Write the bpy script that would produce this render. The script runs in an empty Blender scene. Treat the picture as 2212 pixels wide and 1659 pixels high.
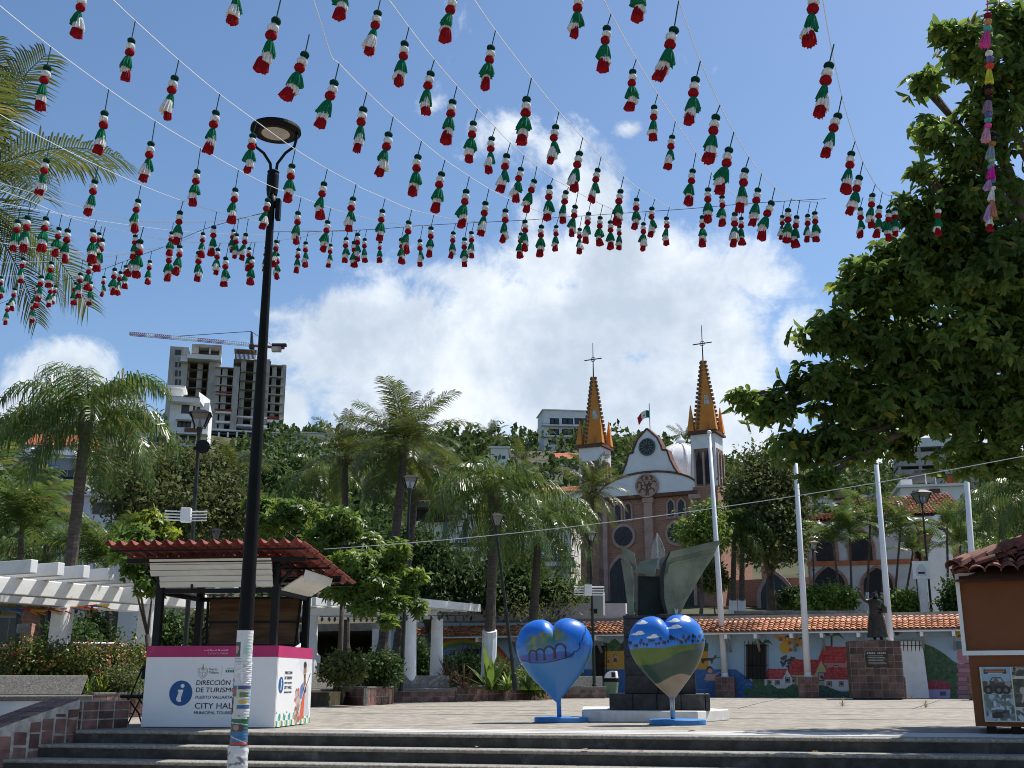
import bpy, math, random
import numpy as np
from mathutils import Vector, Matrix

random.seed(11)
rng = np.random.default_rng(11)
SC = bpy.context.scene
COL = SC.collection
rad = math.radians

# ---------------------------------------------------------------- camera
EYE, FPX, CX, CY, PITCH = 0.70, 2386.0, 1106.0, 829.5, rad(14.97)   # eye height over the plaza, focal length in measured pixels
CP, SP = math.cos(PITCH), math.sin(PITCH)
cam_d = bpy.data.cameras.new('camera')
cam_d.sensor_width = 36.0
cam_d.lens = 36.0 * FPX / 2212.0
cam_d.clip_start, cam_d.clip_end = 0.1, 5000.0
cam = bpy.data.objects.new('camera', cam_d)
COL.objects.link(cam)
cam.location = (0, 0, EYE)
cam.rotation_euler = (rad(90) + PITCH, 0, 0)
SC.camera = cam

def ray(x, y):
    r, u = (x - CX) / FPX, (CY - y) / FPX
    return Vector((r, CP - u * SP, SP + u * CP))

def W(x, y, Y):
    """world point seen at measured pixel x, y at forward distance Y"""
    d = ray(x, y)
    t = Y / d.y
    return Vector((d.x * t, Y, EYE + d.z * t))

def G(x, y, h=0.0):
    """world point of pixel x, y on the level z = h"""
    d = ray(x, y)
    t = (h - EYE) / d.z
    return Vector((d.x * t, d.y * t, h))

def PL(x, y, p, n):
    d = ray(x, y)
    o = Vector((0, 0, EYE))
    t = (Vector(p) - o).dot(n) / d.dot(n)
    return o + d * t

# ---------------------------------------------------------------- sun, sky, exposure
SUN_AZ, SUN_EL = rad(56), rad(57)
sun_l = bpy.data.lights.new('sun', 'SUN')
sun_l.energy = 4.8
sun_l.angle = rad(0.5)
sun_l.color = (1.0, 0.955, 0.89)
sun = bpy.data.objects.new('sun', sun_l)
COL.objects.link(sun)
sdir = Vector((math.sin(SUN_AZ) * math.cos(SUN_EL), math.cos(SUN_AZ) * math.cos(SUN_EL), math.sin(SUN_EL)))
sun.rotation_euler = sdir.to_track_quat('Z', 'Y').to_euler()
sun.location = (40, 40, 60)
SC.view_settings.view_transform = 'Standard'
SC.view_settings.look = 'None'
SC.view_settings.gamma = 1.0
SC.view_settings.exposure = 0.45
SC.view_settings.use_curve_mapping = False
SC.render.engine = 'CYCLES'
SC.cycles.max_bounces = 6
SC.cycles.diffuse_bounces = 3
SC.cycles.glossy_bounces = 2
SC.cycles.transmission_bounces = 4
SC.cycles.transparent_max_bounces = 6
SC.cycles.use_denoising = True
SC.cycles.filter_width = 1.0
SC.cycles.use_adaptive_sampling = True
SC.cycles.adaptive_threshold = 0.01
SC.cycles.caustics_reflective = False
SC.cycles.caustics_refractive = False
SC.cycles.sample_clamp_indirect = 4.0

world = bpy.data.worlds.new('World')
SC.world = world
world.use_nodes = True

class NT:
    """small helper that wires shader nodes"""
    def __init__(s, tree):
        s.t = tree
        tree.nodes.clear()
    def n(s, kind, **kw):
        nd = s.t.nodes.new(kind)
        for k, v in kw.items():
            setattr(nd, k, v)
        return nd
    def link(s, a, b):
        s.t.links.new(a, b)
    def put(s, sock, v):
        if hasattr(v, 'is_output'):
            s.link(v, sock)
        elif isinstance(v, (tuple, list)) and len(v) == 3 and sock.type == 'RGBA':
            sock.default_value = (*v, 1)
        else:
            sock.default_value = v
    def math(s, op, a, b=0.0, c=None, clamp=False):
        nd = s.n('ShaderNodeMath', operation=op, use_clamp=clamp)
        s.put(nd.inputs[0], a)
        s.put(nd.inputs[1], b)
        if c is not None:
            s.put(nd.inputs[2], c)
        return nd.outputs[0]
    def mix(s, f, a, b, mode='MIX'):
        nd = s.n('ShaderNodeMix', data_type='RGBA', blend_type=mode)
        s.put(nd.inputs[0], f)
        s.put(nd.inputs[6], a)
        s.put(nd.inputs[7], b)
        return nd.outputs[2]
    def smooth(s, v, a, b):
        nd = s.n('ShaderNodeMapRange', interpolation_type='SMOOTHSTEP')
        s.put(nd.inputs[0], v)
        nd.inputs[1].default_value, nd.inputs[2].default_value = a, b
        return nd.outputs[0]
    def noise(s, vec, scale, detail=4.0, rough=0.55, dist=0.0):
        nd = s.n('ShaderNodeTexNoise')
        if vec is not None:
            s.link(vec, nd.inputs['Vector'])
        nd.inputs['Scale'].default_value = scale
        nd.inputs['Detail'].default_value = detail
        nd.inputs['Roughness'].default_value = rough
        nd.inputs['Distortion'].default_value = dist
        return nd.outputs[0]

def build_world():
    w = NT(world.node_tree)
    out = w.n('ShaderNodeOutputWorld')
    bg = w.n('ShaderNodeBackground')
    sky = w.n('ShaderNodeTexSky', sky_type='NISHITA', sun_disc=False)
    sky.sun_elevation, sky.sun_rotation = SUN_EL, SUN_AZ
    sky.air_density, sky.dust_density, sky.ozone_density = 1.0, 0.6, 2.2
    tc = w.n('ShaderNodeTexCoord')
    dirv = tc.outputs['Generated']
    sep = w.n('ShaderNodeSeparateXYZ')
    w.link(dirv, sep.inputs[0])
    az = w.math('ARCTAN2', sep.outputs[0], sep.outputs[1])
    el = w.math('ARCSINE', sep.outputs[2])
    n1 = w.noise(dirv, 5.5, 10, 0.66, 0.7)
    n2 = w.noise(dirv, 19.0, 9, 0.66, 0.5)
    wob = w.math('ADD', w.math('MULTIPLY', w.math('SUBTRACT', n1, 0.5), 1.9), w.math('MULTIPLY', w.math('SUBTRACT', n2, 0.5), 1.3))
    # cloud heaps of this sky: pixel centre, radii, weight
    heaps = [(1130, 800, 640, 270, 1.0), (830, 720, 290, 130, .9), (1440, 690, 330, 190, 1.0), (1500, 870, 330, 230, 1.0), (1200, 560, 230, 110, .7), (1330, 560, 240, 100, .8), (1270, 410, 110, 110, .55),
             (1090, 285, 120, 60, .42), (1200, 330, 110, 70, .40), (1150, 470, 90, 90, .42), (1620, 600, 120, 100, .7), (130, 850, 130, 130, .95), (60, 930, 150, 100, 1.0), (240, 880, 80, 70, .75), (632, 890, 62, 80, .8), (1705, 730, 80, 110, .65),
             (1450, 930, 80, 34, 1.0), (1360, 275, 50, 24, .42), (930, 230, 60, 36, .36), (2000, 1010, 300, 150, .8), (590, 680, 110, 40, .42), (1000, 600, 200, 60, .5)]
    mask = None
    for (px, py, rx, ry, wt) in heaps:
        d = ray(px, py).normalized()
        a0, e0 = math.atan2(d.x, d.y), math.asin(d.z)
        qa = w.math('MULTIPLY', w.math('SUBTRACT', az, a0), FPX / rx)
        qe = w.math('MULTIPLY', w.math('SUBTRACT', el, e0), FPX / ry)
        r2 = w.math('ADD', w.math('MULTIPLY', qa, qa), w.math('MULTIPLY', qe, qe))
        v = w.math('MULTIPLY', w.math('SUBTRACT', 1.0, w.math('SQRT', r2)), wt)
        v = w.math('MAXIMUM', v, -0.6)
        mask = v if mask is None else w.math('MAXIMUM', mask, v)
    # the same kind of broken cumulus goes on round the rest of the horizon
    gen = w.noise(dirv, 3.1, 6, 0.6, 0.5)
    band = w.smooth(el, 0.42, 0.02)
    away = w.smooth(w.math('ABSOLUTE', az), 0.6, 1.1)
    gen = w.math('MULTIPLY', w.math('MULTIPLY', w.math('SUBTRACT', gen, 0.42), 3.0), w.math('MULTIPLY', band, away))
    mask = w.math('MAXIMUM', mask, w.math('SUBTRACT', gen, 0.25))
    dens = w.math('ADD', mask, w.math('MULTIPLY', wob, 0.8))
    f = w.smooth(dens, 0.0, 0.42)
    shade = w.smooth(w.math('ADD', w.noise(dirv, 7.5, 7, 0.6, 0.3), w.math('MULTIPLY', dens, -0.12)), 0.30, 0.66)
    shade2 = w.smooth(w.noise(dirv, 24.0, 5, 0.6), 0.35, 0.7)
    cloud = w.mix(w.math('MULTIPLY', w.math('ADD', shade, w.math('MULTIPLY', shade2, .35)), .74), CLOUD_DARK, CLOUD_LIGHT)
    f = w.math('MULTIPLY', f, 0.94)
    hs = w.n('ShaderNodeHueSaturation')
    hs.inputs['Saturation'].default_value = 1.1
    hs.inputs['Value'].default_value = SKY_GAIN
    w.link(sky.outputs[0], hs.inputs['Color'])
    col = w.mix(f, hs.outputs[0], cloud)
    w.link(col, bg.inputs['Color'])
    bg.inputs['Strength'].default_value = SKY_STRENGTH
    w.link(bg.outputs[0], out.inputs[0])

SKY_STRENGTH, SKY_GAIN = 0.1, 1.04
CLOUD_DARK, CLOUD_LIGHT = (4.3, 5.0, 5.9), (7.9, 8.3, 8.7)
build_world()

# ---------------------------------------------------------------- materials
MATS = {}

def rgb(h):
    """sRGB hex to linear"""
    c = [int(h[i:i + 2], 16) / 255 for i in (0, 2, 4)]
    return tuple(x / 12.92 if x <= 0.04045 else ((x + 0.055) / 1.055) ** 2.4 for x in c)

def M(name, col, rough=0.8, var=0.18, scale=3.0, bump=0.0, metal=0.0, island=0.0, orand=0.0, col2=None, stain=None, spec=0.3, coat=0.0, bscale=None, stretch=None, c2lo=0.45, c2hi=0.7, trans=0.0):
    if name in MATS:
        return MATS[name]
    m = bpy.data.materials.new(name)
    m.use_nodes = True
    t = NT(m.node_tree)
    out = t.n('ShaderNodeOutputMaterial')
    p = t.n('ShaderNodeBsdfPrincipled')
    tc = t.n('ShaderNodeTexCoord')
    vec = tc.outputs['Object']
    if stretch:
        mp = t.n('ShaderNodeMapping')
        t.link(vec, mp.inputs[0])
        mp.inputs['Scale'].default_value = stretch
        vec = mp.outputs[0]
    n = t.noise(vec, scale, 5, 0.6)
    lo = tuple(max(0, c * (1 - var)) for c in col)
    hi = tuple(min(1, c * (1 + var)) for c in col)
    c = t.mix(t.smooth(n, 0.3, 0.7), lo, hi)
    if col2:
        n2 = t.noise(vec, scale * 0.6, 6, 0.65, 0.6)
        c = t.mix(t.smooth(n2, c2lo, c2hi), c, col2)
    if stain:                                   # dirt with a shape of its own
        n3 = t.noise(vec, scale * 0.35, 8, 0.7, 1.0)
        c = t.mix(t.math('MULTIPLY', t.smooth(n3, 0.52, 0.72), 0.75), c, stain)
    if island or orand:
        if island:
            g = t.n('ShaderNodeNewGeometry').outputs['Random Per Island']
            amt = island
        else:
            g = t.n('ShaderNodeObjectInfo').outputs['Random']
            amt = orand
        h = t.n('ShaderNodeHueSaturation')
        t.put(h.inputs['Value'], t.math('ADD', t.math('MULTIPLY', g, 2 * amt), 1.0 - amt))
        t.put(h.inputs['Hue'], t.math('ADD', t.math('MULTIPLY', t.math('FRACT', t.math('MULTIPLY', g, 7.31)), 0.05 * amt), 0.5 - 0.025 * amt))
        t.link(c, h.inputs['Color'])
        c = h.outputs[0]
    t.link(c, p.inputs['Base Color'])
    p.inputs['Roughness'].default_value = rough
    p.inputs['Metallic'].default_value = metal
    p.inputs['Specular IOR Level'].default_value = spec
    if coat:
        p.inputs['Coat Weight'].default_value = coat
        p.inputs['Coat Roughness'].default_value = 0.12
    if bump:
        b = t.n('ShaderNodeBump')
        b.inputs['Strength'].default_value = bump
        b.inputs['Distance'].default_value = 0.02
        t.link(t.noise(vec, bscale or scale * 9, 6, 0.65), b.inputs['Height'])
        t.link(b.outputs[0], p.inputs['Normal'])
    if trans:
        p.inputs['Transmission Weight'].default_value = trans
    t.link(p.outputs[0], out.inputs[0])
    MATS[name] = m
    return m

def leafmat(name, col, col2, trans=0.35, rough=0.45, dead=None, spec=0.3):
    """thin leaf: colour varies leaf by leaf, some light comes through"""
    if name in MATS:
        return MATS[name]
    m = bpy.data.materials.new(name)
    m.use_nodes = True
    t = NT(m.node_tree)
    out = t.n('ShaderNodeOutputMaterial')
    p = t.n('ShaderNodeBsdfPrincipled')
    tr = t.n('ShaderNodeBsdfTranslucent')
    g = t.math('FRACT', t.math('ADD', t.n('ShaderNodeNewGeometry').outputs['Random Per Island'], t.n('ShaderNodeObjectInfo').outputs['Random']))
    c = t.mix(g, col, col2)
    tc = t.n('ShaderNodeTexCoord')
    big = t.noise(tc.outputs['Object'], 0.8, 3, 0.6)
    c = t.mix(t.smooth(big, 0.35, 0.7), c, tuple(x * 0.62 for x in col))
    if dead:
        c = t.mix(t.math('GREATER_THAN', t.math('FRACT', t.math('MULTIPLY', g, 13.7)), 0.965), c, dead)
    t.link(c, p.inputs['Base Color'])
    p.inputs['Roughness'].default_value = rough
    p.inputs['Specular IOR Level'].default_value = spec
    hs = t.n('ShaderNodeHueSaturation')
    hs.inputs['Hue'].default_value = 0.475
    hs.inputs['Value'].default_value = 1.75
    t.link(c, hs.inputs['Color'])
    t.link(hs.outputs[0], tr.inputs['Color'])
    mx = t.n('ShaderNodeMixShader')
    mx.inputs[0].default_value = trans
    t.link(p.outputs[0], mx.inputs[1])
    t.link(tr.outputs[0], mx.inputs[2])
    t.link(mx.outputs[0], out.inputs[0])
    MATS[name] = m
    return m

def brickmat(name, c1, c2, mortar, bw=0.32, bh=0.075, rot=None):
    if name in MATS:
        return MATS[name]
    m = bpy.data.materials.new(name)
    m.use_nodes = True
    t = NT(m.node_tree)
    out = t.n('ShaderNodeOutputMaterial')
    p = t.n('ShaderNodeBsdfPrincipled')
    tc = t.n('ShaderNodeTexCoord')
    sep = t.n('ShaderNodeSeparateXYZ')
    t.link(tc.outputs['Object'], sep.inputs[0])
    cmb = t.n('ShaderNodeCombineXYZ')
    t.link(t.math('ADD', sep.outputs[0], sep.outputs[1]), cmb.inputs[0])
    t.link(sep.outputs[2], cmb.inputs[1])
    b = t.n('ShaderNodeTexBrick')
    t.link(cmb.outputs[0], b.inputs['Vector'])
    b.inputs['Color1'].default_value = (*c1, 1)
    b.inputs['Color2'].default_value = (*c2, 1)
    b.inputs['Mortar'].default_value = (*mortar, 1)
    b.inputs['Scale'].default_value = 1.0
    b.inputs['Brick Width'].default_value = bw
    b.inputs['Row Height'].default_value = bh
    b.inputs['Mortar Size'].default_value = 0.012
    n = t.noise(tc.outputs['Object'], 0.9, 6, 0.65)
    c = t.mix(t.smooth(n, 0.3, 0.75), b.outputs['Color'], t.mix(0.5, b.outputs['Color'], tuple(x * 0.5 for x in c1)))
    t.link(c, p.inputs['Base Color'])
    p.inputs['Roughness'].default_value = 0.9
    bp = t.n('ShaderNodeBump')
    bp.inputs['Strength'].default_value = 0.6
    bp.inputs['Distance'].default_value = 0.02
    t.link(b.outputs['Fac'], bp.inputs['Height'])
    bp.invert = True
    t.link(bp.outputs[0], p.inputs['Normal'])
    t.link(p.outputs[0], out.inputs[0])
    MATS[name] = m
    return m

def paintmat(name, rough=0.6, coat=0.0, grain=0.08):
    """reads the paint laid on a surface grid"""
    if name in MATS:
        return MATS[name]
    m = bpy.data.materials.new(name)
    m.use_nodes = True
    t = NT(m.node_tree)
    out = t.n('ShaderNodeOutputMaterial')
    p = t.n('ShaderNodeBsdfPrincipled')
    a = t.n('ShaderNodeAttribute', attribute_name='paint')
    tc = t.n('ShaderNodeTexCoord')
    n = t.noise(tc.outputs['Object'], 9.0, 5, 0.6)
    c = t.mix(t.math('MULTIPLY', t.smooth(n, 0.3, 0.75), 2 * grain), a.outputs['Color'], (0.35, 0.33, 0.3))
    t.link(c, p.inputs['Base Color'])
    p.inputs['Roughness'].default_value = rough
    p.inputs['Specular IOR Level'].default_value = 0.4
    if coat:
        p.inputs['Coat Weight'].default_value = coat
        p.inputs['Coat Roughness'].default_value = 0.08
    t.link(p.outputs[0], out.inputs[0])
    MATS[name] = m
    return m

# ---------------------------------------------------------------- objects
XF = {}                     # world matrix of every empty and part, by object name

def link(o, parent=None, label=None, cat=None, group=None, kind=None):
    COL.objects.link(o)
    if parent is not None:
        o.parent = parent
        XF[o.name] = XF[parent.name]
    if label: o['label'] = label
    if cat: o['category'] = cat
    if group: o['group'] = group
    if kind: o['kind'] = kind
    return o

def thing(name, label, cat, loc=(0, 0, 0), rotz=0.0, group=None, kind=None):
    o = bpy.data.objects.new(name, None)
    o.empty_display_size = 0.2
    link(o, None, label, cat, group, kind)
    o.location = loc
    o.rotation_euler = (0, 0, rotz)
    XF[o.name] = Matrix.Translation(Vector(loc)) @ Matrix.Rotation(rotz, 4, 'Z')
    return o

def children(o):
    return KIDS.get(o.name, [])

KIDS = {}

class MB:
    def __init__(s):
        s.v, s.f, s.m, s.cur = [], [], [], 0
    def add(s, vs, fs):
        k = len(s.v)
        s.v += [tuple(v) for v in vs]
        s.f += [tuple(i + k for i in f) for f in fs]
        s.m += [s.cur] * len(fs)
        return s
    def hexa(s, p):
        """p: 4 bottom points counter-clockwise from above, then 4 top points"""
        return s.add(p, [(3, 2, 1, 0), (4, 5, 6, 7), (0, 1, 5, 4), (1, 2, 6, 5), (2, 3, 7, 6), (3, 0, 4, 7)])
    def box(s, x0, x1, y0, y1, z0, z1):
        return s.hexa([(x0, y0, z0), (x1, y0, z0), (x1, y1, z0), (x0, y1, z0), (x0, y0, z1), (x1, y0, z1), (x1, y1, z1), (x0, y1, z1)])
    def cbox(s, c, size, R=None):
        a, b, d = size[0] / 2, size[1] / 2, size[2] / 2
        p = [Vector(q) for q in ((-a, -b, -d), (a, -b, -d), (a, b, -d), (-a, b, -d), (-a, -b, d), (a, -b, d), (a, b, d), (-a, b, d))]
        if R is not None:
            p = [R @ q for q in p]
        return s.hexa([q + Vector(c) for q in p])
    def beam(s, p0, p1, w, h, up=(0, 0, 1)):
        p0, p1 = Vector(p0), Vector(p1)
        d = (p1 - p0).normalized()
        u = Vector(up)
        sx = d.cross(u)
        if sx.length < 1e-4:
            sx = d.cross(Vector((0, 1, 0)))
        sx.normalize()
        uz = sx.cross(d)
        a, b = sx * w / 2, uz * h / 2
        return s.hexa([p0 - a - b, p0 + a - b, p1 + a - b, p1 - a - b, p0 - a + b, p0 + a + b, p1 + a + b, p1 - a + b])
    def tube(s, pts, r, n=8, caps=True):
        pts = [Vector(p) for p in pts]
        if not hasattr(r, '__len__'):
            r = [r] * len(pts)
        rings, prev = [], None
        for i, p in enumerate(pts):
            d = (pts[min(i + 1, len(pts) - 1)] - pts[max(i - 1, 0)]).normalized()
            if prev is None:
                a = d.orthogonal().normalized()
            else:
                a = prev - d * prev.dot(d)
                a = a.normalized() if a.length > 1e-5 else d.orthogonal().normalized()
            prev = a
            b = d.cross(a)
            rings.append([p + (a * math.cos(2 * math.pi * k / n) + b * math.sin(2 * math.pi * k / n)) * r[i] for k in range(n)])
        vs = [q for ring in rings for q in ring]
        fs = [(i * n + k, i * n + (k + 1) % n, (i + 1) * n + (k + 1) % n, (i + 1) * n + k) for i in range(len(pts) - 1) for k in range(n)]
        if caps:
            fs += [tuple(range(n - 1, -1, -1)), tuple((len(pts) - 1) * n + k for k in range(n))]
        return s.add(vs, fs)
    def cyl(s, p0, p1, r0, r1=None, n=12):
        return s.tube([p0, p1], [r0, r0 if r1 is None else r1], n)
    def lathe(s, prof, n=16, c=(0, 0, 0), sx=1.0, sy=1.0):
        vs, fs = [], []
        for (r, z) in prof:
            for k in range(n):
                a = 2 * math.pi * k / n
                vs.append((c[0] + r * math.cos(a) * sx, c[1] + r * math.sin(a) * sy, c[2] + z))
        for i in range(len(prof) - 1):
            for k in range(n):
                fs.append((i * n + k, i * n + (k + 1) % n, (i + 1) * n + (k + 1) % n, (i + 1) * n + k))
        fs += [tuple(range(n - 1, -1, -1)), tuple((len(prof) - 1) * n + k for k in range(n))]
        return s.add(vs, fs)
    def extr(s, pts, vec):
        """flat polygon pushed along vec"""
        pts = [Vector(p) for p in pts]
        n = len(pts)
        vec = Vector(vec)
        vs = pts + [p + vec for p in pts]
        fs = [tuple(range(n - 1, -1, -1)), tuple(range(n, 2 * n))] + [(i, (i + 1) % n, n + (i + 1) % n, n + i) for i in range(n)]
        return s.add(vs, fs)
    def poly(s, pts):
        return s.add(pts, [tuple(range(len(pts)))])
    def ball(s, c, r, n=10, m=7, sx=1, sy=1, sz=1):
        prof = [(max(1e-3, r * math.sin(math.pi * i / m)), -r * sz * math.cos(math.pi * i / m)) for i in range(m + 1)]
        return s.lathe(prof, n, c, sx, sy)
    def mesh(s, name, mat, smooth=False, bevel=0):
        me = bpy.data.meshes.new(name)
        me.from_pydata(s.v, [], s.f)
        mats = mat if isinstance(mat, (list, tuple)) else [mat]
        for q in mats:
            me.materials.append(q)
        if len(mats) > 1:
            me.polygons.foreach_set('material_index', s.m)
        me.validate(verbose=False)
        fix_normals(me)
        if smooth:
            me.polygons.foreach_set('use_smooth', [True] * len(me.polygons))
        return me
    def build(s, name, mat, parent=None, smooth=False, label=None, cat=None, group=None, kind=None, world=False, bevel=0.0, seg=2, rotz=0.0):
        if world and parent is not None:
            inv = XF[parent.name].inverted()
            s.v = [tuple(inv @ Vector(v)) for v in s.v]
        org = None
        if parent is None and s.v:            # a thing of one mesh: its origin at its base
            a = np.array(s.v)
            org = Vector(((a[:, 0].min() + a[:, 0].max()) / 2, (a[:, 1].min() + a[:, 1].max()) / 2, a[:, 2].min()))
            s.v = [tuple(Vector(v) - org) for v in s.v]
        o = bpy.data.objects.new(name, s.mesh(name, mat, smooth))
        link(o, parent, label, cat, group, kind)
        if parent is not None:
            KIDS.setdefault(parent.name, []).append(o)
        else:
            o.location = org
            XF[o.name] = Matrix.Translation(org)
        if bevel:
            b = o.modifiers.new('edge', 'BEVEL')
            b.width, b.segments, b.limit_method = bevel, seg, 'ANGLE'
        return o

def fix_normals(me):
    import bmesh
    if len(me.polygons) > 30000:
        return
    bm = bmesh.new()
    bm.from_mesh(me)
    bmesh.ops.recalc_face_normals(bm, faces=bm.faces)
    bm.to_mesh(me)
    bm.free()

def place(name, mesh, parent, loc, rot=(0, 0, 0), scale=(1, 1, 1), label=None, mat4=None):
    """one more part that shares a mesh; loc and rot in the parent's own frame"""
    o = bpy.data.objects.new(name, mesh)
    link(o, parent, label)
    KIDS.setdefault(parent.name, []).append(o)
    if mat4 is not None:
        o.matrix_local = mat4
        o.matrix_basis = mat4
    else:
        o.location, o.rotation_euler, o.scale = loc, rot, scale
    return o

def copy_thing(src, loc, rotz=0.0, label=None, scale=None):
    r = src.copy()
    COL.objects.link(r)
    r.location, r.rotation_euler = loc, (0, 0, rotz)
    if scale:
        r.scale = (scale,) * 3 if not hasattr(scale, '__len__') else scale
    if label: r['label'] = label
    XF[r.name] = Matrix.Translation(Vector(loc)) @ Matrix.Rotation(rotz, 4, 'Z')
    for ch in children(src):
        c = ch.copy()
        COL.objects.link(c)
        c.parent = r
        XF[c.name] = XF[r.name]
        KIDS.setdefault(r.name, []).append(c)
        for g in children(ch):
            d = g.copy()
            COL.objects.link(d)
            d.parent = c
            KIDS.setdefault(c.name, []).append(d)
    return r

def np_mesh(name, V, F, mat, parent=None, paint=None, smooth=False, nper=4, **kw):
    """V n x 3, F m x nper, fast"""
    me = bpy.data.meshes.new(name)
    V = np.asarray(V, dtype=np.float32)
    F = np.asarray(F, dtype=np.int32)
    me.vertices.add(len(V))
    me.vertices.foreach_set('co', V.ravel())
    me.loops.add(F.size)
    me.loops.foreach_set('vertex_index', F.ravel())
    me.polygons.add(len(F))
    me.polygons.foreach_set('loop_start', np.arange(0, F.size, nper, dtype=np.int32))
    me.update(calc_edges=True)
    if smooth:
        me.polygons.foreach_set('use_smooth', np.ones(len(F), dtype=bool))
    me.materials.append(mat)
    if paint is not None:
        at = me.attributes.new('paint', 'FLOAT_COLOR', 'POINT')
        c = np.ones((len(V), 4), dtype=np.float32)
        c[:, :3] = paint
        at.data.foreach_set('color', c.ravel())
    o = bpy.data.objects.new(name, me)
    link(o, parent, kw.get('label'), kw.get('cat'), kw.get('group'), kw.get('kind'))
    if parent is not None:
        KIDS.setdefault(parent.name, []).append(o)
    else:
        XF[o.name] = Matrix.Identity(4)
    return o

# ---------------------------------------------------------------- paint on flat surfaces
class Canvas:
    """a grid of paint, x to the right 0..w, y up 0..h in metres (or any unit)"""
    def __init__(s, x0, x1, y0, y1, nx, ny, col):
        s.x0, s.x1, s.y0, s.y1 = x0, x1, y0, y1
        s.X, s.Y = np.meshgrid(np.linspace(x0, x1, nx), np.linspace(y0, y1, ny))
        s.nx, s.ny = nx, ny
        s.C = np.zeros((ny, nx, 3)) + np.array(col)
    def put(s, m, col):
        s.C[m] = col
    def rect(s, a, b, c, d, col):
        s.put((s.X >= min(a, b)) & (s.X <= max(a, b)) & (s.Y >= min(c, d)) & (s.Y <= max(c, d)), col)
    def ell(s, cx, cy, rx, ry, col):
        s.put(((s.X - cx) / rx) ** 2 + ((s.Y - cy) / ry) ** 2 <= 1, col)
    def pol(s, pts, col):
        m = np.zeros(s.X.shape, bool)
        n = len(pts)
        for i in range(n):
            (ax, ay), (bx, by) = pts[i], pts[(i + 1) % n]
            if ay == by:
                continue
            c = ((ay > s.Y) != (by > s.Y)) & (s.X < (bx - ax) * (s.Y - ay) / (by - ay) + ax)
            m ^= c
        s.put(m, col)
    def line(s, pts, w, col):
        for (ax, ay), (bx, by) in zip(pts[:-1], pts[1:]):
            L2 = (bx - ax) ** 2 + (by - ay) ** 2 + 1e-12
            t = np.clip(((s.X - ax) * (bx - ax) + (s.Y - ay) * (by - ay)) / L2, 0, 1)
            s.put((s.X - ax - t * (bx - ax)) ** 2 + (s.Y - ay - t * (by - ay)) ** 2 <= (w / 2) ** 2, col)
    def build(s, name, fn, mat, parent, **kw):
        """fn(X, Y) gives the points"""
        P = fn(s.X.ravel(), s.Y.ravel())
        idx = np.arange(s.nx * s.ny).reshape(s.ny, s.nx)
        F = np.stack([idx[:-1, :-1], idx[:-1, 1:], idx[1:, 1:], idx[1:, :-1]], -1).reshape(-1, 4)
        return np_mesh(name, P, F, mat, parent, paint=s.C.reshape(-1, 3), **kw)

def lettering(body, size, mat, parent, mat4, name='lettering', align='LEFT', shear=0.0, bold=0.0, extr=0.0015, width=1.0):
    cu = bpy.data.curves.new(name, 'FONT')
    cu.body = body
    cu.size = size
    cu.shear = shear
    cu.offset = bold
    cu.extrude = extr
    cu.align_x = align
    cu.resolution_u = 3
    o = bpy.data.objects.new(name, cu)
    COL.objects.link(o)
    bpy.context.view_layer.update()
    me = bpy.data.meshes.new_from_object(o.evaluated_get(bpy.context.evaluated_depsgraph_get()))
    bpy.data.objects.remove(o)
    me.name = name
    me.materials.clear()
    me.materials.append(mat)
    q = bpy.data.objects.new(name, me)
    link(q, parent)
    KIDS.setdefault(parent.name, []).append(q)
    m = mat4 @ Matrix.Diagonal((width, 1, 1, 1))
    q.matrix_local = m
    q.matrix_basis = m
    return q
# ================================================================ materials of the place
CONC = M('plaza_concrete', (0.30, 0.27, 0.225), .9, .22, 5.0, bump=.8, stain=(0.15, 0.14, 0.12), bscale=45, col2=(0.22, 0.2, 0.17), stretch=(1, .5, 1))
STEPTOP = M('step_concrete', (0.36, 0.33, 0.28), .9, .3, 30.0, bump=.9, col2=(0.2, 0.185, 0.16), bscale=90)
RISER = M('step_riser', (0.06, 0.054, 0.047), .88, .4, 5.0, bump=.4, col2=(0.045, 0.043, 0.04), stain=(0.16, 0.15, 0.14))  # dark from dirt, with the shade of the risers mixed into the colour
BENCH = M('bench_concrete', (0.21, 0.2, 0.18), .95, .35, 38.0, bump=1.0, col2=(0.12, 0.115, 0.105), bscale=110)
TILE = M('red_stone_tile', (0.165, 0.09, 0.075), .6, .35, 5.0, bump=.3, orand=.38, stain=(0.2, 0.17, 0.15))
GROUT = M('pale_grout', (0.42, 0.4, 0.37), .95, .3, 9.0, bump=.5)
WHITEW = M('white_wall_paint', (0.78, 0.78, 0.77), .85, .06, 2.0, bump=.15, stain=(0.55, 0.54, 0.51))
WHITEG = M('white_gloss_paint', (0.8, 0.8, 0.8), .4, .04, 3.0, stain=(0.6, 0.58, 0.55))
BLACK = M('black_metal', (0.008, 0.008, 0.009), .5, .2, 8.0, spec=.2)
DARK = M('dark_interior', (0.02, 0.02, 0.022), .7, .3, 2.0)
WOODD = M('dark_wood', (0.075, 0.04, 0.022), .6, .3, 3.0, stretch=(1, 1, 8))
ROOFT = M('clay_roof_tile', (0.52, 0.22, 0.115), .85, .3, 7.0, bump=.3, orand=.45, col2=(0.5, 0.28, 0.17), stain=(0.12, 0.07, 0.05))
ROOFTS = M('clay_roof_tile_mass', (0.52, 0.22, 0.115), .85, .3, 7.0, island=.45, col2=(0.5, 0.28, 0.17), stain=(0.12, 0.07, 0.05))
KROOF = M('painted_red_tile', (0.21, 0.04, 0.03), .6, .25, 6.0, orand=.2, stain=(0.3, 0.12, 0.09))
STONE = M('dark_volcanic_stone', (0.045, 0.044, 0.042), .7, .4, 6.0, bump=.4, stain=(0.12, 0.115, 0.11))
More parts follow.
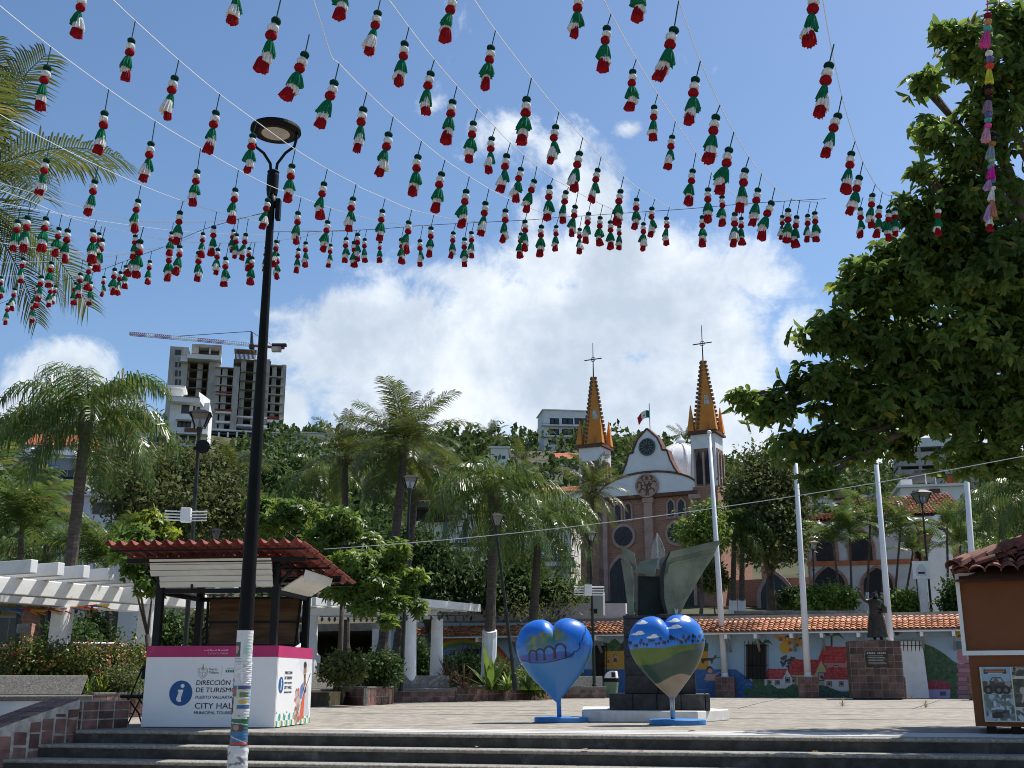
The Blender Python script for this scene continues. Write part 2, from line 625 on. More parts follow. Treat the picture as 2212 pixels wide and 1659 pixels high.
STEEL = M('galvanised_steel', (0.35, 0.35, 0.36), .35, .15, 6.0, metal=.7)

# ================================================================ ground
s1a, s1b = G(300, 1578.5, 0), G(1750, 1592.5, 0)
SE = (s1b - s1a).normalized()                       # along the stairs
SN = Vector((-SE.y, SE.x, 0))                       # up the plaza, away from the camera
S0 = s1a
LOW = -0.875
def sp(along, back, z):
    p = S0 + SE * along + SN * back
    return Vector((p.x, p.y, z))

def terrain_z(x, y):
    """height of the land: flat by the plaza, a street terrace behind, then the hill"""
    z = -1.1 + 0 * x
    t = np.clip((y - 62) / 6.0, 0, 1)
    z = z + t * t * (3 - 2 * t) * 4.6
    prof = np.interp(y, [62, 75, 92, 120, 150, 190, 230, 270, 330, 385], [0, 1, 3.5, 12, 21, 32, 41.5, 51, 60, 66])
    fx = 1 + .10 * np.exp(-((x + 85) / 38) ** 2) - .17 / (1 + np.exp(-(x - 42) / 9)) - .3 / (1 + np.exp((x + 140) / 14)) + .03 * np.sin(x * .06 + 1)
    z = z + prof * fx
    return z

def tz(x, y):
    return float(terrain_z(np.array([float(x)]), np.array([float(y)]))[0])

gx = np.concatenate([np.linspace(-900, -160, 24), np.linspace(-150, 150, 101), np.linspace(160, 900, 24)])
gy = np.concatenate([np.linspace(-400, 55, 14), np.linspace(58, 70, 9), np.linspace(74, 360, 70), np.linspace(380, 1100, 14)])
GX, GY = np.meshgrid(gx, gy)
GZ = terrain_z(GX.ravel(), GY.ravel()) - np.clip((GY.ravel() - 380) / 720, 0, 1) * 12
idx = np.arange(GX.size).reshape(GX.shape)
GF = np.stack([idx[:-1, :-1], idx[:-1, 1:], idx[1:, 1:], idx[1:, :-1]], -1).reshape(-1, 4)
np_mesh('terrain', np.stack([GX.ravel(), GY.ravel(), GZ], -1), GF, M('earth_and_scrub', (0.05, 0.055, 0.025), .95, .4, .15, col2=(0.09, 0.075, 0.05)), smooth=True, kind='structure')

mb = MB()
mb.extr([sp(-30, -0.02, LOW - .12), sp(30, -0.02, LOW - .12), sp(30, -40, LOW - .12), sp(-30, -40, LOW - .12)], (0, 0, .12))
mb.build('lower_pavement', CONC, kind='structure')

mb = MB()
mb.extr([sp(-3.0, .30, -.15), sp(26, .30, -.15), sp(26, 14, -.15), sp(30, 34.5, -.15), sp(1.5, 42.0, -.15), sp(-26, 30, -.15), sp(-26, 2.5, -.15), sp(-3.0, 2.5, -.15)], (0, 0, .15))
mb.build('plaza_floor', CONC, kind='structure')

# joints cut across the plaza floor, and painted marks
JOINT = M('joint_line', (0.04, 0.038, 0.035), .95, .3, 5.0)
plj = thing('floor_markings', 'dark joints and worn white lines across the plaza concrete', 'floor marking', (0, 0, 0.0), kind='structure')
def strip(name, a, b, w, mat, par, z=.004):
    a, b = Vector((a.x, a.y, 0)), Vector((b.x, b.y, 0))
    n = (b - a).normalized()
    n = Vector((-n.y, n.x, 0)) * w / 2
    m = MB()
    m.extr([a - n + Vector((0, 0, z - .003)), b - n + Vector((0, 0, z - .003)), b + n + Vector((0, 0, z - .003)), a + n + Vector((0, 0, z - .003))], (0, 0, .003))
    return m.build(name, mat, par, world=True)
for (x0, y0, x1, y1) in [(1560, 1529, 2120, 1531), (760, 1531, 1250, 1536), (1595, 1530.5, 1640, 1519), (1640, 1519, 1690, 1508), (1970, 1532, 2030, 1513), (1000, 1540, 1180, 1541), (690, 1540, 1250, 1547), (1580, 1540, 1900, 1545), (1500, 1552, 2110, 1556), (900, 1526, 1180, 1527)]:
    strip('joint', G(x0, y0), G(x1, y1), .03, JOINT, plj)
PAINTW = M('worn_white_paint', (0.62, 0.61, 0.58), .8, .1, 8.0, stain=(0.2, 0.19, 0.17), stretch=(1, 6, 1))
strip('painted_line', G(1570, 1519), G(1885, 1525), .1, PAINTW, plj)
for k, (b0, b1) in enumerate([(0.34, 0.52), (0.60, 0.74), (.82, 1.02), (1.10, 1.16), (1.24, 1.38)]):
    x0 = [3.2, 2.2, 2.25, 5.5, 4.2][k]
    m = MB()
    m.extr([sp(x0, b0, .002), sp(26, b0, .002), sp(26, b1, .002), sp(x0 + .1, b1, .002)], (0, 0, .003))
    m.build('painted_band', PAINTW, plj, world=True)

# ---------------------------------------------------------------- stairs
st = thing('staircase', 'wide concrete staircase with dark risers up to the plaza', 'stairs', tuple(S0), kind='structure')
KERBTOP = 0.0
for i in range(6):
    z = -0.172 * i
    f = -0.42 * i
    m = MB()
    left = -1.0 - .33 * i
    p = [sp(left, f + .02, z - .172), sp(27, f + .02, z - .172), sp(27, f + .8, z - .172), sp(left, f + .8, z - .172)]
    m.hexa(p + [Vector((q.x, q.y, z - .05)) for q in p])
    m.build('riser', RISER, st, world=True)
    m = MB()
    bk = .30 if i == 0 else .46
    p = [sp(left, f, z - .05), sp(27, f, z - .05), sp(27, f + bk, z - .05), sp(left, f + bk, z - .05)]
    m.hexa(p + [Vector((q.x, q.y, z)) for q in p])
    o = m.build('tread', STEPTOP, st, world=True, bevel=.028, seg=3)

# sloping cheek wall with tiled faces beside the stairs
ck = thing('stair_cheek_wall', 'sloping cheek wall clad in red stone tiles and smeared grout beside the stairs', 'stair wall', tuple(sp(-1.1, 0, 0)))
top_b = .42
cx0 = [(-1.02, .10, top_b), (-1.36, -.55, .19), (-1.78, -1.30, -.09), (-2.5, -2.6, -.6)]    # along, back, top height of the inner edge
def cheek_top(t):
    t = max(0, min(1, t)) * 3
    i = min(2, int(t))
    f = t - i
    a, b = cx0[i], cx0[i + 1]
    return tuple(a[k] + (b[k] - a[k]) * f for k in range(3))
m = MB()
n = 12
TH = .52
for i in range(n):
    a, b = cheek_top(i / n), cheek_top((i + 1) / n)
    A, B = sp(a[0], a[1], LOW), sp(b[0], b[1], LOW)
    C, D = sp(b[0] - TH, b[1] + .05, LOW), sp(a[0] - TH, a[1] + .05, LOW)
    m.hexa([A, D, C, B] + [Vector((A.x, A.y, a[2])), Vector((D.x, D.y, a[2])), Vector((C.x, C.y, b[2])), Vector((B.x, B.y, b[2]))])
m.build('core', GROUT, ck, world=True)
for i in range(n):                     # cap tiles, two across
    a, b = cheek_top(i / n), cheek_top((i + 1) / n)
    for j in range(2):
        u0, u1 = (j * .5 + .03), ((j + 1) * .5 - .02)
        q = []
        for (c, tt) in ((a, .06), (b, -.06)):
            for u in ((u0, u1) if c is a else (u1, u0)):
                q.append(sp(c[0] - TH * u + (b[0] - a[0]) * tt, c[1] + .05 * u + (b[1] - a[1]) * tt, c[2] + (b[2] - a[2]) * tt))
        m = MB()
        lift = .012 + .006 * random.random()
        m.hexa([Vector((p.x, p.y, p.z - .002)) for p in q] + [Vector((p.x, p.y, p.z + lift)) for p in q])
        m.build('tile', TILE, ck, world=True)
for i in range(n):                     # side tiles, irregular courses
    a, b = cheek_top(i / n), cheek_top((i + 1) / n)
    zt = min(a[2], b[2]) - .05
    z = LOW + .02
    rows = []
    k = 0
    while z < zt - .05:
        h = min(.19 + .05 * random.random(), zt - z)
        rows.append((z, z + h - .022))
        z += h
    for (z0, z1) in rows:
        e0, e1 = .06 + .08 * random.random(), .94 - .1 * random.random()
        A = sp(a[0] + (b[0] - a[0]) * e0, a[1] + (b[1] - a[1]) * e0, 0)
        B = sp(a[0] + (b[0] - a[0]) * e1, a[1] + (b[1] - a[1]) * e1, 0)
        nrm = (B - A).normalized().cross(Vector((0, 0, 1))) * -1
        if nrm.dot(SE) < 0:
            nrm = -nrm
        j = [random.uniform(-.015, .015) for _ in range(4)]
        m = MB()
        q = [Vector((A.x, A.y, z0 + j[0])), Vector((B.x, B.y, z0 + j[1])), Vector((B.x, B.y, z1 + j[2])), Vector((A.x, A.y, z1 + j[3]))]
        m.extr([p - nrm * .004 for p in q], nrm * .016)
        m.build('tile', TILE, ck, world=True)
m = MB()                               # end pier
pa = sp(-1.02, .10, 0)
p = [sp(-1.55, .12, 0), sp(-.98, .12, 0), sp(-.72, .95, 0), sp(-1.3, 1.0, 0)]
m.hexa([Vector((q.x, q.y, -.02)) for q in p] + [Vector((q.x, q.y, .395)) for q in p])
m.build('end_pier', GROUT, ck, world=True)
for (q0, q1) in ((p[0], p[1]), (p[1], p[2])):
    d = (q1 - q0)
    nr = Vector((d.y, -d.x, 0)).normalized()
    L = d.length
    nt = 3
    for i in range(nt):
        for (z0, z1) in ((0.005, .125), (.145, .25), (.27, .385)):
            u0, u1 = (i + .06) / nt, (i + .94) / nt
            m = MB()
            A, B = q0 + d * u0, q0 + d * u1
            m.extr([Vector((A.x, A.y, z0)) - nr * .003, Vector((B.x, B.y, z0)) - nr * .003, Vector((B.x, B.y, z1)) - nr * .003, Vector((A.x, A.y, z1)) - nr * .003], nr * .016)
            m.build('tile', TILE, ck, world=True)

# ---------------------------------------------------------------- tile faced planter walls and concrete benches
def tiled_block(name, label, cat, corners, z0, z1, th=.07, cap=True, tw=.3, group=None, cols=None):
    """low wall along a ground polyline, faced with square stone tiles"""
    base = corners[0]
    t = thing(name, label, cat, (base.x, base.y, z0), group=group)
    for a, b in zip(corners[:-1], corners[1:]):
        d = Vector((b.x - a.x, b.y - a.y, 0))
        L = d.length
        d.normalize()
        nr = Vector((d.y, -d.x, 0))
        m = MB()
        p = [Vector((a.x, a.y, z0)), Vector((b.x, b.y, z0)), Vector((b.x, b.y, z0)) - nr * th, Vector((a.x, a.y, z0)) - nr * th]
        m.hexa(p + [Vector((q.x, q.y, z1)) for q in p])
        m.build('core', GROUT, t, world=True)
        nc = max(1, round(L / tw))
        nrw = max(1, round((z1 - z0) / tw))
        for i in range(nc):
            for k in range(nrw):
                x0, x1 = L * i / nc + .01, L * (i + 1) / nc - .01
                h0, h1 = z0 + (z1 - z0) * k / nrw + .008, z0 + (z1 - z0) * (k + 1) / nrw - .012
                A, B = a + d * x0, a + d * x1
                m = MB()
                m.extr([Vector((A.x, A.y, h0)) - nr * .003, Vector((B.x, B.y, h0)) - nr * .003, Vector((B.x, B.y, h1)) - nr * .003, Vector((A.x, A.y, h1)) - nr * .003], nr * (.014 + random.random() * .008))
                m.build('tile', TILE, t, world=True)
        if cap:
            m = MB()
            e = .03
            p = [a + nr * e, b + nr * e, b - nr * th, a - nr * th]
            m.hexa([Vector((q.x, q.y, z1 + .002)) for q in p] + [Vector((q.x, q.y, z1 + .045)) for q in p])
            m.build('coping', BENCH, t, world=True, bevel=.01)
    return t

def bench(label, a, b, zseat=.43, zback=.82, depth=.48, lean=.16, group='concrete benches round the planters', skirt=True):
    """a, b: front bottom corners on the ground"""
    d = Vector((b.x - a.x, b.y - a.y, 0))
    L = d.length
    d.normalize()
    nr = Vector((d.y, -d.x, 0))
    t = thing('concrete_bench', label, 'bench', (a.x, a.y, 0), math.atan2(d.y, d.x), group)
    m = MB()
    m.box(.05, L - .05, .06, depth, 0, zseat - .09)
    m.build('plinth', GROUT, t)
    nc = max(2, round(L / .27))
    for i in range(nc):
        for k in range(2):
            m = MB()
            h = zseat - .1
            m.box(.05 + (L - .1) * i / nc + .008, .05 + (L - .1) * (i + 1) / nc - .008, .045, .062, h * k / 2 + .008, h * (k + 1) / 2 - .006)
            m.build('tile', TILE, t)
    m = MB()
    m.box(0, L, 0, depth + .05, zseat - .085, zseat)
    m.build('seat', BENCH, t, bevel=.02)
    m = MB()
    e = .03
    m.hexa([(e, depth - .02, zseat), (L - e, depth - .02, zseat), (L - e, depth + .16, zseat), (e, depth + .16, zseat),
            (-.03, depth - .02 + lean, zback), (L + .03, depth - .02 + lean, zback), (L + .03, depth + .12 + lean, zback), (-.03, depth + .12 + lean, zback)])
    m.build('backrest', BENCH, t, bevel=.018)
    return t

bench('concrete bench with sloped back before the white pergola columns', G(850, 1518), G(987, 1516.5))
bench('concrete bench half hidden behind the blue heart with arches', G(1196, 1509), G(1312, 1508.5))
bench('concrete bench peeping out behind the kiosk side panel', G(640, 1524), G(757, 1521))
tiled_block('planter_wall', 'tiled planter wall between the column bench and the arch heart', 'planter', [G(987, 1515.5), G(1200, 1511)], 0, .45)
tiled_block('planter_wall', 'tiled planter corner jutting out between the two concrete benches', 'planter', [G(735, 1522), G(790, 1524.5), G(846, 1521), G(853, 1515)], 0, .46)
tiled_block('planter_wall', 'tiled planter wall behind the black folding chair', 'planter', [G(196, 1553), G(330, 1548), G(620, 1533)], 0, .42)
# the long bench in front of the hedge, standing on a white plastered wall
p0, p1 = G(-190, 1563, 0), G(196, 1556, 0)
d = (p1 - p0).normalized()
tb = thing('hedge_bench', 'long grey bench back in front of the flowering hedge on a white wall', 'bench', tuple(p0), math.atan2(d.y, d.x))
L = (p1 - p0).length
m = MB(); m.box(0, L - .35, .05, .5, -.9, .34); m.build('plastered_wall', M('shade_blue_plaster', (0.55, 0.58, 0.62), .85, .08, 2.0, stain=(0.4, 0.42, 0.44)), tb)  # white plaster, its bluish shade put into the colour
m = MB(); m.box(0, L, 0, .62, .345, .43); m.build('seat', BENCH, tb, bevel=.02)
m = MB(); m.hexa([(0, .52, .43), (L - .1, .52, .43), (L - .1, .75, .43), (0, .75, .43), (0, .68, .77), (L + .03, .68, .77), (L + .03, .88, .77), (0, .88, .77)]); m.build('backrest', BENCH, tb, bevel=.02)
bench('concrete bench whose end shows between the hedge and the kiosk', G(283, 1547), G(400, 1544), zback=.8)
# soil of the planters
SOIL = M('planter_soil', (0.06, 0.045, 0.03), .95, .4, 6.0, bump=.6, col2=(0.09, 0.1, 0.03))
m = MB(); m.extr([G(-260, 1556), G(196, 1550), G(330, 1546), G(640, 1529), G(850, 1517.4), G(1190, 1510.6), Vector((6.0, 60, 0)), Vector((-40, 62, 0)), Vector((-40, 24, 0))], (0, 0, .36))
m.build('planter_earth', SOIL, kind='structure')
# ================================================================ tourist information kiosk
def fit_text(body, w, h, mat, parent, x, z, y=-.004, name='lettering', shear=0.0, bold=0.0, basis=None, align=0.0):
    """text of width w and height h standing at x, z on the front plane (y = const) of the parent's frame"""
    o = lettering(body, 1.0, mat, parent, Matrix.Identity(4), name=name, shear=shear, bold=bold)
    me = o.data
    a = np.empty(len(me.vertices) * 3, dtype=np.float32)
    me.vertices.foreach_get('co', a)
    a = a.reshape(-1, 3)
    lo, hi = a.min(0), a.max(0)
    a[:, 0] = (a[:, 0] - lo[0]) * (w / (hi[0] - lo[0])) - align * w
    a[:, 1] = (a[:, 1] - lo[1]) * (h / (hi[1] - lo[1]))
    me.vertices.foreach_set('co', a.ravel())
    me.update()
    R = Matrix(((1, 0, 0, 0), (0, 0, -1, 0), (0, 1, 0, 0), (0, 0, 0, 1)))
    m = (basis or Matrix.Identity(4)) @ Matrix.Translation((x, y, z)) @ R
    o.matrix_local = m
    o.matrix_basis = m
    return o

K0, K1 = G(304, 1572, 0), G(592, 1573.5, 0)
kw = (K1 - K0).length
kang = math.atan2(K1.y - K0.y, K1.x - K0.x)
kd, kh = 1.78, 1.19
kiosk = thing('information_kiosk', 'tourist information kiosk with white counter, pink band and red tiled roof', 'kiosk', tuple(K0), kang)
PANEL = M('printed_white_panel', (0.8, 0.8, 0.81), .5, .03, 2.0, stain=(0.72, 0.72, 0.72))
PINK = M('pink_print', (0.42, 0.028, 0.125), .5, .06, 3.0, stain=(0.55, 0.3, 0.38))
NAVY = M('navy_ink', (0.018, 0.02, 0.05), .5, .05)
BLUEI = M('information_blue', (0.01, 0.09, 0.27), .45, .05)
GREYINK = M('grey_ink', (0.25, 0.25, 0.22), .6, .1)
GOLDINK = M('gold_ink', (0.4, 0.28, 0.08), .6, .1)
GREENINK = M('green_ink', (0.01, 0.17, 0.11), .6, .1)
PALEPINK = M('pale_pink_ink', (0.65, 0.35, 0.48), .6, .1)
m = MB(); m.box(0, kw, 0, .03, .015, kh); front = m.build('front_panel', PANEL, kiosk)
m = MB(); m.box(0, .03, .03, kd, .015, kh); m.build('side_panel', PANEL, kiosk)
m = MB(); m.box(.03, kw - .03, kd - .03, kd, .015, kh); m.build('back_panel', PANEL, kiosk)
m = MB(); m.box(.03, kw - .03, .03, .4, kh - .06, kh - .02); m.build('counter_top', WHITEG, kiosk)
m = MB(); m.box(0, kw + .002, -.004, .001, kh * .862, kh + .002); m.build('pink_band', PINK, kiosk)
bx, bz, br = kw * .284, kh * .42, kw * .0875
m = MB(); m.extr([(bx + br * math.cos(a), -.003, bz + br * 1.02 * math.sin(a)) for a in np.linspace(0, 2 * math.pi, 40)[:-1]], (0, .002, 0)); m.build('information_disc', BLUEI, kiosk)
m = MB()
m.extr([(bx + br * (.12 + .17 * math.cos(a)), -.005, bz + br * (.58 + .16 * math.sin(a))) for a in np.linspace(0, 2 * math.pi, 20)[:-1]], (0, .002, 0))
m.extr([(bx + br * px, -.005, bz + br * pz) for px, pz in [(-.28, .12), (-.25, .28), (.22, .28), (.02, -.5), (.1, -.53), (.07, -.68), (-.1, -.72), (-.3, -.62), (-.36, -.45), (-.17, .12)]], (0, .002, 0))
m.build('information_letter', WHITEG, kiosk)
fit_text('DIRECCIÓN', kw * .258, kh * .072, NAVY, kiosk, kw * .397, kh * .52, shear=.08)
fit_text('DE', kw * .06, kh * .058, NAVY, kiosk, kw * .398, kh * .431, shear=.06)
fit_text('TURISMO', kw * .235, kh * .058, NAVY, kiosk, kw * .473, kh * .431, shear=.06)
fit_text('PUERTO VALLARTA', kw * .278, kh * .036, NAVY, kiosk, kw * .398, kh * .353, shear=.06)
fit_text('CITY HALL', kw * .315, kh * .068, NAVY, kiosk, kw * .398, kh * .233)
fit_text('MUNICIPAL TOURISM', kw * .30, kh * .036, NAVY, kiosk, kw * .396, kh * .166)
fit_text('Puerto', kw * .062, kh * .03, GREYINK, kiosk, kw * .487, kh * .698, bold=0)
fit_text('Vallarta', kw * .074, kh * .03, GREYINK, kiosk, kw * .487, kh * .658, bold=0)
fit_text('La Puerto Vallarta', kw * .15, kh * .03, PALEPINK, kiosk, kw * .475, kh * .895, y=-.008)
m = MB()                                 # crest outline: shield, spike and cross lines
cx_, cz_, s_ = kw * .44, kh * .67, kw * .036
sh = [(-1, .6), (-1, .1), (-.7, -.6), (0, -1.25), (.7, -.6), (1, .1), (1, .6), (.55, .95), (0, .6), (-.55, .95), (-1, .6)]
pts = [Vector((cx_ + px * s_, -.003, cz_ + pz * s_)) for px, pz in sh]
m.tube(pts, .0028, 4)
m.tube([Vector((cx_ + px * s_ * .68, -.003, cz_ + pz * s_ * .68)) for px, pz in sh], .002, 4)
m.tube([(cx_ - .6 * s_, -.003, cz_), (cx_ + .6 * s_, -.003, cz_)], .002, 4)
m.tube([(cx_, -.003, cz_ - .9 * s_), (cx_, -.003, cz_ + .5 * s_)], .002, 4)
m.build('crest', GREYINK, kiosk)
m = MB(); m.extr([(cx_ - .22 * s_, -.003, cz_ + .75 * s_), (cx_ + .22 * s_, -.003, cz_ + .75 * s_), (cx_ + .12 * s_, -.003, cz_ + 1.3 * s_), (cx_, -.003, cz_ + 1.75 * s_), (cx_ - .12 * s_, -.003, cz_ + 1.3 * s_)], (0, .002, 0)); m.build('crest_spike', GOLDINK, kiosk)
m = MB(); m.box(kw * .5838, kw * .5852, -.002, .001, kh * .635, kh * .76); m.build('divider_line', GREYINK, kiosk)
m = MB()
for k in range(6):
    m.box(kw * (.613 + .017 * k), kw * (.625 + .017 * k), -.002, .001, kh * .672, kh * (.7 + .006 * (k % 2)))
m.box(kw * .618, kw * .72, -.002, .001, kh * .722, kh * .727)
m.build('government_emblem', GREENINK, kiosk)
m = MB()
for k in range(9):
    m.box(kw * (.44 + .021 * k), kw * (.455 + .021 * k), -.0065, -.0035, kh * .938, kh * (.949 + .004 * (k % 3)))
m.lathe([(.001, -.002), (.03, -.002), (.03, .002), (.001, .002)], 12, (0, 0, 0)) if False else None
m.build('slogan', PALEPINK, kiosk)
# right hand printed side
cv = Canvas(0, kd, 0, kh, 150, 104, (0.76, 0.765, 0.77))
X, Y = cv.X, cv.Y
cv.put((Y < kh * .16 + .03 * np.sin(X * 38)) & (np.sin(X * 26) * np.sin(Y * 30 + .6) > .05), (0.02, 0.30, 0.25))
cv.put((Y < kh * .10) & (np.sin(X * 26 + 1.6) * np.sin(Y * 34) > .35), (0.6, 0.5, 0.25))
px = kd * .78
cv.put(((X - px) / .5) ** 2 + ((Y - kh * .78) / .17) ** 2 + .35 * np.sin(X * 31) * np.sin(Y * 23) < .6, (0.66, 0.68, 0.72))
for q in range(40):                                     # feathers and crowd behind the figure
    a, b = px - .42 + .3 * random.random(), kh * (.08 + .34 * random.random())
    cv.ell(a, b, .05 + .05 * random.random(), .03 + .06 * random.random(), random.choice([(0.33, 0.2, 0.15), (0.5, 0.4, 0.35), (0.2, 0.13, 0.1), (0.55, 0.12, 0.07)]))
cv.pol([(px - .24, kh * .1), (px - .2, kh * .42), (px - .08, kh * .54), (px + .1, kh * .54), (px + .24, kh * .48), (px + .28, kh * .1)], (0.5, 0.52, 0.56))
cv.pol([(px - .24, kh * .34), (px - .2, kh * .5), (px - .06, kh * .55), (px - .04, kh * .3)], (0.08, 0.2, 0.5))
cv.pol([(px - .2, kh * .08), (px - .05, kh * .5), (px + .06, kh * .5), (px + .02, kh * .06)], (0.62, 0.1, 0.04))
cv.pol([(px - .05, kh * .5), (px - .05, kh * .62), (px + .06, kh * .62), (px + .08, kh * .5)], (0.24, 0.12, 0.08))
cv.ell(px, kh * .70, .085, .115, (0.3, 0.16, 0.1))
cv.ell(px, kh * .775, .088, .055, (0.03, 0.025, 0.02))
cv.ell(px, kh * .625, .05, .035, (0.06, 0.04, 0.03))
cv.rect(px - .045, px + .045, kh * .655, kh * .665, (0.55, 0.45, 0.4))
cv.ell(px + .02, kh * .44, .1, .05, (0.05, 0.04, 0.05))
cv.line([(px - .33, kh * .12), (px + .3, kh * .66)], .028, (0.02, 0.02, 0.02))
cv.line([(px - .29, kh * .12), (px + .05, kh * .5)], .02, (0.7, 0.68, 0.66))
m = MB(); m.box(kw - .03, kw, .03, kd, .015, kh); m.build('side_panel', PANEL, kiosk)
PRINT = paintmat('printed_sheet', .4, grain=.03)
cv.build('side_print', lambda X, Y: np.stack([kw + .004 + 0 * X, X * .985 + .02, Y * .985 + .015], 1), PRINT, kiosk)
SB = Matrix.Translation((kw + .006, 0, 0)) @ Matrix.Rotation(rad(90), 4, 'Z')
m = MB(); m.box(kw + .001, kw + .007, -.002, kd, kh * .86, kh + .002); m.build('pink_band', PINK, kiosk)
m = MB(); m.extr([(kw + .0055, .2 + .115 * math.cos(a), kh * .52 + .12 * math.sin(a)) for a in np.linspace(0, 2 * math.pi, 30)[:-1]], (.002, 0, 0)); m.build('information_disc', BLUEI, kiosk)
fit_text('i', .05, .16, WHITEG, kiosk, .175, kh * .455, y=-.003, basis=SB, shear=.15, bold=.02)
for (tx, z_, h_) in (('DIRECCIÓN', .655, .05), ('DE TURISMO', .59, .042), ('PUERTO VALLARTA', .535, .024), ('CITY HALL', .47, .045), ('MUNICIPAL TOURISM', .42, .022)):
    fit_text(tx, .36, h_, NAVY, kiosk, .36, kh * z_, y=-.002, basis=SB)
# posts, frame, shutters
kz = 2.44
for (x, y) in ((.10, .08), (kw - .11, .08), (.10, kd - .1), (kw - .11, kd - .1)):
    m = MB(); m.box(x - .055, x + .055, y - .055, y + .055, .02, kz); m.build('post', BLACK, kiosk, bevel=.008)
m = MB(); m.box(kw * .40, kw * .40 + .06, kd - .16, kd - .1, kh, kz); m.build('mullion', BLACK, kiosk)
for (a, b) in (((.05, .08, 2.02), (kw - .06, .08, 2.02)), ((.05, kd - .1, 2.0), (kw - .06, kd - .1, 2.0)), ((.10, .1, 2.0), (.10, kd - .1, 2.0)), ((kw - .11, .1, 2.0), (kw - .11, kd - .1, 2.0)),
               ((-.4, -.1, kz + .03), (kw + .4, -.1, kz + .03)), ((-.4, kd + .1, kz - .12), (kw + .4, kd + .1, kz - .12))):
    m = MB(); m.beam(a, b, .06, .07); m.build('beam', BLACK, kiosk)
SLAT = M('shutter_slat', (0.66, 0.64, 0.58), .5, .05, 3.0, orand=.04, stain=(0.5, 0.48, 0.44))
for i in range(5):                                       # folded front shutter, five slats, leaning out at the top
    z0 = 2.07 + i * .085
    y0, y1 = .015 - i * .03, .0 - (i + 1) * .03
    m = MB(); m.hexa([(-.02 if i > 1 else .12, y0, z0), (kw - .14, y0, z0), (kw - .14, y0 + .02, z0), (-.02 if i > 1 else .12, y0 + .02, z0), (-.02 if i > 1 else .12, y1, z0 + .078), (kw - .14, y1, z0 + .078), (kw - .14, y1 + .02, z0 + .078), (-.02 if i > 1 else .12, y1 + .02, z0 + .078)])
    m.build('shutter_slat', SLAT, kiosk)
for x in (.62, 1.62):
    m = MB(); m.box(x, x + .035, -.012, .002, 2.03, 2.14); m.build('latch', BLACK, kiosk)
for i in range(5):                                       # right shutter folded out like an awning
    x0, x1 = kw - .07 + i * .085, kw - .07 + (i + 1) * .085 - .006
    z0, z1 = 2.03 + i * .052, 2.03 + (i + 1) * .052
    if i == 4:
        x1, z0, z1 = x0 + .03, 2.2, 2.32
    m = MB(); m.hexa([(x0, .2, z0), (x1, .2, z1), (x1, kd - .05, z1), (x0, kd - .05, z0), (x0, .2, z0 + .02), (x1, .2, z1 + .02), (x1, kd - .05, z1 + .02), (x0, kd - .05, z0 + .02)])
    m.build('shutter_slat', SLAT, kiosk)
for i in range(4):
    m = MB(); m.box(.05, .07, .2, kd - .2, 2.0 + i * .085, 2.078 + i * .085); m.build('shutter_slat', SLAT, kiosk)
for (x, s) in ((.1, -1), (kw - .11, 1)):                  # shutter brackets
    m = MB(); m.tube([(x, .1, 2.08), (x + s * .2, .06, 2.28), (x + s * .25, .04, 2.3), (x + s * .2, .02, 2.38), (x, .06, 2.36)], .03, 6); m.build('shutter_bracket', BLACK, kiosk)
    m = MB(); m.box(x - .02, x + .2 * -s + (.0 if s > 0 else .0), -.04, .0, 2.3, 2.34) if s > 0 else m.box(x, x + .14, -.04, 0, 2.3, 2.34); m.build('hinge_bar', BLACK, kiosk)
PLY = M('plywood', (0.12, 0.065, 0.032), .7, .4, 1.5, stretch=(1, 1, 7), stain=(0.06, 0.035, 0.02))
y0, y1 = kd - .22, kd - .62
bp = [(kw * .14, 2.02), (kw - .16, 2.02), (kw - .16, 1.23), (kw * .19, 1.23)]
def bk(x, z, off=0):
    t = (2.02 - z) / .79
    return Vector((x, y0 + (y1 - y0) * t * .5 - off, z))
for (z0, z1) in ((1.25, 1.60), (1.63, 2.0)):
    xa, xb = kw * (.19 - .05 * (z0 - 1.23) / .79), kw * (.19 - .05 * (z1 - 1.23) / .79)
    m = MB(); m.extr([bk(xa + .03, z0), bk(kw - .18, z0), bk(kw - .18, z1), bk(xb + .03, z1)], (0, .02, 0)); m.build('plywood_board', PLY, kiosk)
for (a, b) in ((bk(bp[3][0], 1.23, .01), bk(bp[0][0], 2.02, .01)), (bk(kw - .165, 1.23, .01), bk(kw - .165, 2.02, .01)), (bk(bp[3][0], 1.235, .01), bk(kw - .165, 1.235, .01)), (bk(kw * .165, 1.615, .01), bk(kw - .165, 1.615, .01)), (bk(kw * .14, 2.01, .01), bk(kw - .165, 2.01, .01))):
    m = MB(); m.beam(a, b, .035, .03, up=(0, 1, 0)); m.build('board_frame', BLACK, kiosk)
m = MB(); m.tube([(kw - .16, kd - .1, 2.0), (kw - .2, kd - .2, 1.6), (kw - .19, kd - .15, 1.24)], .006, 5); m.build('electric_cord', WHITEG, kiosk)
# tiled roof, high edge towards the stairs
def tile_mesh(name, w, L, h, mat, n=8):
    """S shaped pan tile: hump and valley across w, length L along -y, overlapping"""
    m = MB()
    vs = []
    for (y, lift) in ((0, .0), (L, .02)):
        for i in range(n + 1):
            x = w * (i / n)
            vs.append((x, y, h * math.sin(2 * math.pi * (i / n)) * (1 if i <= n / 2 else .55) + lift))
    k = len(vs)
    vs += [(x, y, z - .014) for (x, y, z) in vs]
    fs = []
    q = n + 1
    for i in range(n):
        fs.append((i, i + 1, q + i + 1, q + i))
        fs.append((k + i, k + q + i, k + q + i + 1, k + i + 1))
        fs.append((i, k + i, k + i + 1, i + 1))
        fs.append((q + i, q + i + 1, k + q + i + 1, k + q + i))
    fs += [(0, q, k + q, k), (n, k + n, k + q + n, q + n)]
    m.add(vs, fs)
    return m.mesh(name, mat, smooth=False)
ncol, nrow = 17, 8
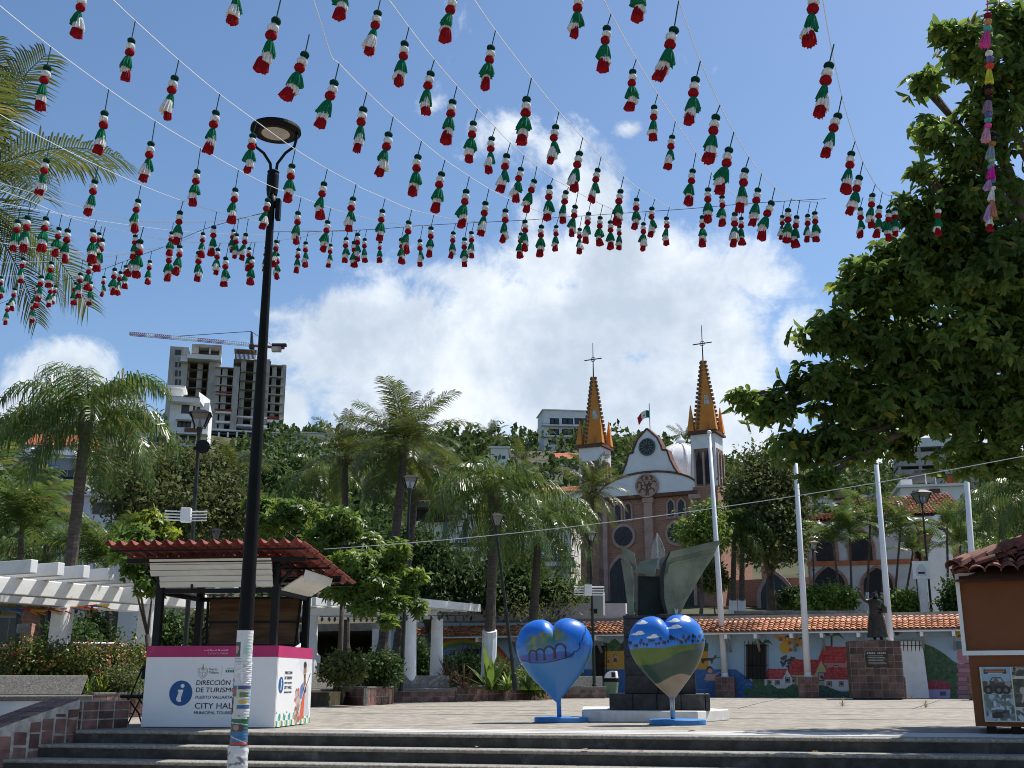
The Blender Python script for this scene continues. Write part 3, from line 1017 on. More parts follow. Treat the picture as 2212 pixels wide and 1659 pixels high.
rx0, rx1 = -.52, kw + .52
ry0, ry1, rz0, rz1 = -.62, kd + .62, 2.66, 2.30
slope = math.atan2(rz1 - rz0, ry1 - ry0)
tw, tl = (rx1 - rx0) / ncol, (ry1 - ry0) / math.cos(slope) / nrow
kt = tile_mesh('roof_tile', tw, tl * 1.07, .055, KROOF)
for i in range(ncol):
    for k in range(nrow):
        y = ry0 + (ry1 - ry0) * k / nrow
        place('roof_tile', kt, kiosk, (rx0 + tw * i, y - .02, rz0 + (rz1 - rz0) * k / nrow + .02 + random.uniform(-.004, .004)), (slope, random.uniform(-.02, .02), random.uniform(-.012, .012)))
for k in range(5):
    y = ry0 + .18 + (ry1 - ry0 - .3) * k / 4
    z = rz0 + (rz1 - rz0) * (y - ry0) / (ry1 - ry0) - .05
    m = MB(); m.beam((rx0 + .03, y, z), (rx1 - .03, y, z), .03, .03); m.build('roof_batten', BLACK if k not in (0, 1) else BLACK, kiosk)

# ---------------------------------------------------------------- folding chair beside the kiosk
fc = thing('folding_chair', 'black folding chair standing against the end of the kiosk counter', 'chair', tuple(G(292, 1568)), kang)
for y in (-.2, .2):
    m = MB(); m.tube([(-.22, y, .01), (-.02, y, .46), (.12, y, .85), (.2, y, .92)], .013, 6); m.build('frame_tube', BLACK, fc)
    m = MB(); m.tube([(.2, y * .92, .01), (.12, y * .92, .2), (-.1, y * .92, .44)], .013, 6); m.build('rear_leg', BLACK, fc)
for (x, z) in ((-.14, .18), (.14, .18)):
    m = MB(); m.tube([(x, -.2, z), (x, .2, z)], .009, 6); m.build('rung', BLACK, fc)
m = MB(); m.box(-.2, .2, -.21, .21, .42, .465); m.build('seat', BLACK, fc, bevel=.015)
m = MB(); m.box(.12, .17, -.2, .2, .7, .9); m.build('backrest', BLACK, fc, bevel=.012)

# ================================================================ tall black lamp post
lx, ly = W(550, 1037, 13.0).x, 13.0
lamp = thing('street_lamp', 'tall black lamp post with round flat head and torn posters round its foot', 'street lamp', (lx, ly, LOW))
def lz(y):
    return W(550, y, ly).z - LOW
PB = M('black_pole_paint', (0.007, 0.0075, 0.008), .5, .3, 2.0, spec=.1)
ztop = lz(372)
m = MB(); m.lathe([(.09, 0), (.088, lz(1366)), (.062, lz(800)), (.045, ztop - .55), (.045, ztop - .5), (.055, ztop - .48), (.058, ztop - .3)], 20); m.build('pole', PB, lamp, smooth=True)
m = MB(); m.lathe([(.065, ztop - .32), (.075, ztop - .25), (.075, ztop - .05), (.07, ztop - .02), (.078, ztop), (.06, ztop + .02)], 18); m.build('collar', PB, lamp, smooth=False)
m = MB(); m.box(.06, .12, -.05, .05, ztop - .66, ztop - .38); m.build('control_box', PB, lamp, bevel=.01)
zd = lz(283)
fk = [(-1), 1]
for s in fk:
    m = MB(); m.tube([(s * .03, 0, ztop - .02), (s * .045, 0, ztop + .12), (s * .14, .0, ztop + .27), (s * .25, 0, ztop + .36), (s * .275, 0, zd - .1), (s * .275, 0, zd - .02)], .019, 8); m.build('fork_arm', PB, lamp, smooth=True)
m = MB(); m.lathe([(.30, zd - .03), (.325, zd - .01), (.32, zd + .03), (.18, zd + .06), (.05, zd + .075)], 36); m.build('lamp_head', PB, lamp)
m = MB(); m.lathe([(.05, zd - .05), (.17, zd - .045), (.2, zd - .032)], 28); m.build('diffuser', M('frosted_diffuser', (0.5, 0.47, 0.4), .5, .1, 4), lamp)
m = MB(); m.lathe([(.205, zd - .04), (.225, zd - .042), (.24, zd - .032)], 28); m.build('head_ring', BLACK, lamp)
# torn posters wrapped round the pole
def wrap(name, z0, z1, a0, a1, cv, r, wr, label=None):
    def fn(X, Y):
        a = rad(-90) + (a0 + (a1 - a0) * X)
        rr = r + .45 * wr * (np.sin(X * 13 + Y * 21) * np.sin(Y * 47 - X * 9) + .6 * np.sin(X * 41 + 3 * np.sin(Y * 31)) * np.sin(Y * 83)) + wr
        return np.stack([rr * np.cos(a), rr * np.sin(a), z0 + (z1 - z0) * Y], 1)
    return cv.build(name, fn, PAPER, lamp, label=label)
PAPER = paintmat('taped_paper', .35, grain=.12)
FOILW = (0.62, 0.63, 0.65)
def cvn(col):
    return Canvas(0, 1, 0, 1, 44, 60, col)
z_ = lambda y: lz(y)
c = cvn((0.66, 0.68, 0.68))                                 # white sheet with a small portrait
c.rect(.28, .42, 0, 1, (0.7, 0.71, 0.72))
for k in range(9):
    c.rect(.52, .78, .3 + .05 * k, .325 + .05 * k, (0.35, 0.55, 0.5))
c.rect(.2, .46, .22, .66, (0.05, 0.035, 0.04)); c.ell(.33, .46, .07, .16, (0.45, 0.27, 0.2)); c.ell(.31, .6, .11, .06, (0.03, 0.02, 0.02))
for k in range(4):
    c.rect(.2, .5, .04 + .04 * k, .055 + .04 * k, (0.3, 0.3, 0.3))
wrap('poster', z_(1435), z_(1362), -2.6, 2.6, c, .089, .004, 'white taped sheet with a small portrait photo')
c = cvn(FOILW)
for k in range(14):
    c.line([(random.random(), random.random()), (random.random(), random.random())], .03, random.choice([(0.8, .8, .8), (0.35, 0.36, 0.38), (0.55, 0.56, 0.58)]))
c.rect(.0, .34, .0, .5, (0.02, 0.02, 0.025)); c.rect(.28, .4, .3, 1, (0.7, 0.7, 0.72))
wrap('torn_plastic', z_(1480), z_(1430), -2.8, 2.8, c, .09, .008)
c = cvn((0.55, 0.56, 0.52))
c.rect(.2, .42, .62, .95, (0.02, 0.16, 0.2)); c.rect(.22, .4, .7, .86, (0.5, 0.06, 0.04)); c.rect(.2, .36, .1, .6, (0.015, 0.015, 0.02))
c.rect(.46, .8, .84, .96, (0.04, 0.06, 0.2)); c.rect(.46, .8, .58, .8, (0.5, 0.5, 0.25)); c.rect(.5, .76, .6, .76, (0.1, 0.15, 0.1)); c.ell(.6, .46, .12, .07, (0.55, 0.35, 0.08)); c.rect(.46, .8, .24, .36, (0.02, 0.12, 0.3)); c.rect(.44, .84, .1, .2, (0.55, 0.56, 0.58)); c.rect(.72, .8, .4, .8, (0.2, 0.36, 0.5))
wrap('poster', z_(1548), z_(1478), -2.7, 2.7, c, .093, .006, 'layered colourful flyers torn at the edges')
c = cvn((0.012, 0.115, 0.14))                               # teal flyer with a person in blue
c.rect(.3, .72, .86, .93, (0.5, 0.6, 0.6)); c.pol([(.3, .85), (.75, .85), (.75, .66), (.5, .78), (.3, .7)], (0.01, 0.1, 0.03))
c.ell(.5, .58, .15, .13, (0.03, 0.02, 0.02)); c.ell(.46, .6, .07, .09, (0.35, 0.2, 0.14)); c.pol([(.3, .2), (.34, .44), (.5, .5), (.74, .46), (.78, .2)], (0.02, 0.13, 0.3))
c.rect(.24, .8, .1, .17, (0.45, 0.03, 0.03)); c.rect(.24, .8, .02, .06, (0.6, 0.62, 0.62)); c.line([(.3, .36), (.72, .14)], .025, (0.6, 0.6, 0.6)); c.line([(.3, .75), (.75, .68)], .02, (0.6, 0.62, 0.62))
wrap('poster', z_(1615), z_(1542), -2.7, 2.7, c, .092, .005, 'teal flyer showing a person in blue with a red strip')
c = cvn((0.58, 0.59, 0.61))                                 # crumpled silvery sheet
for k in range(46):
    a, b = random.random(), random.random()
    c.line([(a, b), (a + random.uniform(-.25, .25), b + random.uniform(-.1, .1))], random.uniform(.01, .04), random.choice([(0.8, 0.81, 0.82), (0.25, 0.26, 0.28), (0.12, 0.12, 0.13), (0.7, 0.7, 0.74)]))
c.pol([(.1, 0), (.3, .5), (.4, .7), (.36, .2), (.3, 0)], (0.02, 0.02, 0.022))
wrap('crumpled_sheet', .05, z_(1610), -2.8, 2.8, c, .1, .012)

# ================================================================ the two painted hearts
HP = [(0, .40), (.10, .515), (.28, .585), (.50, .572), (.72, .475), (.90, .28), (1.0, 0.0), (.975, -.25), (.86, -.53), (.66, -.83), (.43, -1.09), (.2, -1.33), (.07, -1.47), (0, -1.53)]
def catmull(pts, per):
    out = []
    n = len(pts)
    for i in range(n - 1):
        p0, p1, p2, p3 = pts[max(i - 1, 0)], pts[i], pts[i + 1], pts[min(i + 2, n - 1)]
        for k in range(per):
            t = k / per
            out.append(tuple(.5 * ((2 * p1[d]) + (-p0[d] + p2[d]) * t + (2 * p0[d] - 5 * p1[d] + 4 * p2[d] - p3[d]) * t * t + (-p0[d] + 3 * p1[d] - 3 * p2[d] + p3[d]) * t ** 3) for d in range(2)))
    out.append(pts[-1])
    return out
def heart(name, label, base, stemx, stemcol, hc, half, tilt, rotz, paint, basecol):
    t = thing('heart_sculpture', label, 'heart sculpture', tuple(base), rotz, 'painted heart sculptures on the plaza')
    half_o = catmull(HP, 13)
    outl = half_o + [(-x, z) for x, z in half_o[-2:0:-1]]
    O = np.array(outl)
    C0 = np.array([0.0, -.05])
    nss = {-1: 150, 1: 30}
    P, cols, F = [], [], []
    n = len(O)
    tot = 0
    for side in (-1, 1):
        ns = nss[side]
        s_ = np.linspace(0, 1, ns) ** .8
        base_i = tot
        tot += ns * n
        for s in s_:
            q = C0 + (O - C0) * s
            lob = 1 - .24 * np.exp(-(q[:, 0] / .16) ** 2) * np.clip((q[:, 1] + .25) / .65, 0, 1)
            thin = np.clip((q[:, 1] + 1.62) / 1.5, .12, 1) ** .75
            y = side * .52 * lob * thin * (1 - s ** 2.3) ** .56
            P.append(np.stack([q[:, 0], y, q[:, 1]], 1))
        idx = np.arange(ns * n).reshape(ns, n) + base_i
        a, b = idx[:-1], np.roll(idx, -1, 1)[:-1]
        c_, d = np.roll(idx, -1, 1)[1:], idx[1:]
        f = np.stack([a, b, c_, d], -1).reshape(-1, 4)
        F.append(f if side < 0 else f[:, ::-1])
    P = np.concatenate(P)
    cols = paint(P[:, 0], P[:, 2], P[:, 1])
    ca, sa = math.cos(tilt), math.sin(tilt)
    V = np.stack([P[:, 0] * ca + P[:, 2] * sa, P[:, 1], -P[:, 0] * sa + P[:, 2] * ca], 1) * half + np.array(hc)
    np_mesh('painted_heart', V, np.concatenate(F)[:, ::-1], paintmat('gloss_heart_paint', .32, coat=.35, grain=.02), t, paint=cols, smooth=True)
    m = MB(); m.tube([(stemx, .0, .05), (stemx - .012, .0, hc[2] - 1.28 * half)], .04, 12); m.build('stem', stemcol, t, smooth=True)
    m = MB(); m.lathe([(.44, 0), (.455, .01), (.455, .075), (.44, .085)], 40, (.01, 0, 0), 1, .82); m.build('base_disc', basecol, t)
    return t
def vnoise(X, Z, f, seed):
    r = np.random.default_rng(seed)
    out = np.zeros_like(X)
    for k in range(10):
        a, b, ph = r.normal(size=3) * np.array([f, f, 3])
        out += np.sin(a * X + b * Z + ph)
    return out / 4.5
def blend(C, m, col):
    m = np.clip(m, 0, 1)[:, None]
    return C * (1 - m) + np.array(col) * m
def paint_arches(X, Z, Y):
    up, lowc = np.array([0.004, 0.16, 0.66]), np.array([0.05, 0.215, 0.5])
    k = np.clip((Z + .45) / .5, 0, 1)[:, None]
    C = lowc * (1 - k) + up * k
    nz = vnoise(X, Z, 7, 1)
    C = blend(C, .3 * (nz > .2) * (Z > -.3), (0.01, 0.09, 0.45))
    front = Y < 0.02
    blob = np.exp(-((X + .38) / .5) ** 2 - ((Z - .02) / .3) ** 2) + .9 * np.exp(-((X - .22) / .32) ** 2 - ((Z - .1) / .26) ** 2) + .5 * np.exp(-((X + .65) / .3) ** 2 - ((Z + .2) / .2) ** 2)
    g = np.clip((blob + .35 * vnoise(X, Z, 9, 2) + .2 * vnoise(X, Z, 22, 4) - .55) * 2.2, 0, 1) * front * (Z > -.62)
    C = blend(C, g * .85, (0.05, 0.14, 0.05))
    C = blend(C, g * np.clip(vnoise(X, Z, 10, 3) * 1.2, 0, 1) * .9, (0.24, 0.22, 0.015))
    # wavy shore line and what lies above it
    edge = -.42 - .2 * np.cos((X + .35) * 2.0) * .35 + np.where(X > .45, (X - .45) * .8, 0)
    band = (Z > edge) & (Z < -.28 + .03 * np.sin(X * 9)) & (X < .52) & front
    C = blend(C, band * .92, (0.02, 0.07, 0.36))
    linepts = [(-.86, -.42), (-.6, -.5), (-.3, -.52), (.0, -.485), (.3, -.42), (.44, -.36), (.52, -.27), (.58, -.27), (.66, -.2), (.66, -.08), (.74, .02), (.77, .12), (.83, .2), (.84, .33), (.88, .37), (.85, .44), (.93, .5)]
    for (a, b), (c, d) in zip(linepts[:-1], linepts[1:]):
        t = np.clip(((X - a) * (c - a) + (Z - b) * (d - b)) / ((c - a) ** 2 + (d - b) ** 2), 0, 1)
        C = blend(C, np.clip((.017 - np.hypot(X - a - t * (c - a), Z - b - t * (d - b))) / .009, 0, 1) * front, (0.008, 0.01, 0.02))
    for (cx_, w_, top, foot) in ((-.55, .10, -.2, -.46), (-.36, .1, -.17, -.46), (-.13, .125, -.12, -.44), (.16, .135, -.07, -.42)):
        r = np.hypot((X - cx_) / w_, (Z - (top - w_)) / w_)
        C = blend(C, np.clip((.26 - np.abs(r - 1)) / .1, 0, 1) * (Z > top - w_) * front, (0.01, 0.014, 0.012))
        C = blend(C, front & (Z <= top - w_) & (np.abs(np.abs(X - cx_) - w_) < .02 + .05 * np.clip((top - w_ - Z - .08) * 2.2, 0, 1) ** 1.0) & (Z > foot), (0.012, 0.015, 0.012))
    return C
def paint_balloons(X, Z, Y):
    k = np.clip((Z + .35) / .9, 0, 1)[:, None]
    C = np.array([0.01, 0.2, 0.66]) * (1 - k) + np.array([0.012, 0.14, 0.6]) * k
    front = Y < .02
    hor = -.20 + .012 * np.sin(X * 6) + np.where(X > .5, .03, 0)
    C = blend(C, Z < hor, (0.085, 0.15, 0.022))
    C = blend(C, (Z < hor) * np.clip(vnoise(X, Z * 3, 6, 5), 0, 1) * .5, (0.045, 0.1, 0.02))
    e2 = -.46 + .15 * np.tanh((X + .05) * 3.2)
    C = blend(C, np.clip((e2 - Z) / .012, 0, 1), (0.02, 0.06, 0.045))
    C = blend(C, (Z < e2) * np.clip(1 - ((X + .05) / .5) ** 2 - ((Z + .52) / .22) ** 2, 0, 1) * .6, (0.05, 0.09, 0.075))
    C = blend(C, (np.abs(Z + .29) < .035) * (X > .62) * .9, (0.03, 0.05, 0.25))
    e3 = -1.02 + .09 * np.sin((X + .2) * 4.2) + .1 * np.clip(X + .3, 0, .5)
    sand = np.clip((e3 - Z) / .012, 0, 1)
    C = blend(C, sand, (0.33, 0.25, 0.165))
    C = blend(C, sand * np.clip(vnoise(X, Z, 9, 6), 0, 1) * .5, (0.25, 0.18, 0.11))
    for (cx_, cz_, w_) in ((-.63, .43, .12), (-.78, .17, .15), (-.46, .06, .15), (.18, .42, .15), (.13, .255, .2), (.52, .5, .13), (.55, .4, .07)):
        s_ = (np.hypot((X - cx_) / w_, (Z - cz_) / .03) < 1) | (np.hypot((X - cx_ - .25 * w_) / (.5 * w_), (Z - cz_ - .03) / .04) < 1)
        C = blend(C, s_ & front, (0.78, 0.77, 0.72))
    r = np.random.default_rng(5)
    for i in range(34):
        cx_ = -.96 + 1.92 * i / 33 + r.normal() * .012
        cz_ = -.12 + .12 * r.random() ** 1.5 + (.1 if i % 5 == 2 and -.3 < cx_ < .75 else 0)
        rr = .028 + .02 * r.random() + (.012 if i % 5 == 2 else 0)
        col = [(0.008, 0.008, 0.02), (0.02, 0.03, 0.2), (0.01, 0.006, 0.012)][i % 3]
        C = blend(C, (np.hypot((X - cx_) / (rr * .85), (Z - cz_) / (rr * 1.1)) < 1) & front, col)
        C = blend(C, (np.abs(X - cx_) < .004) & (Z < cz_) & (Z > cz_ - .1) & (Z > -.2) & front, (0.02, 0.05, 0.12))
    C = blend(C, (np.hypot((X - .86) / .035, (Z - .1) / .045) < 1) & front, (0.3, 0.3, 0.02))
    return C
HB = M('blue_heart_base', (0.045, 0.2, 0.5), .6, .15, 6.0, stain=(0.12, 0.28, 0.52))
h1 = G(1211, 1560)
tt = h1.y
heart('heart', 'blue heart sculpture painted with arches and a green coastline', h1, -.02, HB, (-.1, -.02, W(1211, 1387, tt).z), .655 * tt / 19.4, -.045, rad(-3), paint_arches, HB)
h2 = G(1462.5, 1565.5)
tt = h2.y
heart('heart', 'heart sculpture painted with balloons over green hills and a sandy tip', h2, -.06, STEEL, (-.13, -.02, W(1460, 1380, tt).z), .665 * tt / 19.4, -.075, rad(6), paint_balloons, HB)

# ================================================================ monument of folded dark plates
mo = G(1420, 1560)
mon = thing('abstract_monument', 'abstract monument of folded grey green metal plates on a dark stone pillar', 'monument', tuple(mo))
WHITES = M('white_painted_kerb', (0.68, 0.67, 0.64), .9, .1, 4.0, bump=.3, stain=(0.42, 0.4, 0.37))
p1, p2, p3 = G(1257, 1559.5), G(1508, 1561.5), G(1575, 1556)
p4, p5 = p3 + Vector((-.5, 2.2, 0)), p1 + Vector((.2, 2.9, 0))
m = MB(); m.extr([p1, p2, p3, p4, p5], (0, 0, .185)); m.build('white_plinth', WHITES, mon, world=True, bevel=.015)
ma = rad(-9)
ux, uy = Vector((math.cos(ma), math.sin(ma), 0)), Vector((-math.sin(ma), math.cos(ma), 0))
b0 = W(1316, 1530, 19.85); b0.z = .186
def blockm(name, x0, x1, y0, y1, z0, z1, mat=STONE, par=mon, bev=.012):
    m = MB()
    p = [b0 + ux * x0 + uy * y0, b0 + ux * x1 + uy * y0, b0 + ux * x1 + uy * y1, b0 + ux * x0 + uy * y1]
    m.hexa([Vector((q.x, q.y, z0)) for q in p] + [Vector((q.x, q.y, z1)) for q in p])
    return m.build(name, mat, par, world=True, bevel=bev)
zb = W(1400, 1499, 19.9).z
for k in range(4):
    blockm('base_slab', .41 * k + .004, .41 * (k + 1) - .004, 0, 1.5, .186, zb)
blockm('base_slab', 1.645, 1.72, .003, 1.5, .186, zb)
zp = W(1400, 1331, 20.2).z
px0 = .27
for k in range(4):
    z0 = zb + (zp - .06 - zb) * k / 4
    z1 = zb + (zp - .06 - zb) * (k + 1) / 4
    blockm('pillar_block', px0, px0 + .56, .14, 1.25, z0 + .003, z1 - .003)
    blockm('pillar_block', px0 + .565, px0 + 1.22, .19, 1.25, z0 + .003, z1 - .003)
blockm('pillar_cap', px0 + .0, px0 + .56, .12, 1.25, zp - .055, zp)
blockm('pillar_cap', px0 + .58, px0 + 1.1, .17, 1.25, zp - .055, zp + .02)
PLATE = M('patina_plate', (0.2, 0.23, 0.17), .55, .3, 2.5, metal=.25, stain=(0.2, 0.22, 0.17), bump=.1)
PLATED = M('dark_plate', (0.02, 0.03, 0.026), .5, .25, 3.0, metal=.2)
def mpx(x, y):        # enlarged crop of the monument to measured pixels
    return ((2000 + x / 2.0233) / 1.8228, (2080 + y / 2.0233) / 1.8228)
def plate(name, pts, Y, skew=0.0, th=.05, mat=PLATE, tilt=0.0):
    q = []
    x0, y0 = pts[0]
    for (x, y) in pts:
        dx = (x - x0) / 600.0
        q.append(W(*mpx(x, y), Y + skew * dx + tilt * (y0 - y) / 600.0))
    m = MB(); m.extr(q, (0.01, th, 0))
    return m.build(name, mat, mon, world=True)
plate('core_block', [(1035, 702), (1232, 702), (1222, 382), (1160, 384), (1040, 380)], 20.55, th=.5, mat=PLATED)
plate('wing_edge', [(1255, 695), (1218, 560), (1216, 430), (1238, 270), (1282, 190), (1296, 185), (1262, 268), (1242, 400), (1246, 560), (1275, 694)], 20.10, th=.42, mat=PLATED)
plate('wing_plate', [(1262, 692), (1246, 560), (1240, 420), (1262, 270), (1300, 235), (1668, 142), (1642, 215), (1560, 335), (1480, 475), (1412, 592), (1370, 690)], 20.16, skew=.75, th=.04)
plate('wing_plate', [(1262, 275), (1296, 186), (1702, 90), (1668, 150), (1300, 240)], 20.09, skew=.75, th=.05)
plate('wing_rib', [(1285, 290), (1330, 270), (1645, 203), (1640, 213), (1330, 281), (1300, 300), (1275, 370), (1268, 365)], 20.13, skew=.75, th=.03)
plate('side_plate', [(1004, 700), (1000, 470), (984, 300), (898, 245), (930, 440), (963, 700)], 20.2, skew=.5, th=.06)
plate('side_plate', [(1036, 700), (1030, 350), (1006, 196), (905, 134), (912, 230), (990, 270), (1012, 360), (1014, 700)], 20.45, skew=.5, th=.06)
plate('folded_crest', [(1004, 350), (1060, 262), (1196, 236), (1168, 384), (1100, 364)], 20.28, skew=-.4, th=.05, tilt=.4)
GLASSM = M('clear_acrylic', (0.85, 0.9, 0.9), .05, .02, 3, trans=.9)
plate('clear_spire', [(1190, 320), (1140, 290), (1136, 210), (1150, 120), (1186, 36), (1226, 110), (1248, 180), (1250, 260), (1235, 318)], 20.7, th=.02, mat=GLASSM)
plate('spire_spine', [(1186, 322), (1182, 60), (1186, 38), (1191, 60), (1204, 322)], 20.68, th=.03, mat=M('pale_steel', (0.45, 0.5, 0.48), .3, .1, 4, metal=.5))
plate('painted_mark', [(1334, 690), (1328, 640), (1340, 660), (1352, 642), (1346, 690)], 20.2, th=.01, mat=WHITEG)

# ================================================================ litter bin
bp_ = G(1321, 1507)
zs = bp_.y / 2550
bin_ = thing('litter_bin', 'green litter bin with white domed lid beside the dark monument', 'bin', tuple(bp_), rad(-14))
GREENB = M('green_plastic', (0.13, 0.2, 0.13), .5, .12, 4)
m = MB(); m.hexa([(-.2, -.2, 0), (.2, -.2, 0), (.2, .2, 0), (-.2, .2, 0), (-.27, -.27, .62), (.27, -.27, .62), (.27, .27, .62), (-.27, .27, .62)]); m.build('body', GREENB, bin_, bevel=.03)
m = MB(); m.box(-.285, .285, -.285, .285, .6, .74); m.build('rim', BLACK, bin_, bevel=.03)
m = MB(); m.extr([(-.24, -.26, .74), (.26, -.26, .74), (.22, -.26, 1.02), (.02, -.26, 1.02), (-.12, -.26, .96), (-.21, -.26, .86)], (0, .52, 0)); m.build('lid', WHITEG, bin_, bevel=.025)
m = MB(); m.box(.06, .2, -.275, -.262, .78, .97); m.build('lid_opening', DARK, bin_)

# ================================================================ flagpoles
FPW = M('white_flagpole_paint', (0.75, 0.76, 0.77), .4, .04, 2.0, stain=(0.6, 0.6, 0.6))
def cubepost(t, w, h, nx, nz, mat=TILE):
    m = MB(); m.box(-w / 2, w / 2, -w / 2, w / 2, 0, h); m.build('core', GROUT, t)
    for s in range(4):
        R = Matrix.Rotation(s * math.pi / 2, 4, 'Z')
        for i in range(nx):
            for k in range(nz):
                x0, x1 = -w / 2 + w * i / nx + .008, -w / 2 + w * (i + 1) / nx - .008
                z0, z1 = h * k / nz + .008, h * (k + 1) / nz - .008
                m = MB(); m.box(x0, x1, -w / 2 - .014 - .006 * random.random(), -w / 2 + .002, z0, z1)
                m.v = [tuple(R @ Vector(v)) for v in m.v]
                m.build('tile', mat, t)
    for i in range(nx):
        for k in range(nx):
            m = MB(); m.box(-w / 2 + w * i / nx + .008, -w / 2 + w * (i + 1) / nx - .008, -w / 2 + w * k / nx + .008, -w / 2 + w * (k + 1) / nx - .008, h - .002, h + .014); m.build('tile', mat, t)
FPOS = [(1568, 1506, 1572, 1463, 1532, 938, 'flagpole between the balloon heart and the first wall window'), (1748, 1508, 1748, 1466, 1714, 922, 'flagpole before the painted yellow aeroplane'),
        (0, 0, 1924, 1392, 1886, 915, 'flagpole rising just behind the bronze statue'), (0, 0, 2120, 1470, 2080, 915, 'flagpole half hidden by the tiled roof of the brown kiosk')]
fp0, fp1 = G(1568, 1506), G(1748, 1508)
fd = (fp1 - fp0)
for i, (bx_, by_, x0, y0, x1, y1, lab) in enumerate(FPOS):
    if i < 2:
        b = G(bx_, by_)
    else:
        b = fp0 + fd * (i * 1.0)
    if i == 2:
        b = W(1930, 1470, (fp0 + fd * 2).y); b.z = 0
    if i == 3:
        b = W(2117, 1470, (fp0 + fd * 3).y); b.z = 0
    t = thing('flagpole', 'tall white ' + lab, 'flagpole', tuple(b), rad(-14), 'white flagpoles along the painted wall')
    cubepost(t, .74, .78, 3, 3)
    top = W(x1, y1, b.y)
    tl_ = Matrix.Rotation(rad(14), 4, 'Z') @ Vector((top.x - b.x, 0, top.z))
    m = MB(); m.tube([(0, 0, .78), tl_ * .35 + Vector((0, 0, .5)), tl_], [.135, .115, .075], 14); m.build('pole', FPW, t, smooth=True)
    m = MB(); m.lathe([(.17, .79), (.17, .81), (.14, .83), (.14, .95)], 14); m.build('pole_collar', FPW, t)
    m = MB(); m.ball(tl_ + Vector((0, 0, .08)), .1, 10, 6); m.build('finial', FPW, t, smooth=True)

# ================================================================ statue and its pedestal
sb = G(1856, 1511.5)
sq = G(1960, 1511.5)
pw = 1.76
ped = thing('statue_pedestal', 'big square pedestal clad in brown tiles with a dark bronze plaque', 'pedestal', tuple(sb + Vector((pw / 2, pw / 2 - .1, 0))), rad(-13))
ph = W(1900, 1384, sb.y).z
m = MB(); m.box(-pw / 2 + .1, pw / 2 - .1, -pw / 2 + .1, pw / 2 - .1, 0, .09); m.build('foot', STONE, ped)
m = MB(); m.box(-pw / 2, pw / 2, -pw / 2, pw / 2, .08, ph); m.build('core', GROUT, ped)
PT = M('pedestal_tile', (0.1, 0.055, 0.045), .45, .4, 4.0, bump=.2, orand=.45, stain=(0.16, 0.13, 0.11))
nx, nz = 7, 8
for s in (0, 1, 3):
    R = Matrix.Rotation(s * math.pi / 2, 4, 'Z')
    for i in range(nx):
        for k in range(nz):
            x0, x1 = -pw / 2 + pw * i / nx + .009, -pw / 2 + pw * (i + 1) / nx - .009
            z0, z1 = .09 + (ph - .09) * k / nz + .008, .09 + (ph - .09) * (k + 1) / nz - .008
            m = MB(); m.box(x0, x1, -pw / 2 - .018 - .006 * random.random(), -pw / 2 + .002, z0, z1)
            m.v = [tuple(R @ Vector(v)) for v in m.v]
            m.build('tile', PT, ped)
BRZ = M('dark_bronze', (0.045, 0.036, 0.028), .45, .35, 6.0, metal=.5, stain=(0.1, 0.1, 0.085))
m = MB(); m.box(-.33, .42, -pw / 2 - .05, -pw / 2 - .015, ph * .55, ph * .82); pq = m.build('plaque', BRZ, ped, bevel=.01)
for k in range(6):
    m = MB(); m.box(-.27 + .02 * (k % 2), .36 - .05 * (k % 3), -pw / 2 - .055, -pw / 2 - .049, ph * (.60 + .027 * k), ph * (.608 + .027 * k)); m.build('plaque_line', STEEL, pq)
m = MB()
for k in range(11):
    if k != 5:
        m.box(-.29 + .06 * k, -.25 + .06 * k, -pw / 2 - .055, -pw / 2 - .049, ph * .775, ph * (.798 + .004 * (k % 2)))
m.build('plaque_heading', STEEL, pq)

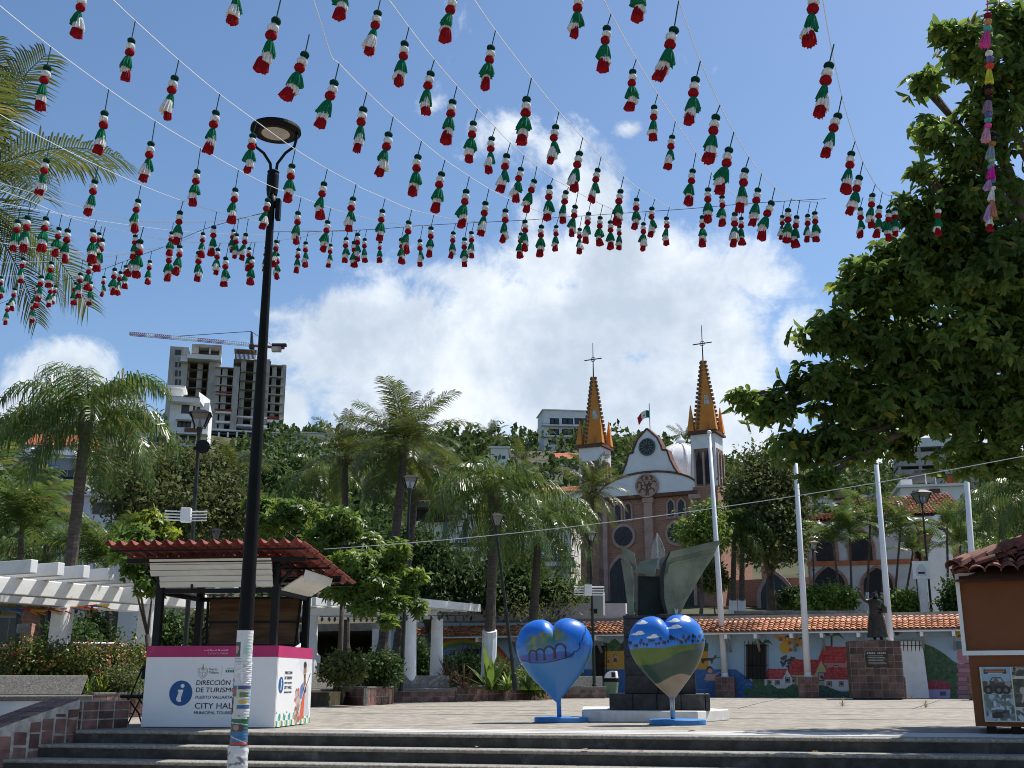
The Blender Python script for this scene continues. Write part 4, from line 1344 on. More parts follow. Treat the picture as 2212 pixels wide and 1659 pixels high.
def statue():
    base = Vector((W(1896, 1384, sb.y + .85).x, sb.y + .8, ph))
    t = thing('bronze_statue', 'dark bronze statue of a robed figure raising one arm on the tiled pedestal', 'statue', tuple(base), rad(-10))
    H = W(1896, 1279, sb.y + .8).z - ph
    k = H / 1.72
    J = {'pel': (0, 0, .92), 'wa': (0, -.01, 1.08), 'ch': (0, 0, 1.3), 'nk': (.0, -.01, 1.46), 'hd': (.01, -.04, 1.56), 'ht': (.01, -.03, 1.68),
         'ls': (-.19, 0, 1.38), 'le': (-.36, -.06, 1.42), 'lw': (-.5, -.1, 1.66), 'lh': (-.53, -.11, 1.76), 'rs': (.19, 0, 1.38), 're': (.31, .02, 1.15), 'rw': (.2, -.17, 1.02), 'rh': (.12, -.2, 1.0),
         'lk': (-.1, -.02, .5), 'la': (-.11, 0, .1), 'lf': (-.12, -.16, .04), 'rk': (.1, -.06, .5), 'ra': (.11, .02, .1), 'rf': (.13, -.15, .04)}
    E = [('pel', 'wa'), ('wa', 'ch'), ('ch', 'nk'), ('nk', 'hd'), ('hd', 'ht'), ('ch', 'ls'), ('ls', 'le'), ('le', 'lw'), ('lw', 'lh'), ('ch', 'rs'), ('rs', 're'), ('re', 'rw'), ('rw', 'rh'), ('pel', 'lk'), ('lk', 'la'), ('la', 'lf'), ('pel', 'rk'), ('rk', 'ra'), ('ra', 'rf')]
    Rr = {'pel': .16, 'wa': .14, 'ch': .17, 'nk': .06, 'hd': .1, 'ht': .085, 'ls': .085, 'le': .06, 'lw': .045, 'lh': .04, 'rs': .085, 're': .062, 'rw': .045, 'rh': .04, 'lk': .085, 'la': .055, 'lf': .045, 'rk': .085, 'ra': .055, 'rf': .045}
    names = list(J)
    me = bpy.data.meshes.new('body')
    me.from_pydata([tuple(c * k for c in J[n]) for n in names], [(names.index(a), names.index(b)) for a, b in E], [])
    o = bpy.data.objects.new('body', me)
    link(o, t)
    KIDS.setdefault(t.name, []).append(o)
    o.modifiers.new('skin', 'SKIN')
    for i, n in enumerate(names):
        me.skin_vertices[0].data[i].radius = (Rr[n] * k, Rr[n] * k)
    me.skin_vertices[0].data[0].use_root = True
    ss = o.modifiers.new('sub', 'SUBSURF')
    ss.levels = ss.render_levels = 2
    me.materials.append(BRZ)
    # robe with folds, sash and hair
    n, vs, fs = 40, [], []
    prof = [(.17, 1.47, .6), (.235, 1.38, .7), (.22, 1.2, .8), (.2, 1.05, .85), (.25, .85, .85), (.285, .55, .9), (.31, .3, .95), (.33, .14, 1)]
    for (r, z, f) in prof:
        for q in range(n):
            a = 2 * math.pi * q / n
            rr = r * (1 + .10 * f * max(0, 1.4 - z) * math.sin(9 * a + 2 * z) * .9)
            vs.append((rr * math.cos(a) * k * 1.02, rr * math.sin(a) * .82 * k, z * k))
    for i in range(len(prof) - 1):
        for q in range(n):
            fs.append((i * n + q, i * n + (q + 1) % n, (i + 1) * n + (q + 1) % n, (i + 1) * n + q))
    m = MB(); m.add(vs, fs); m.build('robe', BRZ, t, smooth=True)
    m = MB(); m.lathe([(.205, 1.03), (.222, 1.05), (.222, 1.09), (.205, 1.11)], 20, (0, 0, 0), 1, .82); m.v = [tuple(c * k for c in v) for v in m.v]; m.build('sash', BRZ, t, smooth=True)
    m = MB(); m.tube([(-.2 * k, -.12 * k, 1.4 * k), (0, -.2 * k, 1.22 * k), (.2 * k, -.1 * k, 1.12 * k)], [.05 * k, .06 * k, .05 * k], 8); m.build('drape', BRZ, t, smooth=True)
    m = MB(); m.ball((.01 * k, .01 * k, 1.6 * k), .118 * k, 12, 8, 1, 1, 1.05); m.build('hair', BRZ, t, smooth=True)
    m = MB(); m.tube([(-.005 * k, -.135 * k, 1.59 * k), (-.0, -.155 * k, 1.56 * k), (0, -.135 * k, 1.545 * k)], .018 * k, 6); m.build('nose', BRZ, t)
    for q in range(5):
        a = -.5 + .25 * q
        m = MB(); m.tube([(-.53 * k, -.11 * k, 1.77 * k), ((-.54 + .05 * math.sin(a)) * k, -.115 * k, (1.82 + .02 * math.cos(a * 2)) * k), ((-.55 + .09 * math.sin(a)) * k, -.13 * k, (1.85 + .03 * math.cos(a * 2)) * k)], [.014 * k, .012 * k, .009 * k], 6); m.build('finger', BRZ, t)
    m = MB(); m.box(-.3 * k, .3 * k, -.25 * k, .25 * k, 0, .05 * k); m.build('foot_plate', BRZ, t)
    m = MB(); m.box(.2 * k, .36 * k, -.16 * k, -.1 * k, .98 * k, 1.2 * k); m.build('book', BRZ, t)
statue()
# ================================================================ painted low building along the plaza
wl, wr = G(1310, 1504.2), G(2095, 1508.6)
wd = (wr - wl).normalized()
wn = Vector((wd.y, -wd.x, 0))                     # towards the plaza
wang = math.atan2(wd.y, wd.x)
def WL(x, y, off=0.0):
    return PL(x, y, wl + wn * off, wn)
def npWL(X, Y, off=0.0):
    r, u = (X - CX) / FPX, (CY - Y) / FPX
    D = np.stack([r, CP - u * SP, SP + u * CP], 1)
    p = wl + wn * off
    num = p.x * wn.x + p.y * wn.y
    t = num / (D[:, 0] * wn.x + D[:, 1] * wn.y)
    return D * t[:, None] + np.array([0, 0, EYE])
TERR = WL(1700, 1331, .1).z + .1                  # street terrace level
wall0 = WL(845, 1500)
mur = thing('mural_building', 'low building with children murals, barred windows and clay tiled roof along the plaza', 'building', (wall0.x, wall0.y, 0))
zt_ = TERR + .25
A, B = WL(800, 1500, -.02), WL(2420, 1500, -.02)
m = MB()
q = [Vector((A.x, A.y, -.02)), Vector((B.x, B.y, -.02)), Vector((B.x, B.y, -.02)) - wn * .5, Vector((A.x, A.y, -.02)) - wn * .5]
m.hexa(q + [Vector((p.x, p.y, TERR - .3)) for p in q]); m.build('wall', WHITEW, mur, world=True)

c = Canvas(845, 2120, 1345, 1511, 860, 150, (0.34, 0.5, 0.66))
X, Y = c.X, c.Y
GRN, DGRN, DBL, OCH = (0.035, 0.13, 0.045), (0.012, 0.055, 0.02), (0.025, 0.13, 0.38), (0.55, 0.3, 0.02)
SKIN, HAIR, RED = (0.6, 0.36, 0.28), (0.03, 0.015, 0.015), (0.42, 0.02, 0.025)
def cloud(x, y, w, col=(0.62, 0.6, 0.52)):
    for k in range(7):
        c.ell(x + w * (random.random() - .5), y + w * .3 * (random.random() - .5), w * .3, w * .2, col)
# rainbow and garden at the far end
for k, col in enumerate([(0.4, 0.06, 0.03), (0.5, 0.2, 0.03), (0.5, 0.4, 0.05), (0.1, 0.25, 0.06), (0.1, 0.3, 0.5), (0.25, 0.2, 0.45)]):
    r_ = 112 - 7 * k
    c.put((np.hypot(X - 1000, (Y - 1470) * 1.1) < r_), col)
c.put(np.hypot(X - 1000, (Y - 1470) * 1.1) < 70, (0.34, 0.5, 0.66))
c.put((Y > 1452 + 10 * np.sin(X * .05)) & (X < 1270), GRN)
c.put((Y > 1472 + 6 * np.sin(X * .09)) & (X < 1270), DGRN)
# palms, beach and bathers
c.put((X > 1305) & (X < 1530) & (Y < 1408) & (Y > 1385 - 5 * np.sin(X * .2)), GRN)
c.put((X > 1420) & (X < 1530) & (np.sin(X * .5 + Y * .35) > .3) & (Y < 1408) & (Y > 1382), DGRN)
c.rect(1305, 1530, 1407, 1446, OCH)
c.pol([(1262, 1446), (1590, 1446), (1640, 1484), (1700, 1512), (1262, 1512)], DBL)
for (x, y, w) in [(1360, 1462, 12), (1470, 1470, 16), (1545, 1468, 10), (1510, 1490, 18), (1590, 1496, 14), (1650, 1500, 8), (1490, 1484, 9), (1620, 1480, 9)]:
    c.line([(x - w, y), (x - w / 3, y - 1.5), (x + w / 3, y), (x + w, y - 1.2)], 1.0, (0.3, 0.45, 0.65))
def kid(x, y, s, top, low, lift=0):
    c.ell(x, y - 9 * s, 4.6 * s, 5 * s, HAIR); c.ell(x, y - 8 * s, 3.6 * s, 4 * s, SKIN)
    c.pol([(x - 4 * s, y - 4 * s), (x + 4 * s, y - 4 * s), (x + 4 * s, y + 4 * s), (x - 4 * s, y + 4 * s)], top)
    c.line([(x - 4 * s, y - 2 * s), (x - 9 * s, y - 5 * s - lift)], 2 * s, SKIN); c.line([(x + 4 * s, y - 2 * s), (x + 9 * s, y - 6 * s)], 2 * s, SKIN)
    c.rect(x - 4 * s, x + 4 * s, y + 4 * s, y + 7 * s, low)
    c.line([(x - 2 * s, y + 7 * s), (x - 2.4 * s, y + 13 * s)], 1.8 * s, SKIN); c.line([(x + 2 * s, y + 7 * s), (x + 2.4 * s, y + 13 * s)], 1.8 * s, SKIN)
kid(1329, 1425, .85, (0.02, 0.04, 0.14), RED); kid(1314, 1428, .7, RED, RED)
c.pol([(1334, 1404), (1350, 1380), (1366, 1404)], (0.05, 0.02, 0.015)); c.pol([(1475, 1402), (1488, 1378), (1502, 1402)], (0.06, 0.02, 0.015)); c.line([(1488, 1402), (1490, 1424)], 4, (0.05, 0.025, 0.02))
kid(1470, 1428, 1.0, SKIN, (0.02, 0.04, 0.14))
c.ell(1446, 1452, 6, 7, HAIR); c.ell(1446, 1454, 5, 5, SKIN); c.pol([(1440, 1460), (1456, 1460), (1454, 1472), (1440, 1472)], SKIN); c.line([(1456, 1462), (1462, 1456)], 3, SKIN)
c.ell(1533, 1446, 7, 7, HAIR); c.ell(1534, 1449, 5.5, 5, SKIN); c.pol([(1526, 1456), (1546, 1456), (1548, 1470), (1526, 1470)], SKIN); c.line([(1546, 1457), (1555, 1452)], 3, SKIN); c.line([(1527, 1458), (1523, 1468)], 3, SKIN)
c.pol([(1516, 1422), (1540, 1421), (1546, 1414), (1548, 1418), (1541, 1426), (1539, 1434), (1536, 1434), (1535, 1427), (1521, 1428), (1520, 1434), (1517, 1434), (1513, 1420)], (0.06, 0.025, 0.015))
c.line([(1539, 1423), (1558, 1419)], 1.5, (0.06, 0.025, 0.015)); c.ell(1481, 1480, 9, 12, OCH); c.ell(1484, 1478, 5, 7, SKIN); c.pol([(1580, 1497), (1592, 1493), (1596, 1499), (1584, 1501)], RED)
cloud(1560, 1370, 34, (0.55, 0.52, 0.42)); cloud(1640, 1362, 16); cloud(1990, 1368, 20)
for (x, y, col) in [(1448, 1368, RED), (1500, 1368, (0.03, 0.08, 0.2)), (1572, 1362, (0.5, 0.3, 0.2)), (1935, 1368, (0.03, 0.1, 0.16)), (1985, 1363, (0.5, 0.17, 0.03))]:
    c.pol([(x - 12, y + 2), (x - 4, y - 4), (x + 8, y - 3), (x + 6, y + 4), (x - 4, y + 5)], col); c.ell(x + 10, y - 1, 4, 4, HAIR); c.ell(x + 10, y + .5, 3, 2.6, SKIN)
# village
def palm(x, y0, y1, s):
    c.line([(x, y0), (x + 1, y1)], 4.4, DGRN)
    for a in (-1, -.55, 0, .55, 1):
        ex, ey = x + 26 * s * a, y1 - (15 - 22 * abs(a)) * s
        c.pol([(x, y1), (x + (ex - x) * .5, y1 - 9 * s - 4 * (1 - abs(a)) * s), (ex, ey), (x + (ex - x) * .55, y1 - 2 * s)], (0.045, 0.13, 0.05))
c.put((X > 1625) & (Y > 1463 - 12 * np.exp(-((X - 1645) / 20) ** 2)) & (X < 1720), GRN)
palm(1647, 1466, 1390, 1.0); palm(1796, 1425, 1375, 1.15)
c.ell(1696, 1399, 12, 14, (0.62, 0.36, 0.03)); c.pol([(1670, 1376), (1708, 1384), (1742, 1400), (1742, 1394), (1700, 1384), (1675, 1368)], (0.6, 0.33, 0.04)); c.pol([(1676, 1376), (1690, 1386), (1740, 1398), (1744, 1386), (1716, 1372)], (0.6, 0.3, 0.04))
for (x, y) in [(1686, 1381), (1706, 1389), (1722, 1393), (1708, 1404), (1736, 1388)]:
    c.ell(x, y, 4, 4, (0.4, 0.07, 0.03))
for (x, y) in [(1700, 1379), (1716, 1384), (1730, 1383)]:
    c.ell(x, y - 2, 4.4, 4.4, HAIR); c.ell(x, y, 3, 3, SKIN)
for k in range(40):
    a, r_ = random.random() * 6.3, random.random() ** .5
    c.ell(1703 + 19 * r_ * math.cos(a), 1429 + 13 * r_ * math.sin(a), 3, 3, (0.035, 0.04, 0.05))
c.line([(1703, 1430), (1708, 1484)], 4, (0.03, 0.02, 0.02))
def house(x, y, w, h, wallc, fr=.36, wins=2):
    rw = w * (1 - fr)
    c.rect(x, x + rw, y, y + h, wallc)
    c.pol([(x + rw, y + h), (x + rw, y - h * .0), (x + rw + w * fr / 2, y - h * .85), (x + w, y), (x + w, y + h)], wallc)
    c.pol([(x - 6, y + 2), (x + 8, y - h * .95), (x + rw + w * fr / 2, y - h * .9), (x + rw, y + 2)], RED)
    for k in range(5):
        for q in range(4):
            xx, yy = x + 6 + rw * .2 * k + (4 - q) * 1.5, y - 2 - h * .2 * q
            c.line([(xx, yy), (xx + 3, yy - 1.6), (xx + 6, yy)], .8, (0.6, 0.14, 0.13))
    c.line([(x + rw + w * fr / 2, y - h * .9), (x + w + 3, y + 3)], 2, RED)
    for k in range(wins):
        xx = x + 5 + k * rw * .45
        c.rect(xx, xx + 11, y + h * .2, y + h * .7, (0.05, 0.03, 0.05)); c.rect(xx + 1.5, xx + 9.5, y + h * .26, y + h * .66, (0.5, 0.4, 0.3)); c.ell(xx + 5.5, y + h * .42, 3, 3.4, HAIR)
    xx = x + rw + w * fr * .28
    c.rect(xx, xx + w * fr * .5, y - h * .1, y + h * .45, (0.02, 0.03, 0.09)); c.rect(xx + 2, xx + w * fr * .5 - 2, y - h * .04, y + h * .4, (0.5, 0.48, 0.5)); c.ell(xx + w * fr * .25, y + h * .18, 3.4, 4, HAIR)
PINKH, YEL, WH = (0.5, 0.2, 0.19), (0.48, 0.44, 0.22), (0.66, 0.66, 0.68)
house(1770, 1430, 88, 36, PINKH); house(1704, 1456, 84, 34, YEL, .34); house(1651, 1465, 60, 22, WH, .34); house(1781, 1466, 82, 26, WH, .3)
c.put((X > 1608) & (X < 1750) & (Y > 1484 + 6 * np.sin(X * .12) + .18 * (1650 - X) * (X < 1650)), GRN)
c.put((X > 1745) & (X < 1850) & (Y > 1487 - 7 * np.sin((X - 1745) * .06)), (0.03, 0.1, 0.09))
# hills and tower at the near end
c.put((X > 1925) & (Y > 1412 + 22 * np.exp(-((X - 2075) / 30) ** 2) - 22 * np.exp(-((X - 1990) / 45) ** 2) + 1) & (X < 2095), (0.03, 0.1, 0.035))
c.put((X > 1975) & (Y > 1462 + 9 * np.sin(X * .05)), GRN)
wave = (np.abs((Y + 2.2 * np.sin(X * .42)) % 7) < .9)
c.put(wave & ((c.C == np.array(GRN)).all(-1) | (c.C == np.array((0.03, 0.1, 0.035))).all(-1) | (c.C == np.array((0.03, 0.1, 0.09))).all(-1)), DGRN)
c.rect(1985, 2052, 1487, 1511, (0.42, 0.38, 0.62)); c.pol([(1974, 1489), (1990, 1470), (2044, 1470), (2060, 1489)], (0.35, 0.03, 0.06)); c.rect(1994, 2004, 1494, 1511, (0.5, 0.36, 0.03)); c.rect(2030, 2044, 1494, 1503, (0.1, 0.08, 0.15))
c.rect(1972, 1978, 1476, 1510, (0.4, 0.12, 0.14))
for k in range(9):
    c.rect(2070 - (k % 2) * 3, 2100, 1425 + k * 9.5, 1433 + k * 9.5, (0.42, 0.13, 0.18) if k % 2 else (0.5, 0.22, 0.28))
c.ell(2077, 1361, 17, 16, (0.55, 0.36, 0.02)); c.pol([(2062, 1384), (2092, 1384), (2090, 1402), (2066, 1402)], (0.05, 0.2, 0.26)); c.ell(2074, 1377, 6, 6, HAIR); c.ell(2074, 1379, 4.6, 4, SKIN); c.rect(2068, 2088, 1402, 1426, (0.5, 0.2, 0.24))
for k in range(4):
    c.line([(2064 + 8 * k, 1350), (2064 + 8 * k, 1372)], .9, (0.3, 0.18, 0.02))
c.put(Y > 1507.5 + (X - 1310) * .0055, (0.02, 0.03, 0.07))
MURAL = paintmat('mural_paint', .75, grain=.14)
mc = c.C
c.build('mural_painting', lambda X, Y: npWL(X, Y, .012) - np.array([wall0.x, wall0.y, 0]), MURAL, mur)
del mc
# windows with bars
WFR = M('brown_window_frame', (0.09, 0.045, 0.02), .6, .2, 3.0)
def wall_rect(name, x0, x1, y0, y1, off0, off1, mat, par):
    m = MB()
    p = [WL(x0, y1, off0), WL(x1, y1, off0), WL(x1, y0, off0), WL(x0, y0, off0)]
    m.extr(p, wn * (off1 - off0))
    return m.build(name, mat, par, world=True)
for (x0, x1, y0, y1) in [(1285, 1307, 1395, 1463), (1612, 1656, 1392, 1466), (1938, 1992, 1392, 1470), (1130, 1165, 1398, 1462), (1003, 1035, 1402, 1462)]:
    fr = wall_rect('window', x0, x1, y0, y1, .014, .05, WFR, mur)
    xm = (x0 + x1) / 2
    for (a, b) in ((x0 + 3, xm - 1.5), (xm + 1.5, x1 - 3)):
        wall_rect('pane', a, b, y0 + 4, y1 - 3, .045, .056, DARK, fr)
    nb = max(4, int((x1 - x0) / 7))
    for k in range(nb + 1):
        xx = x0 - 3 + (x1 - x0 + 6) * k / nb
        m = MB(); m.tube([WL(xx, y1 + 1, .18), WL(xx, y0 - 8, .18)], .014, 5); m.build('window_bar', BLACK, fr, world=True)
    for yy in (y0 + 2, (y0 + y1) / 2 + 8, y1 - 1):
        m = MB(); m.tube([WL(x0 - 4, yy, .18), WL(x1 + 4, yy, .18)], .012, 5); m.build('window_bar', BLACK, fr, world=True)
# eaves, struts and tiles
OV = 1.05
ze = WL(1900, 1361.5, OV).z
zr = WL(1900, 1334, -.15).z
e0, e1 = WL(858, 1375, OV), WL(2205, 1361, OV)
EL = (Vector((e1.x, e1.y, 0)) - Vector((e0.x, e0.y, 0))).length
org = Vector((e0.x, e0.y, 0))
m = MB()
q = [org + wn * -.03, org + wd * EL + wn * -.03, org + wd * EL - wn * (OV + .3), org - wn * (OV + .3)]
m.hexa([Vector((q[0].x, q[0].y, ze - .07)), Vector((q[1].x, q[1].y, ze - .07)), Vector((q[2].x, q[2].y, zr - .08)), Vector((q[3].x, q[3].y, zr - .08)),
        Vector((q[0].x, q[0].y, ze - .02)), Vector((q[1].x, q[1].y, ze - .02)), Vector((q[2].x, q[2].y, zr - .03)), Vector((q[3].x, q[3].y, zr - .03))])
m.build('eave_board', WHITEW, mur, world=True)
BEAMW = M('grey_beam_paint', (0.3, 0.29, 0.27), .8, .1, 3.0)
for xx in (1050, 1120, 1190, 1300, 1430, 1500, 1577, 1640, 1716, 1780, 1858, 1930, 1992, 2060):
    a = WL(xx, 1370, 0)
    m = MB(); m.beam(Vector((a.x, a.y, ze - .72)) + wn * .05, Vector((a.x, a.y, ze - .14)) + wn * .85, .09, .1); m.build('eave_strut', BEAMW, mur, world=True)
    m = MB(); m.beam(Vector((a.x, a.y, ze - .16)) + wn * .0, Vector((a.x, a.y, ze - .16)) + wn * (OV + .02), .12, .17); m.build('eave_beam', WHITEG, mur, world=True)
def barrel(name, w, L, mat, n=6):
    m = MB()
    vs, fs = [], []
    for (y, r, lift) in ((0, w * .56, .028), (L, w * .46, 0)):
        for t in (0, .016):
            for i in range(n + 1):
                a = math.pi * i / n
                vs.append((-(r - t) * math.cos(a), y, (r - t) * math.sin(a) * .8 + lift))
    q = n + 1
    for i in range(n):
        fs += [(i, i + 1, 2 * q + i + 1, 2 * q + i), (q + i, 3 * q + i, 3 * q + i + 1, q + i + 1), (i, q + i, q + i + 1, i + 1)]
    m.add(vs, fs)
    return m
tw_ = .215
ncol = int(EL / tw_)
nrow = 7
run = math.hypot(OV + .28, zr - ze)
sl = math.atan2(zr - ze, OV + .28)
tl_ = run / nrow
bm_ = barrel('roof_tile', tw_, tl_ * 1.18, ROOFT)
tmesh = bm_.mesh('roof_tile', ROOFT)
base_v, base_f = np.array(bm_.v), np.array(bm_.f)
Rw = Matrix.Rotation(wang, 4, 'Z') @ Matrix.Rotation(sl, 4, 'X')
massV, massF = [], []
nt = 0
for i in range(ncol - 1, -1, -1):
    for k in range(nrow):
        p = org + wd * (tw_ * (i + .5)) - wn * ((OV + .28) * k / nrow) + Vector((0, 0, ze + (zr - ze) * k / nrow + random.uniform(-.008, .008)))
        mtx = Matrix.Translation(p - Vector((wall0.x, wall0.y, 0))) @ Rw @ Matrix.Rotation(random.uniform(-.03, .03), 4, 'Z')
        vis = WLx = CX + p.x / (p.y * CP) * FPX
        if nt < 300 and 1640 < WLx < 2095:
            place('roof_tile', tmesh, mur, (0, 0, 0), mat4=mtx)
            nt += 1
        else:
            A4 = np.array(mtx)
            massF.append(base_f + len(massV) * len(base_v))
            massV.append(base_v @ A4[:3, :3].T + A4[:3, 3])
np_mesh('roof_tiles', np.concatenate(massV), np.concatenate(massF), ROOFTS, mur, kind='stuff')
# white board leaning on the wall behind the pedestal
m = MB(); m.extr([WL(1844, 1508, .35), WL(2008, 1508, .35), WL(1992, 1385, .12), WL(1844, 1385, .12)], wn * .03)
m.build('leaning_board', WHITEG, label='big white board leaning on the mural wall behind the statue pedestal', cat='board')

# ================================================================ street terrace and its walls
A, B = WL(-700, 1400, -.55), WL(3300, 1400, -.55)
m = MB(); m.extr([Vector((A.x, A.y, TERR - .35)), Vector((B.x, B.y, TERR - .35)), Vector((B.x + 20, B.y + 60, TERR - .35)), Vector((A.x + 20, A.y + 60, TERR - .35))], (0, 0, .35))
m.build('upper_terrace', M('terrace_paving', (0.25, 0.23, 0.2), .9, .2, 4.0), kind='structure')
def wall_strip(name, label, cat, x0, x1, ytop, ybot, off, th, mat):
    m = MB()
    a, b = WL(x0, ybot, off), WL(x1, ybot, off)
    za, zb_ = WL(x0, ytop, off).z, WL(x1, ytop, off).z
    q = [Vector((a.x, a.y, TERR - .6)), Vector((b.x, b.y, TERR - .6)), Vector((b.x, b.y, TERR - .6)) - wn * th, Vector((a.x, a.y, TERR - .6)) - wn * th]
    m.hexa(q + [Vector((q[0].x, q[0].y, za)), Vector((q[1].x, q[1].y, zb_)), Vector((q[2].x, q[2].y, zb_)), Vector((q[3].x, q[3].y, za))])
    return m.build(name, mat, label=label, cat=cat)
PINKW = M('pale_lilac_plaster', (0.52, 0.47, 0.49), .9, .08, 2.0, stain=(0.4, 0.37, 0.37))
wall_strip('retaining_wall', 'pale lilac plaster wall above the tiled roof between the heart and palms', 'wall', 905, 1352, 1303, 1340, -.6, .25, PINKW)
wall_strip('parapet', 'long dark stained parapet on top of the mural roof', 'parapet', 1352, 2080, 1326, 1335, -.62, .3, M('dark_parapet', (0.1, 0.095, 0.09), .9, .3, 3.0, stain=(0.05, 0.05, 0.05)))
wall_strip('parapet', 'raised grey parapet block between two flagpoles', 'parapet', 1586, 1874, 1319, 1332, -1.0, .3, M('grey_parapet', (0.22, 0.21, 0.2), .9, .3, 3.0, stain=(0.1, 0.1, 0.1)))
p = WL(1290, 1318, .3)
eb = thing('electric_box', 'grey electric meter cabinet on the lilac wall behind the heart', 'cabinet', (p.x, p.y, WL(1290, 1333, -.5).z), wang)
m = MB(); m.box(-.3, .32, -.15, .15, 0, 1.0); m.build('cabinet_body', M('grey_cabinet', (0.35, 0.38, 0.36), .5, .05, 2), eb, bevel=.02)
m = MB(); m.box(-.15, .05, -.17, -.149, .1, .3); m.build('meter_window', DARK, eb)

# ================================================================ church
CH = W(1402, 1300, 88.0)
CA = rad(-28)
CZ = TERR
ch = thing('church', 'brick and white church with two orange spires, clock gable and ribbed dome', 'church', (CH.x, CH.y, CZ), CA)
cux, cuy = Vector((math.cos(CA), math.sin(CA), 0)), Vector((-math.sin(CA), math.cos(CA), 0))
def c3(x, y):
    return ((2000 + x / 2.212) / 1.8228, (1400 + y / 2.212) / 1.8228)
def FU(x, y, off=0.0):
    """crop point on the facade plane, local (u, z)"""
    P = PL(*c3(x, y), (CH.x, CH.y, 0) + Vector((0, 0, 0)) - cuy * off if False else Vector((CH.x, CH.y, 0)) - cuy * off, cuy)
    d = P - Vector((CH.x, CH.y, 0))
    return d.dot(cux), P.z - CZ
BRICK = brickmat('church_brick', (0.4, 0.19, 0.115), (0.31, 0.145, 0.095), (0.4, 0.31, 0.25), .45, .14)
CWHITE = M('church_white', (0.74, 0.75, 0.76), .9, .05, 1.0, stain=(0.55, 0.55, 0.54))
CTRIM = M('church_brown_trim', (0.13, 0.065, 0.05), .9, .2, 2.0)
CPINK = M('church_pink_stone', (0.42, 0.28, 0.23), .9, .15, 1.5, stain=(0.3, 0.2, 0.17))
CORNG = M('spire_orange', (0.58, 0.235, 0.05), .85, .12, 1.0, stain=(0.34, 0.12, 0.03))
CROCK = M('spire_crockets', (0.16, 0.1, 0.06), .9, .35, 3.0)
CGLASS = M('church_dark_glass', (0.025, 0.028, 0.04), .35, .3, 3.0)
def fpoly(name, pts, off0, off1, mat, par=ch, raw=False):
    """polygon on the facade (crop points or local u,z), from off0 behind to off1 in front"""
    m = MB()
    P = [(q if raw else FU(*q)) for q in pts]
    m.extr([(u, -off0, z) for u, z in P], (0, -(off1 - off0), 0))
    return m.build(name, mat, par)
uL, uR = FU(815, 1250)[0], FU(1612, 1210)[0]
zc = .5 * (FU(860, 1250)[1] + FU(1612, 1205)[1])
uC = FU(1225, 1100)[0]
half = max(uC - uL, uR - uC)
uL, uR = uC - half, uC + half
m = MB(); m.box(uL, uR, 0, 14, -1, zc); m.build('nave_wall', BRICK, ch)
# gables: symmetric outlines about uC
def sym(pts):
    r = [(uC + abs(FU(x, y)[0] - uC), FU(x, y)[1]) for x, y in pts]
    return r + [(2 * uC - u, z) for u, z in r[::-1]]
apex = FU(1218, 640)
up_g = [(1300, 720), (1335, 790), (1345, 828), (1385, 828), (1412, 910), (1450, 985), (1510, 1065), (1600, 1130), (1612, 1200)]
rg = [(uC, apex[1])] + [(uC + FU(x, y)[0] - uC, FU(x, y)[1]) for x, y in up_g]
poly_up = rg + [(2 * uC - u, z) for u, z in rg[:0:-1]]
fpoly('upper_gable', poly_up, -.9, .0, CWHITE, raw=True)
for k in range(len(rg) - 1):
    for s in (1, -1):
        (a, za), (b, zb_) = rg[k], rg[k + 1]
        if s < 0: a, b = 2 * uC - a, 2 * uC - b
        m = MB(); m.beam((a, .42, za + .05), (b, .42, zb_ + .05), .98, .14); m.build('gable_coping', CTRIM, ch)
lo_a = FU(1240, 1022)[1]
zl = FU(1612, 1135)[1]
lowp = [(uC + (uR - uC) * math.sin(t) , zl + (lo_a - zl) * math.cos(t) ** 1.2) for t in np.linspace(0, math.pi / 2, 9)]
poly_lo = lowp + [(uR, zc), (uL, zc)] + [(2 * uC - u, z) for u, z in lowp[:0:-1]]
fpoly('lower_gable', poly_lo, .02, .22, CWHITE, raw=True)
for k in range(len(lowp) - 1):
    for s in (1, -1):
        (a, za), (b, zb_) = lowp[k], lowp[k + 1]
        if s < 0: a, b = 2 * uC - a, 2 * uC - b
        m = MB(); m.beam((a, -.14, za + .06), (b, -.14, zb_ + .06), .34, .16); m.build('gable_coping', CTRIM, ch)
m = MB(); m.box(uL, uR, -.35, .0, zc - .14, zc + .16); m.build('cornice', CTRIM, ch)
def disc(name, u, z, r, off0, off1, mat, n=28, par=ch):
    m = MB(); m.extr([(u + r * math.cos(a), -off0, z + r * math.sin(a)) for a in np.linspace(0, 2 * math.pi, n + 1)[:-1]], (0, -(off1 - off0), 0))
    return m.build(name, mat, par)
def ring(name, u, z, r, w, off, mat, par=ch, n=28):
    m = MB(); m.tube([(u + r * math.cos(a), -off, z + r * math.sin(a)) for a in np.linspace(0, 2 * math.pi, n + 1)], w, 6, caps=False)
    return m.build(name, mat, par)
uc_, zcl = uC, FU(1222, 797)[1]
kr = abs(FU(1290, 797)[0] - FU(1222, 797)[0])
clk = disc('clock', uc_, zcl, kr, -.05, .1, M('clock_dark', (0.03, 0.04, 0.045), .5, .2, 2), par=ch)
ring('clock_rim', uc_, zcl, kr * .98, .07, .12, M('clock_rim', (0.1, 0.12, 0.13), .5, .1, 2), clk)
for k in range(12):
    a = k * math.pi / 6
    m = MB(); m.beam((uc_ + kr * .3 * math.cos(a), -.12, zcl + kr * .3 * math.sin(a)), (uc_ + kr * .82 * math.cos(a), -.12, zcl + kr * .82 * math.sin(a)), .03, .09, up=(0, 1, 0)); m.build('clock_numeral', M('clock_grey', (0.25, 0.28, 0.28), .5, .1, 2), clk)
ue, zee = uC, FU(1225, 1138)[1]
er = abs(FU(1322, 1138)[0] - FU(1225, 1138)[0])
em = disc('emblem_disc', ue, zee, er, .2, .42, CPINK)
